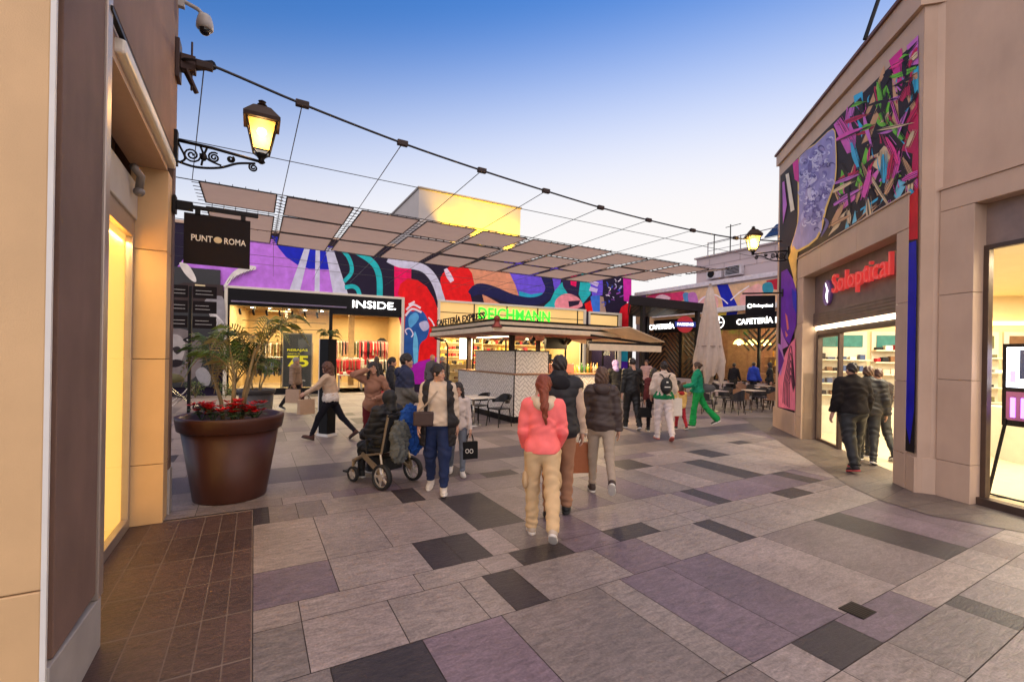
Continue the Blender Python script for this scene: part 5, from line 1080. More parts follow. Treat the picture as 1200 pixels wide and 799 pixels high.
# ================================================================ PEOPLE: smooth bodies and clothes grown from distance fields
def nets(Fv, o, h):
    Sg = Fv < 0; nx, ny, nz = Fv.shape
    acc = np.zeros((nx-1,ny-1,nz-1,3), np.float32); cnt = np.zeros((nx-1,ny-1,nz-1), np.float32)
    sl = lambda d, n: slice(d, n-1+d)
    for ax in range(3):
        for d1 in (0,1):
            for d2 in (0,1):
                a = [0,0,0]; oth = [i for i in range(3) if i != ax]; a[oth[0]], a[oth[1]] = d1, d2; b = list(a); b[ax] = 1
                f0 = Fv[sl(a[0],nx),sl(a[1],ny),sl(a[2],nz)]; f1 = Fv[sl(b[0],nx),sl(b[1],ny),sl(b[2],nz)]
                m = (f0 < 0) != (f1 < 0); t = np.where(m, f0/np.where(m, f0-f1, 1), 0)
                for c in range(3): acc[...,c] += m*(a[c] if c != ax else t)
                cnt += m
    mask = cnt > 0; idx = np.full(mask.shape, -1, np.int64); idx[mask] = np.arange(mask.sum())
    ii = np.argwhere(mask); V = (ii+acc[mask]/cnt[mask][:,None])*h+np.array(o); Q = []
    for ax in range(3):
        s0 = [slice(1,-1)]*3; s0[ax] = slice(0,-1); s1 = list(s0); s1[ax] = slice(1,None)
        A, B = Sg[tuple(s0)], Sg[tuple(s1)]; ch = np.argwhere(A != B)
        if not len(ch): continue
        base = ch+np.array([0 if i == ax else 1 for i in range(3)]); u, v = [(1,2),(2,0),(0,1)][ax]
        e = np.eye(3, dtype=int); q = [base-e[u]-e[v], base-e[v], base, base-e[u]]
        q = np.stack([idx[x[:,0],x[:,1],x[:,2]] for x in q], 1); fl = A[tuple(ch.T)]
        q[~fl] = q[~fl][:,::-1]; Q.append(q)
    return V, np.concatenate(Q)
def cone(P, a, b, ra, rb):
    a, b = np.array(a), np.array(b); ab = b-a; t = np.clip(((P-a)@ab)/max(ab@ab,1e-9), 0, 1)
    return np.linalg.norm(P-a-t[...,None]*ab, axis=-1)-(ra+(rb-ra)*t)
def ell(P, c, r):
    q = (P-np.array(c)); r = np.stack(np.broadcast_arrays(*r), -1); k0 = np.linalg.norm(q/r, axis=-1); k1 = np.linalg.norm(q/r**2, axis=-1)
    return k0*(k0-1)/np.maximum(k1, 1e-6)
def smin(a, b, k):
    h = np.clip(.5+.5*(b-a)/k, 0, 1); return b+(a-b)*h-k*h*(1-h)
def sun_(k, *d):
    r = d[0]
    for x in d[1:]: r = smin(r, x, k)
    return r
def wrk(P, amp=.005, sc=1., seed=0.):
    x, y, z = P[...,0]*sc, P[...,1]*sc, P[...,2]*sc
    return amp*(np.sin(31*z+13*x+4*np.sin(19*y+11*z+seed)+seed)*.6+np.sin(47*x-29*z+3*np.sin(23*z+seed*2))*.4)
def grow(fn, lo, hi, h):
    lo = np.array(lo)-2*h; n = np.ceil((np.array(hi)+2*h-lo)/h).astype(int)+1
    g = np.stack(np.meshgrid(*[lo[i]+h*np.arange(n[i]) for i in range(3)], indexing='ij'), -1)
    return nets(fn(g), lo, h)
# ---- head, hand and shoe made once
def head_fn(P):
    d = sun_(.03, ell(P,(0,-.008,.025),(.074,.093,.1)), ell(P,(0,.022,-.055),(.053,.066,.068)))
    d = smin(d, cone(P,(0,-.02,-.05),(0,-.035,-.2),.052,.056), .03)
    d = smin(d, ell(P,(0,.088,-.02),(.013,.022,.026)), .018)             # nose
    d = smin(d, ell(P,(0,.08,-.095),(.026,.02,.018)), .02)               # chin
    d = smin(d, ell(P,(0,.082,.035),(.05,.016,.012)), .02)               # brow
    for s in (-1,1):
        d = -smin(-d, ell(P,(s*.031,.096,.008),(.02,.018,.014)), .012)    # eye sockets
        d = smin(d, ell(P,(s*.076,-.005,-.012),(.012,.02,.032)), .008)   # ears
        d = smin(d, ell(P,(s*.042,.06,-.035),(.022,.022,.022)), .02)
    d = smin(d, ell(P,(0,.088,-.062),(.022,.012,.01)), .008)
    return d
HEAD = grow(head_fn, (-.1,-.12,-.2), (.1,.13,.14), .0065)
def hand_fn(P):
    d = ell(P,(0,0,-.045),(.018,.04,.052))
    for i, (y, l) in enumerate(((.028,.068),(.0095,.078),(-.0095,.073),(-.027,.056))):
        k0 = (.0,y,-.085); k1 = (-.012,y*1.05,-.085-l*.5); k2 = (-.034,y*1.02,-.085-l*.82)
        d = smin(d, np.minimum(cone(P,k0,k1,.0092,.0085), cone(P,k1,k2,.0085,.007)), .005)
    d = smin(d, np.minimum(cone(P,(-.004,.03,-.035),(-.018,.052,-.07),.0125,.0105), cone(P,(-.018,.052,-.07),(-.03,.05,-.1),.0105,.0085)), .008)
    return smin(d, cone(P,(0,0,-.02),(0,0,.06),.026,.028), .02)
HAND = grow(hand_fn, (-.06,-.07,-.2), (.05,.08,.09), .0046)
def shoe_fn(P):
    d = sun_(.03, ell(P,(0,.085,-.045),(.044,.10,.038)), ell(P,(0,-.01,-.035),(.038,.06,.05)), cone(P,(0,-.01,-.03),(0,-.015,.03),.043,.041))
    return np.maximum(d, P[...,2]-.035)
SHOE = grow(lambda P: np.maximum(shoe_fn(P), -P[...,2]-.068), (-.06,-.09,-.1), (.06,.2,.05), .008)
SOLE = grow(lambda P: np.maximum(np.abs(P[...,2]+.069)-.013, np.minimum(ell(P*np.array([1,1,0])+np.array([0,0,.0]),(0,.085,0),(.049,.108,1)), ell(P*np.array([1,1,0]),(0,-.012,0),(.043,.066,1)))), (-.07,-.1,-.1), (.07,.21,-.04), .007)
def xf(VQ, M):
    V, Q = VQ; M = np.array(M); return V@M[:3,:3].T+M[:3,3], (Q[:,::-1] if np.linalg.det(M[:3,:3]) < 0 else Q)
def meshobj(name, parts, mats, parent, scale=1., smooth=True, color=None):
    vs = []; fs = []; mi = []; o = 0
    for p in parts:
        V, Q = p[0], p[1]; vs.append(V); fs.append(Q+o); o += len(V)
        if color is not None: mi += list(color(V[Q].mean(1)))
        else: mi += [p[2] if len(p) > 2 else 0]*len(Q)
    V = np.concatenate(vs)*scale; Fq = np.concatenate(fs)
    me = bpy.data.meshes.new(name); me.from_pydata(V.tolist(), [], Fq.tolist())
    for m in (mats if isinstance(mats, (list,tuple)) else [mats]): me.materials.append(m)
    me.polygons.foreach_set('material_index', np.array(mi, dtype=np.int32)); me.polygons.foreach_set('use_smooth', [True]*len(me.polygons))
    ob = bpy.data.objects.new(name, me); return finish(ob, parent, True)
def skin(t=0): return mat('skin_%d' % t, [(.50,.27,.18),(.44,.23,.15),(.56,.33,.24)][t], .5, noise=.06, scale=20)
def cloth(c, rough=.85, kind=''): return mat('cloth_%s_%02x%02x%02x' % (kind, *[int(255*x) for x in c]), c, rough, noise=.05, scale=14, bump=.35 if rough > .6 else .12, bscale=260, sheen=.0, spec=.12 if rough > .6 else .35)
def Rm(ax, a): return Matrix.Rotation(a, 4, ax)
PEOPLE = []
def person(label, u, v, phi, h=1.7, legs=((12,8,0),(-14,16,22)), arms=((-10,8,12,0),(12,8,15,0)), top=(.03,.03,.03), hem=.88, topk='', puff=0., thick=.012, split=None,
           trou=(.02,.02,.025), flare=0., tight=0., shoe=(.02,.02,.02), sole=(.6,.58,.55), boots=False, hair=('short',(.02,.014,.01)), head=(0,0), hood=None, vest=None, sk=0, bulk=1., fem=False, lean=2.,
           vox=.013, hsc=1., seat=None, pos=None, sleeve=None, shirt=None, group=None, eyes=False, skirt=None, collar=True, scarf=None):
    x, y = pos if pos else G(u, v)[:2]
    rz = -TH-R(phi); sc = h/1.72
    r = root('person', (x,y,0), label, 'person', group, rz)
    sw = .165 if fem else .185; hipw = .095 if fem else .09
    J = {}; low = 9
    for i, s in enumerate((-1,1)):
        a, k, p = legs[i]; a, k, p = R(a), R(k), R(p); hp = np.array((s*hipw,0,.92)); kn = hp+.43*np.array((s*.02,sn(a),-cs(a))); an = kn+.42*np.array((0,sn(a-k),-cs(a-k)))
        J['hip',s], J['knee',s], J['ank',s], J['pit',s] = hp, kn, an, p
        for fy, fz in ((-.06,-.082),(.185,-.082)): low = min(low, an[2]+fz*cs(p)-fy*sn(p))
    dz = -low if seat is None else seat-.92
    le = sn(R(lean)); up = lambda q: np.array((q[0], q[1]+le*(q[2]-.92), q[2]+dz))
    for s in (-1,1):
        for k in ('hip','knee','ank'): J[k,s] = J[k,s]+np.array((0,0,dz))
    for i, s in enumerate((-1,1)):
        if arms[i][0] == 'ik':   # wrist target and elbow direction
            sh = up(np.array((s*sw,0,1.405))); tg = np.array(arms[i][1], float)+np.array((0,0,dz)); dv = tg-sh; L_ = min(np.linalg.norm(dv), .525); dv = dv/np.linalg.norm(dv); ca = (.285**2+L_**2-.245**2)/(2*.285*L_); hn = np.array(arms[i][2], float); hn = hn-dv*(hn@dv); hn /= np.linalg.norm(hn)
            el = sh+dv*.285*ca+hn*.285*math.sqrt(max(0,1-ca*ca)); wr = sh+dv*L_; fd_ = (wr-el)/np.linalg.norm(wr-el)
            J['sh',s], J['el',s], J['wr',s], J['fa',s] = sh, el, wr, fd_; continue
        a, o, e, w_ = (R(q) for q in arms[i]); sh = np.array((s*sw,0,1.405)); el = sh+.285*np.array((s*sn(o),sn(a)*cs(o),-cs(a)*cs(o)))
        fd_ = np.array((s*sn(o)-s*sn(w_)*1.2,sn(a+e),-cs(a+e))); fd_ /= np.linalg.norm(fd_); wr = el+.245*fd_
        J['sh',s], J['el',s], J['wr',s], J['fa',s] = up(sh), up(el), up(wr), fd_
    Z = lambda z: z+dz
    yo = lambda z: le*(z-.92)
    B_ = bulk
    def torso(P, t, wide=0.):
        d = sun_(.06, ell(P,(0,yo(1.28),Z(1.27)),((.155 if fem else .17)*B_+t,.112*B_+t,.21+t)), ell(P,(0,yo(1.08),Z(1.08)),((.13 if fem else .15)*B_+t+wide*.5,.1*B_+t+wide*.5,.17)), ell(P,(0,yo(.94),Z(.95)),((.168 if fem else .16)*B_+t+wide,.118*B_+t+wide,.15)))
        d = smin(d, cone(P, J['sh',-1]+np.array((.03,0,.0)), J['sh',1]-np.array((.03,0,0)), .062+t, .062+t), .05)
        if fem: d = smin(d, ell(P,(0,yo(1.28)+.075*B_,Z(1.25)),(.12*B_+t,.06+t,.07+t)), .04)
        return d
    def arms_(P, t):
        d = None
        for s in (-1,1):
            e = smin(cone(P,J['sh',s],J['el',s],.06*B_+t,.046*B_+t), cone(P,J['el',s],J['wr',s],.046*B_+t,.033+t), .02); d = e if d is None else np.minimum(d, e)
        return d
    def legsd(P, t, fl=0.):
        d = None
        for s in (-1,1):
            tp = J['hip',s]+np.array((0,0,-.02)); e = smin(cone(P,tp,J['knee',s],.092*B_+t,.06*B_+t), cone(P,J['knee',s],J['ank',s]+np.array((0,0,.02)),.058*B_+t,.043+t+fl), .03); d = e if d is None else smin(d, e, .012)
        return d
    neck = np.array((0,yo(1.5),Z(1.5))); hc = np.array((0,yo(1.62)+.012,Z(1.612)))
    MH = np.array(Matrix.Translation(Vector(hc)) @ Rm('Z', -R(head[0])) @ Rm('X', R(head[1])) @ Matrix.Scale(.93*hsc, 4))
    # body: one skin mesh (trunk, limbs, neck, head, hands)
    bl_ = lambda P: sun_(.03, torso(P,-.012), arms_(P,-.008), legsd(P,-.012), cone(P,(0,yo(1.42),Z(1.42)),hc-np.array((0,.02,.06)),.055,.05))
    lo_ = [-.75,-.75,.0]; hi_ = [.75,.8,1.5+dz]
    pts = np.array([J[k,s] for k in ('el','wr','knee','ank') for s in (-1,1)]); lo_ = np.minimum(pts.min(0)-.12, (-.25*B_,-.2*B_,0)); hi_ = np.maximum(pts.max(0)+.12, (.25*B_,.22*B_,Z(1.5))); lo_[2] = max(.05, lo_[2])
    body = [grow(bl_, lo_, hi_, .024), xf(HEAD, MH)]
    for s in (-1,1):
        f = Vector(J['fa',s]); zax = -f; yax = Vector((0,1,0)); yax = yax-zax*yax.dot(zax)
        if yax.length < .25: yax = Vector((0,0,1))-zax*zax.z
        yax.normalize(); xax = yax.cross(zax)
        if s < 0: xax = -xax
        M = np.eye(4); M[:3,0], M[:3,1], M[:3,2], M[:3,3] = np.array(xax)*hsc, np.array(yax)*hsc, np.array(zax)*hsc, J['wr',s]+np.array(f)*.01
        body.append(xf(HAND, M))
    meshobj('body', body, skin(sk), r, sc)
    # trousers / shoes
    zw = Z(1.02)
    tf = lambda P: np.maximum(np.maximum(smin(smin(ell(P,(0,yo(.95),Z(.95)),((.172 if fem else .162)*B_+.004,.122*B_+.004,.16)), legsd(P,.012-tight,flare), .05), ell(P,(0,-.055*B_,Z(.90)),(.15*B_,.08*B_,.1)), .05), P[...,2]-zw)+wrk(P,.008-.004*(tight > 0),.8,x)+.006*np.sin(90*P[...,2]+14*P[...,0]+9*P[...,1])*np.clip(1-np.abs(P[...,2]-.12)/.16,0,1)-.0*x, -99)
    lo2 = np.minimum(np.array([J[k,s] for k in ('hip','knee','ank') for s in (-1,1)]).min(0)-.13, (-.24*B_,-.2*B_,9)); hi2 = np.maximum(np.array([J[k,s] for k in ('hip','knee','ank') for s in (-1,1)]).max(0)+.13, (.24*B_,.2*B_,zw)); lo2[2] = max(lo2[2], .04)
    meshobj('trousers', [grow(tf, lo2, hi2, vox)], cloth(trou), r, sc)
    for s in (-1,1):
        M = np.array(Matrix.Translation(Vector(J['ank',s])) @ Rm('Z', -s*R(7)) @ Rm('X', -J['pit',s]) @ Matrix.Scale(1.02, 4))
        so_ = meshobj('shoe', [xf(SHOE, M)], cloth(shoe, .55), r, sc); meshobj('sole', [xf(SOLE, M)], cloth(sole, .6), so_, sc)
    # top
    pz = (lambda P: -.009*puff*np.abs(np.sin(P[...,2]*math.pi/.085+.6*np.sin(9*P[...,0])))**.6) if puff else (lambda P: 0)
    hemz = Z(hem)
    def topf(P, t=thick):
        flw = .014*np.clip((Z(1.1)-P[...,2])/.3,0,1)
        d = torso(P, t+.004, .012+flw)
        if sleeve is None: d = smin(d, arms_(P, t), .025)
        if collar: d = smin(d, cone(P,(0,yo(1.44)-.005,Z(1.43)),(0,yo(1.5)-.01,Z(1.495)),.062+t*.6,.060+t*.5), .03)
        return np.maximum(d+wrk(P,.009,.85,x*3+1)+pz(P), hemz-P[...,2])
    apts = np.array([J[k,s] for k in ('el','wr','sh') for s in (-1,1)]); lo3 = np.minimum(apts.min(0)-.1, (-.27*B_,-.22*B_,hemz-.02)); hi3 = np.maximum(apts.max(0)+.1, (.27*B_,.24*B_,Z(1.56))); lo3[2] = min(lo3[2], hemz)
    if split:
        zc, c2 = split
        meshobj('top', [grow(topf, lo3, hi3, vox)], [cloth(top, .8, topk), cloth(c2, .8, topk)], r, sc, color=lambda c: (c[:,2] < Z(zc)).astype(int))
    else: meshobj('top', [grow(topf, lo3, hi3, vox)], cloth(top, .5 if puff else .85, topk), r, sc)
    if vest:   # open or closed sleeveless layer
        vc, vh, opn, vpuff = vest
        def vf(P):
            flw = .02*np.clip((Z(1.1)-P[...,2])/.5,0,1)
            d = np.minimum(torso(P, thick+.024, .03+flw), ell(P,(0,0,Z(.8)),(.2*B_,.16*B_,.5)) if vh < .75 else 9)
            d = smin(d, cone(P,(0,yo(1.44)-.01,Z(1.42)),(0,yo(1.5)-.015,Z(1.52)),.085,.08), .03)
            d = np.maximum(d+wrk(P,.006,1.,x)-(.008*vpuff*np.abs(np.sin(P[...,2]*math.pi/.1))**.6), Z(vh)-P[...,2])
            if opn: d = np.maximum(d, .0-(np.abs(P[...,0]-.0)+ -(.125+.05*(Z(1.3)-P[...,2]))+np.where(P[...,1] > .0, 0, 9)))
            return d
        meshobj('vest', [grow(vf, (-.3*B_,-.26*B_,Z(vh)-.02), (.3*B_,.3*B_,Z(1.62)), vox)], cloth(vc, .6), r, sc)
    if skirt:
        c2, z0 = skirt
        meshobj('hem_layer', [grow(lambda P: np.maximum(np.maximum(torso(P,.016,.03)+wrk(P,.008,1.4,x), Z(z0)-P[...,2]), P[...,2]-Z(1.08)), (-.28*B_,-.24*B_,Z(z0)-.02), (.28*B_,.26*B_,Z(1.1)), vox)], cloth(c2), r, sc)
    if hood == 'down':
        hf = lambda P: sun_(.03, ell(P,(0,yo(1.42)-.11,Z(1.44)),(.115,.06,.085)), cone(P,(-.09,yo(1.45)-.04,Z(1.47)),(.09,yo(1.45)-.04,Z(1.47)),.045,.045), cone(P,(-.1,yo(1.45)-.03,Z(1.47)),(-.05,.08,Z(1.43)),.035,.025), cone(P,(.1,yo(1.45)-.03,Z(1.47)),(.05,.08,Z(1.43)),.035,.025))+wrk(P,.005,1.,2)
        meshobj('hood', [grow(hf, (-.2,-.24,Z(1.3)), (.2,.14,Z(1.58)), vox)], cloth(scarf or top, .85), r, sc)
    Mi = np.linalg.inv(MH)
    toH = lambda P: P@Mi[:3,:3].T+Mi[:3,3]
    if hood == 'up':
        def hu(P):
            q = toH(P); d = sun_(.03, ell(q,(0,-.03,.015),(.112,.125,.135)), cone(q,(0,-.05,-.08),(0,-.06,-.17),.095,.115))
            return (np.maximum(d, -ell(q,(0,.1,-.02),(.075,.1,.105)))+wrk(P,.005,1.,1))*.93
        meshobj('hood', [grow(hu, hc-.26, hc+.26, vox)], cloth(scarf or top, .85), r, sc)
    hk, hcol = hair; hm = mat('hair_%02x%02x%02x' % tuple(int(255*c) for c in hcol), hcol, .45, noise=.3, scale=30, bump=.5, bscale=90, stretch=(6,6,1))
    strand = lambda q: .004*np.sin(95*q[...,0]+40*q[...,1]+5*np.sin(18*q[...,2]))
    def hairf(P):
        q = toH(P); face = ell(q,(0,.115,-.045),(.064,.082,.105))
        th = .006 if hk == 'buzz' else .014 if hk in ('short','pony','bun') else .022
        cap = ell(q,(0,-.012,.03),(.075+th,.094+th,.101+th)); cap = np.maximum(cap, -face); cap = np.maximum(cap, -(q[...,2]+.04+.10*np.clip(-q[...,1]/.09,-.3,1)) if hk in ('short','buzz') else -(q[...,2]+.1))
        d = cap
        if hk == 'long': 
            bk = sun_(.03, ell(q,(0,-.055,-.06),(.098,.07,.13)), ell(q,(0,-.07,-.17),(.105,.055,.13))); sd = np.minimum(cone(q,(-.08,.005,.02),(-.098,.02,-.2),.028,.03), cone(q,(.08,.005,.02),(.098,.02,-.2),.028,.03)); d = smin(d, np.minimum(bk, sd), .02)
        if hk == 'curly': d = smin(d, sun_(.03, ell(q,(0,-.05,-.03),(.125,.11,.13)), ell(q,(0,-.07,-.14),(.13,.08,.12))), .03)+.012*np.sin(70*q[...,0])*np.sin(64*q[...,1]+1)*np.sin(60*q[...,2])
        if hk == 'pony': d = smin(d, np.minimum(cone(q,(0,-.1,.05),(0,-.155,.0),.035,.042), np.minimum(cone(q,(0,-.155,.0),(.0,-.16,-.16),.042,.04), cone(q,(0,-.16,-.16),(.01,-.15,-.33),.04,.012))), .018)
        if hk == 'ponylong': d = smin(d, sun_(.02, cone(q,(0,-.095,.03),(0,-.16,-.05),.05,.055), cone(q,(0,-.16,-.05),(.01,-.215,-.22),.055,.046), cone(q,(.01,-.215,-.22),(.025,-.2,-.42),.046,.014)), .03)
        if hk == 'bun': d = smin(d, ell(q,(0,-.115,.05),(.048,.045,.045)), .015)
        if hk == 'bob': d = smin(d, sun_(.03, ell(q,(0,-.03,-.05),(.105,.09,.11))), .03); d = np.maximum(d, -face)
        return (d+strand(q)*1.5)*.93
    if hk != 'bald': meshobj('hair', [grow(hairf, hc-np.array((.2,.3,.46 if hk in ('pony','ponylong','long','curly') else .22)), hc+np.array((.2,.2,.22)), vox*.75)], hm, r, sc)
    if eyes:
        W = mat('eye_white', (.6,.57,.54), .2, noise=.02)
        for s in (-1,1):
            b = MB(); b.ball((0,0,0), .0115, 10, 0); b.ball((0,.006,0), .0065, 8, 1); M = MH; vv = np.array(b.v)+np.array((s*.031,.077,.006))
            b.v = [tuple((M[:3,:3]@q+M[:3,3])*sc) for q in vv]; b.build('eye', [W, mat('iris_dark', (.02,.012,.008), .2)], r, smooth=True, local=True)
            b = MB(); b.tube([(s*.014,.094,.03),(s*.03,.095,.036),(s*.047,.085,.031)], .0036, 5); b.v = [tuple((M[:3,:3]@np.array(q)+M[:3,3])*sc) for q in b.v]; b.build('eyebrow', hm, r, local=True)
        b = MB(); b.ball((0,.0935,-.062), (.021,.008,.0055), 10); b.ball((0,.0925,-.069), (.017,.008,.005), 10); b.v = [tuple((MH[:3,:3]@np.array(q)+MH[:3,3])*sc) for q in b.v]; b.build('lips', mat('lips_rose', (.38,.1,.09), .4), r, smooth=True, local=True)
    Wm = Matrix.Translation((x,y,0)) @ Rm('Z', rz)
    out = {k: Wm @ Vector(np.array(J[k])*sc) for k in J if k[0] in ('wr','el','sh')}; out['root'] = r; out['rz'] = rz; out['W'] = Wm; out['sc'] = sc; out['dz'] = dz
    return out
def bag(pos, rz, w_, d_, h_, col, label, name='shopping_bag', drop=.12, strapc=(.3,.2,.1), taper=0., cat='bag', tilt=0., text_=None):
    """carrier bag hanging from a hand at pos"""
    r = root(name, (pos[0],pos[1],pos[2]-drop-h_), label, cat, None, rz); m = cloth(col, .7, 'bag')
    b = MB(); t = taper
    b.add([(-w_/2+t,-d_/2,0),(w_/2-t,-d_/2,0),(w_/2-t,d_/2,0),(-w_/2+t,d_/2,0),(-w_/2,-d_/2*.7,h_),(w_/2,-d_/2*.7,h_),(w_/2,d_/2*.7,h_),(-w_/2,d_/2*.7,h_)], [(0,3,2,1),(0,1,5,4),(1,2,6,5),(2,3,7,6),(3,0,4,7),(4,5,6,7)])
    b.build('bag_body', m, r, local=True, bevel=.008)
    for sy in (-1,1):
        b = MB(); b.tube(smooth_line([(-w_*.25,sy*d_*.3,h_-.02),(-w_*.14,sy*d_*.12,h_+drop*.8),(0,0,h_+drop),(w_*.14,sy*d_*.12,h_+drop*.8),(w_*.25,sy*d_*.3,h_-.02)]), .006, 5); b.build('handle', cloth(strapc), r, local=True, smooth=True)
    return r
# ================================================================ THE CROWD
SK_ = dict
P8 = person('girl with red ponytail in a pink hoodie and beige cargo trousers walking away', 634, 626, 2, 1.60, legs=((6,6,0),(-20,22,38)), arms=((4,10,34,14),(6,10,36,14)), top=(.95,.19,.18), hem=.90, thick=.024, trou=(.58,.40,.22), tight=-.012, shoe=(.45,.36,.28), sole=(.6,.55,.5), hair=('ponylong',(.23,.045,.016)), hood='down', scarf=(.70,.55,.38), bulk=.93, fem=True, vox=.010, sk=2)
person('tall man in a black hooded body warmer with beige sleeves walking away', 653, 603, 4, 1.80, legs=((-8,4,6),(8,8,0)), arms=((-4,8,14,2),(0,9,14,2)), top=(.50,.36,.26), thick=.018, bulk=.93, vest=((.018,.017,.02),.84,False,1.), hood='down', scarf=(.02,.019,.022), trou=(.33,.17,.10), tight=-.008, shoe=(.015,.015,.015), sole=(.02,.02,.02), boots=True, hair=('short',(.018,.012,.01)), vox=.011)
PW = P8['W']; PS = P8['sc']
for s in (-1,1):   # cargo pockets
    V_, Q_ = grow(lambda P: np.maximum(ell(P,(s*.185,.0,.60),(.035,.085,.10)), -9)+wrk(P,.004,1.,s), (s*.185-.06,-.12,.46), (s*.185+.06,.12,.74), .011)
    meshobj('cargo_pocket', [(V_,Q_)], cloth((.52,.35,.19)), P8['root'], PS)
V_, Q_ = grow(lambda P: np.maximum(np.abs(P[...,2]-.925)-.026, ell(P*np.array([1,1,0]),(0,.03,0),(.20,.155,1)))+.003*np.sin(260*np.arctan2(P[...,1],P[...,0])/6.28), (-.24,-.2,.88), (.24,.24,.97), .011)
meshobj('ribbed_hem', [(V_,Q_)], cloth((.85,.13,.13)), P8['root'], PS)
P10 = person('woman in a dark brown padded jacket walking away with one heel raised', 703, 577, 6, 1.66, legs=((6,4,0),(-24,30,46)), arms=((6,9,10,4),(-4,9,8,2)), top=(.05,.032,.028), hem=.86, puff=.7, thick=.022, hood='down', bulk=.94, trou=(.34,.27,.21), tight=.004, shoe=(.05,.03,.025), sole=(.6,.57,.52), hair=('bob',(.10,.05,.03)), fem=True, vox=.011)
bag(P10['wr',-1]+Vector((0,0,-.1)), -TH+.2, .34, .14, .40, (.34,.12,.055), 'plain brown paper carrier bag held by the woman in the brown padded jacket', strapc=(.7,.65,.6))
P6 = person('woman in cream sweater, long open black body warmer and jeans', 512, 575, 176, 1.66, legs=((14,6,0),(-6,12,10)), arms=((-6,10,12,0),(8,9,14,2)), top=(.62,.50,.38), hem=.9, thick=.012, vest=((.016,.014,.016),.62,True,.7), trou=(.022,.034,.09), shoe=(.68,.62,.55), sole=(.7,.66,.6), hair=('bun',(.016,.01,.008)), head=(-52,0), fem=True, bulk=1.28, vox=.010, eyes=True, sk=0)
W6 = P6['W']; s6 = P6['sc']
cbr = root('crossbody_bag', (W6 @ Vector((.18*s6,.16,1.0))), 'brown crossbody handbag on a webbing strap across the cream sweater', 'bag', None, P6['rz'])
b = MB(); b.box(-.13,.13,-.035,.035,-.11,.08); b.build('bag_body', cloth((.06,.035,.03), .4), cbr, local=True, bevel=.02)
b = MB(); b.tube(smooth_line([(.1,.0,.06),(-.02,.03,.16),(-.12,.02,.28),(-.24,-.1,.42),(-.25,-.2,.44)]), .014, 4); b.build('strap', cloth((.38,.3,.22)), cbr, local=True)
P7 = person('young girl in white fringed top and grey jeans carrying a black paper bag', 535, 556, 170, 1.36, legs=((12,6,0),(-10,12,14)), arms=((4,8,10,0),(4,8,10,0)), top=(.62,.54,.50), hem=.84, trou=(.16,.18,.22), tight=.006, shoe=(.66,.62,.58), hair=('long',(.02,.014,.012)), fem=True, hsc=1.12, vox=.011)
bag(P7['wr',-1]+Vector((0,0,-.08)), P7['rz']+.3, .24, .09, .26, (.012,.012,.013), 'small black paper bag marked OO carried by the girl in white', strapc=(.02,.02,.02))
text('lettering', 'OO', P7['wr',-1]+Vector((-.04,-.075,-.33)), (cs(TH),-sn(TH),0), .07, .12, LET, bpy.data.objects['shopping_bag.001'], .003, .01)
person('tall young man in a navy and grey hooded jacket looking right', 472, 541, 66, 1.80, legs=((3,3,0),(-3,4,0)), arms=((6,8,50,34),(4,8,52,36)), top=(.035,.042,.085), split=(1.2,(.13,.125,.115)), hem=.84, thick=.03, hood='down', trou=(.03,.04,.075), shoe=(.015,.015,.016), sole=(.25,.1,.08), hair=('short',(.014,.01,.008)), head=(12,0), vox=.011, eyes=True)
person('dark-haired woman in a rose brown coat and wine trousers lifting a hand to her hair', 436, 533, 172, 1.64, legs=((2,2,0),(-2,3,0)), arms=(('ik',(-.1,.2,1.08),(-1,-.3,-.4)),('ik',(.11,.12,1.58),(1,.1,-.9))), top=(.33,.17,.115), hem=.78, thick=.018, trou=(.13,.02,.025), shoe=(.02,.02,.02), hair=('long',(.016,.011,.01)), bulk=.9, head=(-14,4), fem=True, vox=.010, eyes=True)
P2 = person('curly-haired woman in cream sweater and black trousers striding left', 387, 515, -92, 1.66, legs=((30,10,-14),(-28,14,36)), arms=((44,10,16,0),(-10,10,20,0)), top=(.55,.40,.28), hem=.98, thick=.014, skirt=((.66,.60,.54),.84), trou=(.014,.014,.02), tight=.008, shoe=(.07,.025,.018), sole=(.03,.02,.02), hair=('curly',(.12,.045,.025)), head=(0,-4), fem=True, bulk=1.05, lean=7, vox=.012)
bag(P2['wr',-1]+Vector((0,0,-.05)), 0.4, .32, .13, .30, (.46,.31,.2), 'beige handbag swinging from the striding woman in cream', 'handbag', .08, (.1,.04,.03))
P1 = person('man in a brown quilted jacket carrying bags past the clothes shop window', 345, 480, 88, 1.66, legs=((22,8,-8),(-20,14,24)), arms=((2,8,12,0),(0,8,14,0)), top=(.26,.17,.11), hem=.84, puff=1., thick=.032, trou=(.02,.018,.022), shoe=(.015,.012,.012), hair=('short',(.3,.27,.25)), vox=.014)
bag(P1['wr',1]+Vector((0,-.05,-.05)), -TH, .42, .14, .42, (.42,.29,.2), 'large beige paper bag carried by the man in the quilted jacket')
person('man in a dark jacket walking right beside the clothes shop entrance', 457, 500, 80, 1.72, legs=((14,6,0),(-14,12,14)), top=(.018,.016,.022), thick=.02, trou=(.03,.03,.04), hair=('short',(.016,.012,.01)), vox=.015)
person('child in a red jacket behind the woman in the rose coat', 449, 519, 150, 1.22, top=(.5,.05,.06), thick=.02, trou=(.03,.03,.05), hair=('bob',(.03,.018,.012)), hsc=1.15, vox=.014)
person('woman in a black and cream coat inside the clothes shop entrance', 440, 470, 20, 1.68, top=(.05,.045,.04), hem=.6, thick=.02, trou=(.5,.4,.3), hair=('long',(.08,.045,.03)), fem=True, vox=.018)
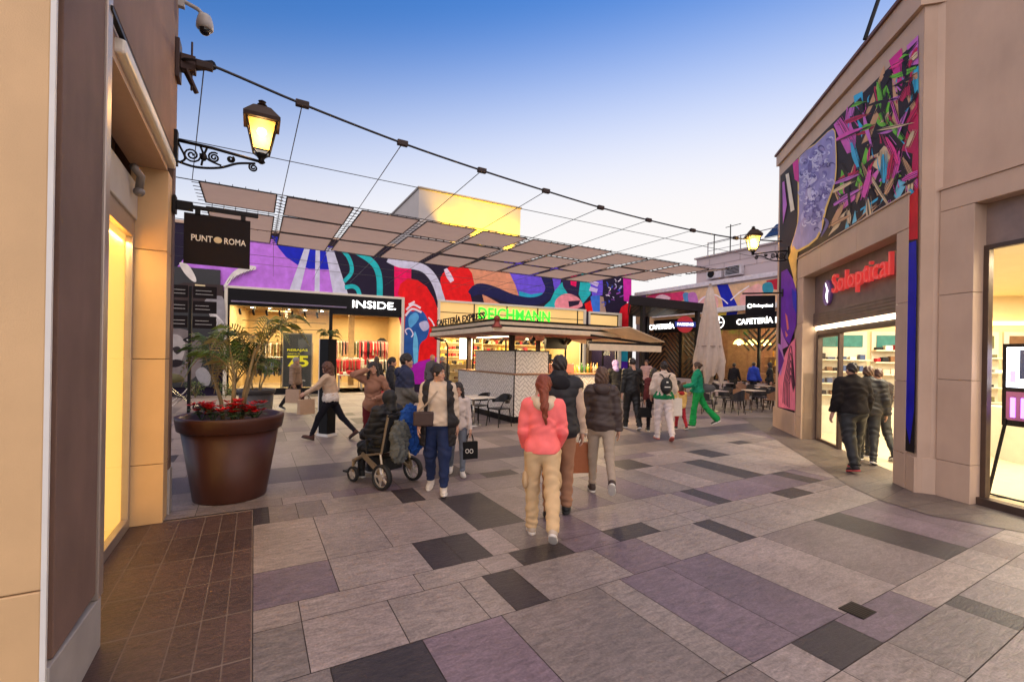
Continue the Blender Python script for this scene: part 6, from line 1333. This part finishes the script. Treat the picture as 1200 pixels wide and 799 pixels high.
person('bald man in grey standing left of the kiosk counter', 505, 476, 40, 1.80, legs=((2,2,0),(-2,2,0)), top=(.13,.115,.115), thick=.015, trou=(.05,.05,.06), hair=('bald',(.1,.1,.1)), vox=.018)
person('second man in dark grey left of the kiosk counter with short grey hair', 518, 477, -30, 1.74, legs=((2,2,0),(-2,2,0)), top=(.09,.085,.09), thick=.015, trou=(.03,.03,.035), hair=('buzz',(.25,.23,.22)), vox=.018)
person('man in a black tracksuit walking away with head bowed', 740, 503, -4, 1.78, legs=((14,6,0),(-12,14,20)), arms=((-8,8,10,0),(10,8,14,0)), top=(.012,.012,.014), thick=.018, trou=(.012,.012,.014), tight=-.01, shoe=(.02,.02,.02), sole=(.65,.63,.62), hair=('short',(.016,.012,.01)), head=(-10,-16), vox=.013)
P12 = person('woman in white trousers and a cream top with a black backpack', 777, 515, 4, 1.72, legs=((8,6,0),(-14,18,28)), arms=((0,16,40,14),(0,16,40,14)), top=(.60,.48,.39), hem=.98, thick=.022, skirt=((.015,.16,.06),.9), trou=(.62,.52,.48), tight=-.006, shoe=(.62,.55,.52), sole=(.5,.12,.1), hair=('bun',(.016,.012,.011)), fem=True, bulk=1.1, vox=.012)
bp_ = root('backpack', P12['W'] @ Vector((0,-.20,1.22)), 'small black backpack on the back of the woman in white trousers', 'backpack', None, P12['rz'])
b = MB(); b.ball((0,0,0), (.135,.07,.19), 14); b.ball((0,-.05,-.07), (.10,.04,.085), 10); b.build('pack_body', cloth((.014,.013,.015), .6), bp_, smooth=True, local=True)
for s in (-1,1):
    b = MB(); b.tube(smooth_line([(s*.04,.02,.16),(s*.09,.06,.24),(s*.12,.16,.24)]), .014, 5); b.build('strap', cloth((.012,.012,.013)), bp_, local=True)
b = MB(); b.box(-.06,.06,-.098,-.088,-.03,-.012); b.box(-.02,.02,-.085,-.07,.07,.1); b.build('badge', LET, bp_, local=True)
bag(P12['wr',1]+Vector((.08,0,.1)), P12['rz']+.4, .34, .1, .40, (.62,.56,.52), 'white tote bag carried beside the woman in white trousers', 'tote_bag', .14, (.6,.55,.5))
P13 = person('girl in maroon and black half hidden behind the woman in white trousers', 765, 506, 6, 1.55, top=(.12,.03,.03), thick=.014, trou=(.02,.015,.018), tight=.006, shoe=(.02,.02,.02), sole=(.6,.58,.56), hair=('long',(.02,.014,.01)), fem=True, vox=.014)
bag(P13['wr',-1], P13['rz'], .26, .1, .24, (.015,.014,.015), 'black handbag hanging beside the girl in maroon', 'handbag', .2, (.02,.02,.02), taper=-.05)
person('small child in a yellow jacket and red trousers beside the woman in green', 797, 503, -8, 1.12, legs=((12,6,0),(-14,16,20)), top=(.62,.40,.14), hem=.8, thick=.026, trou=(.28,.02,.03), shoe=(.03,.03,.03), sole=(.6,.58,.55), hair=('bob',(.03,.018,.012)), hsc=1.2, hood='down', scarf=(.35,.03,.03), vox=.012)
P15 = person('woman in a bright green tracksuit turning left, bag at her hip', 817, 500, -62, 1.72, legs=((10,6,0),(-26,16,30)), arms=((16,10,60,20),(6,8,30,10)), top=(.012,.22,.12), hem=.92, thick=.02, trou=(.012,.24,.06), flare=.035, shoe=(.03,.03,.03), sole=(.6,.58,.55), hair=('bun',(.05,.025,.015)), head=(-10,6), fem=True, vox=.012)
sb = root('shoulder_bag', P15['W'] @ Vector((.1,-.2,1.05)), 'grey shoulder bag behind the woman in green', 'bag', None, P15['rz'])
b = MB(); b.ball((0,0,0), (.07,.24,.12), 12); b.build('bag_body', cloth((.10,.095,.10)), sb, smooth=True, local=True)
b = MB(); b.tube(smooth_line([(0,.2,.05),(.0,.26,.22),(.02,.24,.38)]), .012, 5); b.build('strap', cloth((.05,.05,.05)), sb, local=True)
person('stocky man in a black leather jacket walking into the optician', 998, 551, 6, 1.78, legs=((-12,10,14),(10,8,0)), arms=((-4,12,22,4),(4,12,22,4)), top=(.016,.013,.013), hem=.92, thick=.026, topk='leather', trou=(.015,.014,.016), tight=-.012, shoe=(.02,.015,.015), sole=(.45,.06,.06), hair=('buzz',(.02,.014,.012)), bulk=1.12, vox=.011)
person('person in a glossy black puffer jacket and cap inside the optician doorway', 1024, 540, 40, 1.74, pos=(9.75,3.95), legs=((16,6,0),(-16,12,14)), arms=((4,10,40,20),(0,10,20,4)), top=(.018,.017,.02), hem=.86, puff=1.2, thick=.035, trou=(.015,.015,.016), shoe=(.02,.02,.02), sole=(.6,.58,.55), hair=('short',(.10,.05,.03)), vox=.012)
person('person with cropped hair just inside the optician door, mostly hidden', 1035, 545, 10, 1.68, pos=(10.3,4.0), top=(.06,.05,.05), trou=(.03,.03,.03), hair=('buzz',(.08,.04,.03)), vox=.016)
person('diner with black hair standing left of the blue jacket by the cafe window', 861, 470, 60, 1.64, pos=(19.6,13.3), legs=((2,2,0),(-2,2,0)), top=(.02,.018,.02), trou=(.02,.02,.02), hair=('short',(.015,.012,.01)), vox=.02)
person('diner in a bright blue padded jacket by the cafe window', 885, 470, 80, 1.70, pos=(19.7,12.4), legs=((2,2,0),(-2,2,0)), top=(.015,.05,.42), puff=1., thick=.035, trou=(.02,.02,.03), hair=('short',(.04,.025,.018)), vox=.02)
person('diner in black right of the blue jacket by the cafe window', 895, 470, -60, 1.70, pos=(20.0,11.8), legs=((2,2,0),(-2,2,0)), top=(.015,.014,.016), thick=.02, trou=(.02,.02,.02), hair=('long',(.015,.012,.01)), fem=True, vox=.02)
person('waiter in a pale pink shirt standing among the terrace tables', 757, 470, -150, 1.72, legs=((2,2,0),(-2,2,0)), top=(.5,.33,.32), trou=(.02,.02,.02), hair=('short',(.08,.04,.03)), vox=.02)
person('barman in black waistcoat and white shirt behind the kiosk counter', 662, 480, 180, 1.72, pos=(8.15,11.75), legs=((2,2,0),(-2,2,0)), arms=((10,10,60,20),(10,10,60,20)), top=(.6,.56,.52), vest=((.02,.018,.02),.9,True,0.), trou=(.02,.02,.02), hair=('short',(.02,.014,.012)), vox=.016)
PL_ = person('customer in black at the right end of the kiosk with a lavender scarf', 692, 492, -20, 1.72, pos=(9.75,10.6), legs=((2,2,0),(-2,2,0)), arms=((10,10,90,10),(10,10,90,10)), top=(.015,.014,.016), trou=(.02,.02,.02), hood='up', scarf=(.34,.27,.6), hair=('short',(.1,.02,.02)), vox=.015)
# ---------------- powered wheelchair and its rider
wz = -TH-R(-58); wx, wy = 1.63, 6.48
wc = root('power_wheelchair', (wx,wy,0), 'folding powered wheelchair with gold frame and white-spoked wheels', 'wheelchair', None, wz)
GOLD = mat('champagne_frame', (.42,.33,.22), .35, .7); RUB = mat('tyre_rubber', (.012,.012,.013), .7)
def wheel(x, y, r_, wd, kind):
    b = MB(); n = 26; prof = [(r_-.035,-wd/2),(r_-.008,-wd/2),(r_,-wd/4),(r_,wd/4),(r_-.008,wd/2),(r_-.035,wd/2)]; vs = []
    for k in range(n):
        a = 2*math.pi*k/n
        for rr_1, xx in prof: vs.append((x+xx, y+rr_1*math.cos(a), r_+rr_1*math.sin(a)))
    m = len(prof); b.add(vs, [(k*m+i, k*m+(i+1)%m, ((k+1)%n)*m+(i+1)%m, ((k+1)%n)*m+i) for k in range(n) for i in range(m)])
    w0 = b.build('wheel', RUB, wc, smooth=True, local=True)
    b = MB()
    b.tube([(x-wd*.45,y,r_),(x+wd*.45,y,r_)], r_*.25, 12)
    for k in range(5):
        a = 2*math.pi*k/5; b.tube([(x,y,r_),(x,y+(r_-.03)*math.cos(a),r_+(r_-.03)*math.sin(a))], .018, 6)
    b.tube([(x,y+(r_-.038)*math.cos(2*math.pi*k/20),r_+(r_-.038)*math.sin(2*math.pi*k/20)) for k in range(21)], .012, 5); b.build('rim', mat('rim_pale', (.55,.5,.45), .35, .4), w0, local=True)
for s in (-1,1): wheel(s*.29,-.28,.17,.07,0); wheel(s*.24,.36,.11,.05,1)
for s in (-1,1):
    b = MB(); b.tube([(s*.27,-.28,.17),(s*.25,.14,.40),(s*.24,.36,.30)], .028, 6); b.tube([(s*.24,.36,.3),(s*.24,.36,.14)], .02, 6); b.tube([(s*.25,.14,.40),(s*.25,-.22,.47),(s*.25,-.34,1.0)], .018, 6); b.tube([(s*.27,-.28,.2),(s*.25,-.2,.47)], .018, 6)
    b.slab([(s*.285,-.2,.2),(s*.285,.16,.4),(s*.285,.13,.45),(s*.285,-.24,.26)], (-s*.03,0,0)); b.build('side_frame', GOLD, wc, local=True)
    b = MB(); b.tube([(s*.25,-.24,.68),(s*.25,.12,.68)], .025, 6); b.tube([(s*.25,.08,.68),(s*.25,.08,.46)], .014, 6); b.build('armrest', RUB, wc, local=True)
    b = MB(); b.tube([(s*.2,.25,.42),(s*.16,.5,.14)], .015, 6); b.box(s*.16-.07,s*.16+.07,.44,.6,.1,.125); b.build('footrest', RUB, wc, local=True)
    b = MB(); b.tube([(s*.25,-.33,.98),(s*.25,-.44,1.0)], .018, 6); b.build('push_handle', RUB, wc, local=True)
b = MB(); b.box(-.23,.23,-.2,.22,.46,.51); b.build('seat', RUB, wc, local=True, bevel=.015)
b = MB(); b.slab([(-.23,-.22,.5),(.23,-.22,.5),(.23,-.32,.98),(-.23,-.32,.98)], (0,-.03,0)); b.build('backrest', RUB, wc, local=True, bevel=.01)
b = MB(); b.box(-.17,.17,-.2,.1,.2,.38); b.build('battery_box', RUB, wc, local=True, bevel=.02)
person('wheelchair rider in a glossy black hooded puffer jacket, back turned', 0, 0, -58, 1.58, pos=(wx+.02,wy), seat=.60, legs=((80,78,0),(84,80,0)), arms=((20,8,46,20),(20,8,46,20)), top=(.014,.014,.016), hem=.93, puff=1.3, thick=.04, hood='up', scarf=(.015,.014,.015), trou=(.012,.012,.013), shoe=(.02,.02,.02), sole=(.5,.48,.45), hair=('short',(.05,.04,.03)), lean=-4, vox=.011, bulk=1.1)
gc = root('hung_coat', (wx,wy,0), 'blue and grey coats hung over the back of the wheelchair', 'coat', None, wz)
V_, Q_ = grow(lambda P: sun_(.03, ell(P,(.07,-.42,.86),(.19,.08,.27)), ell(P,(.14,-.46,.62),(.13,.07,.2)))+wrk(P,.014,1.6,1)+.012*np.sin(75*P[...,0]+5*np.sin(7*P[...,2])), (-.15,-.56,.4), (.35,-.3,1.2), .013)
meshobj('blue_coat', [(V_,Q_)], cloth((.02,.075,.30)), gc)
V_, Q_ = grow(lambda P: sun_(.04, ell(P,(-.1,-.42,.72),(.17,.09,.22)), ell(P,(-.14,-.44,.52),(.13,.1,.17)))+wrk(P,.016,1.6,4)+.012*np.sin(70*P[...,0]+5*np.sin(8*P[...,2])), (-.36,-.58,.25), (.15,-.26,1.05), .013)
meshobj('grey_coat', [(V_,Q_)], cloth((.12,.125,.115)), gc)
# ================================================================ PLANTERS, PALMS, SIGN POST, TOTEM, PRAM
rl = random.Random(21)
COP = mat('planter_brown', (.062,.02,.013), .42, noise=.12, scale=3, spec=.35, streak=.15)
def planter(loc, r0, r1, h, label, m, rim=.16):
    r = root('planter', loc, label, 'planter', 'round planters')
    b = MB(); b.lathe([(r0*.98,0),(r0,.02),(r1*.90,h-rim),(r1*.90,h-rim)], (0,0,0), 48); b.build('pot', m, r, smooth=True, local=True)
    b = MB(); b.lathe([(r1*.9,h-rim-.02),(r1*.965,h-rim),(r1,h-.03),(r1,h),(r1*.96,h+.008),(r1*.86,h-.01),(r1*.84,h-.1)], (0,0,0), 48); b.build('rim', m, r, smooth=True, local=True)
    b = MB(); b.lathe([(r1*.85,h-.1),(r1*.5,h-.07),(.02,h-.06)], (0,0,0), 32); b.build('soil', mat('soil_dark', (.05,.035,.025), .95, noise=.5, scale=40, bump=1., bscale=60), r, local=True)
    return r
planter((-.23,6.70,0), .40, .59, 1.02, 'large rust brown round planter with red poinsettias in the left foreground', COP)
planter(G(300,492)[:2]+(0,), .36, .46, .82, 'dark grey round planter behind the rust brown one', mat('planter_grey', (.05,.045,.045), .5), .1)
def frond(P0, az, reach, rise, droop, width, n=26, tw=0., dead=False):
    """one feather leaf: arching rib and drooping leaflets"""
    ribs = []; leafs = []
    dx, dy = cs(az), sn(az)
    for i in range(n+1):
        t = i/n; ribs.append((P0[0]+dx*reach*t**1.1, P0[1]+dy*reach*t**1.1, P0[2]+rise*math.sin(t*1.9)-droop*t**3))
    for i in range(4, n+1):
        t = i/n; p = Vector(ribs[i]); tan = (Vector(ribs[min(i+1,n)])-Vector(ribs[i-1])).normalized(); side = tan.cross(Vector((0,0,1))).normalized(); upv = side.cross(tan)
        L_ = width*math.sin(math.pi*min(1,(t*.92+.10)))**.7
        for s in (-1,1):
            l = L_*rl.uniform(.85,1.1); d = (side*s*.8+tan*.55+upv*(.18-.1*t)).normalized(); e = p+d*l+Vector((0,0,-.28*l)); m = p+d*l*.5+Vector((0,0,.02)); wv = tan*.009
            leafs.append((p-wv*.5, p+wv*.5, m+wv, e, m-wv))
    return ribs, leafs
LEAF = [mat('palm_leaf_%d' % i, c, .45, noise=.25, scale=5) for i, c in enumerate([(.055,.10,.014),(.10,.15,.022),(.16,.18,.03),(.22,.17,.045)])]
STM = mat('palm_cane', (.24,.17,.07), .55, noise=.25, scale=9, bump=.3, bscale=40)
def palm(loc, label, h, n, sc, seed):
    rl.seed(seed); r = root('potted_palm', loc, label, 'palm', 'potted palms')
    canes = []; b = MB()
    for k in range(5):
        a = rl.uniform(0,6.28); x, y = .1*cs(a)*sc, .1*sn(a)*sc; tx, ty = x*2.6, y*2.6; hh = h*rl.uniform(.5,1.)
        b.tube([(x,y,-.1),(x*1.4,y*1.4,hh*.4),(tx,ty,hh)], [.026*sc,.022*sc,.014*sc], 7); canes.append((tx,ty,hh))
    b.build('trunk', STM, r, smooth=True, local=True)
    lb_ = MB(); rb_ = MB()
    for k in range(n):
        c = canes[k % len(canes)]; az = 2.4*k+rl.uniform(-.3,.3); low = k/n
        ribs, leafs = frond((c[0],c[1],c[2]*rl.uniform(.75,1.)), az, sc*rl.uniform(.28,.66), sc*rl.uniform(.34,.68), sc*rl.uniform(.1,.5), sc*.23, 24)
        rb_.tube(ribs, [.008*sc*(1-.7*i/len(ribs)) for i in range(len(ribs))], 5)
        mi = rl.choice([0,0,1,1,2,3] if k % 3 else [1,2,3])
        for q in leafs: lb_.add([tuple(p) for p in q], [(0,1,2,3,4)], mi)
    rb_.build('leaf_rib', STM, r, local=True); lb_.build('crown', LEAF, r, local=True)
    return r
palm((-.23,6.70,.94), 'tall feathery palm with several canes in the rust brown planter', 1.02, 22, 1.08, 4)
palm(G(300,492)[:2]+(.75,), 'smaller palm in the dark grey planter behind', .6, 12, .8, 9)
def poinsettia(loc, label, s):
    r = root('poinsettia', loc, label, 'flower', 'red poinsettias in the rust brown planter'); red, grn = MB(), MB()
    for k in range(22):
        a = rl.uniform(0,6.28); d = rl.uniform(0,.17)*s; cx, cy, cz = d*cs(a), d*sn(a), rl.uniform(.12,.27)*s
        for j in range(9):
            a2 = 2*math.pi*j/9+rl.uniform(-.2,.2); l = rl.uniform(.05,.085)*s; t = rl.uniform(.2,.5)
            p = Vector((cx,cy,cz)); dv = Vector((cs(a2),sn(a2),t*1.4-.1)); pv = Vector((-sn(a2),cs(a2),0)); red.add([tuple(p), tuple(p+dv*l*.5+pv*l*.28), tuple(p+dv*l), tuple(p+dv*l*.5-pv*l*.28)], [(0,1,2,3)])
        for j in range(5):
            a2 = rl.uniform(0,6.28); l = .09*s; p = Vector((cx,cy,cz-.03)); dv = Vector((cs(a2),sn(a2),-.2)); pv = Vector((-sn(a2),cs(a2),0)); grn.add([tuple(p), tuple(p+dv*l*.5+pv*l*.25), tuple(p+dv*l), tuple(p+dv*l*.5-pv*l*.25)], [(0,1,2,3)])
    for k in range(6): grn.tube([(0,0,0),(rl.uniform(-.1,.1)*s,rl.uniform(-.1,.1)*s,.14*s)], .006, 4)
    grn.build('foliage', mat('poinsettia_green', (.03,.06,.015), .6), r, local=True); red.build('bracts', mat('poinsettia_red', (.62,.012,.012), .5, noise=.2, scale=20), r, local=True)
for i, (dx, dy, s, lab) in enumerate(((-.33,-.24,.85,'red poinsettia at the left of the planter rim, beside the wall'),(-.12,-.36,.8,'red poinsettia just left of the palm canes'),(.18,-.34,1.0,'bushy red poinsettia right of the palm canes'),(.33,-.12,.95,'red poinsettia at the right of the planter rim'))): poinsettia((-.2+dx*.9*cs(TH)+dy*.9*sn(TH)*.8, 6.72-dx*.9*sn(TH)+dy*.9*cs(TH)*.8, .95), lab, s)
# directory post
dx_, dy_ = G(221,487)[:2]
ds = root('direction_sign', (dx_,dy_,0), 'black direction post with rows of white-lettered arrow boards', 'sign')
b = MB(); b.box(-.035,.035,-.035,.035,0,3.6); b.build('post', DKMET, ds, local=True)
for i in range(6):
    b = MB(); s = -1 if i % 2 else 1; z = 3.45-.42*(i//2); b.box(min(.06*s,.62*s),max(.06*s,.62*s),-.02,.02,z-.17,z+.17); bo_ = b.build('arrow_board', SG, ds, local=True, bevel=.004); ds_rot = -TH*.6
    b = MB()
    for k in range(2):
        x = .12*s
        for j in range(5):
            l = rl.uniform(.04,.1); b.box(min(x,x+l*s),max(x,x+l*s),-.026,-.021,z+.03-.1*k,z+.048-.1*k); x += (l+.02)*s*.8
            if abs(x) > .5: break
    b.build('lettering', mat('board_letter_grey', (.4,.38,.35), .5), bo_, local=True)
ds.rotation_euler.z = -R(8)
# totem with a fern beside the clothes shop door
tx, ty = G(383,510)[:2]
tm = root('shop_totem', (tx,ty,0), 'slim white and black pillar stand with a fern on top before the clothes shop', 'pillar', None, -TH-R(25))
b = MB(); b.box(-.13,.13,-.12,.12,.05,2.12); b.build('pillar', FRM, tm, local=True, bevel=.01)
b = MB(); b.box(-.15,-.13,-.12,.12,.05,2.12); b.box(-.17,.17,-.14,.14,0,.05); b.build('white_edge', WHITE, tm, local=True)
fn = root('fern', (tx,ty,2.1), 'small leafy fern on top of the black and white pillar', 'plant'); b = MB()
for k in range(14):
    ribs, leafs = frond((0,0,0), 2.4*k, rl.uniform(.15,.32), rl.uniform(.12,.28), .15, .09, 12)
    for q in leafs: b.add([tuple(p) for p in q], [(0,1,2,3,4)])
b.build('leaves', LEAF[0], fn, local=True)
# pram parked by the direction post
px, py = G(222,486)[:2]; px -= .25; py += .5
pr = root('pram', (px,py,0), 'black folding pram beside the direction post', 'pram', None, R(20))
b = MB()
for s in (-1,1): b.tube([(.45,s*.22,.12),(-.1,s*.22,.55),(-.5,s*.24,1.0)], .015, 6); b.tube([(-.4,s*.22,.12),(.1,s*.22,.55),(.25,s*.22,.75)], .015, 6)
b.tube([(-.5,-.24,1.0),(-.5,.24,1.0)], .018, 6); b.build('frame', CHR, pr, local=True)
b = MB(); b.slab([(-.25,-.2,.5),(.2,-.2,.42),(.2,.2,.42),(-.25,.2,.5)], (0,0,.03)); b.slab([(-.25,-.2,.5),(-.25,.2,.5),(-.4,.2,.95),(-.4,-.2,.95)], (.03,0,0)); b.build('seat', RUB, pr, local=True)
b = MB(); b.ball((-.22,0,.95), (.3,.22,.2), 12); b.v = [(x,y,max(z,.9)) for x,y,z in b.v]; b.build('hood', CLOTH[5], pr, local=True, smooth=True)
for x in (-.4,.45):
    for s in (-1,1):
        b = MB(); b.tube([(x+.1*cs(2*math.pi*k/14), s*.22, .12+.1*sn(2*math.pi*k/14)) for k in range(15)], .022, 6); b.build('wheel', RUB, pr, local=True, smooth=True)
# low hedge plants by the billboard
for i in range(3):
    c = FF((-4.9+1.0*i,-1.0,0)); fr2 = root('shrub', c, ['low green shrub left of the clothes shop, nearest the wall corner','low green shrub in the middle below the billboard','low green shrub beside the clothes shop frame'][i], 'plant', 'low shrubs below the billboard'); b = MB()
    for k in range(260):
        a, z, d = rl.uniform(0,6.28), rl.uniform(.05,.6), rl.uniform(.1,.34); p = Vector((d*cs(a),d*sn(a),z)); q = Vector((rl.uniform(-1,1),rl.uniform(-1,1),rl.uniform(-.3,1))).normalized()*.09; w2 = Vector((-q.y,q.x,0))*.35; b.add([tuple(p),tuple(p+q*.5+w2),tuple(p+q),tuple(p+q*.5-w2)], [(0,1,2,3)], k%2)
    b.build('foliage', LEAF[:2], fr2, local=True)
    b = MB(); [b.tube([(0,0,0),(rl.uniform(-.2,.2),rl.uniform(-.2,.2),.5)], .008, 4) for k in range(6)]; b.build('stem', STM, fr2, local=True)
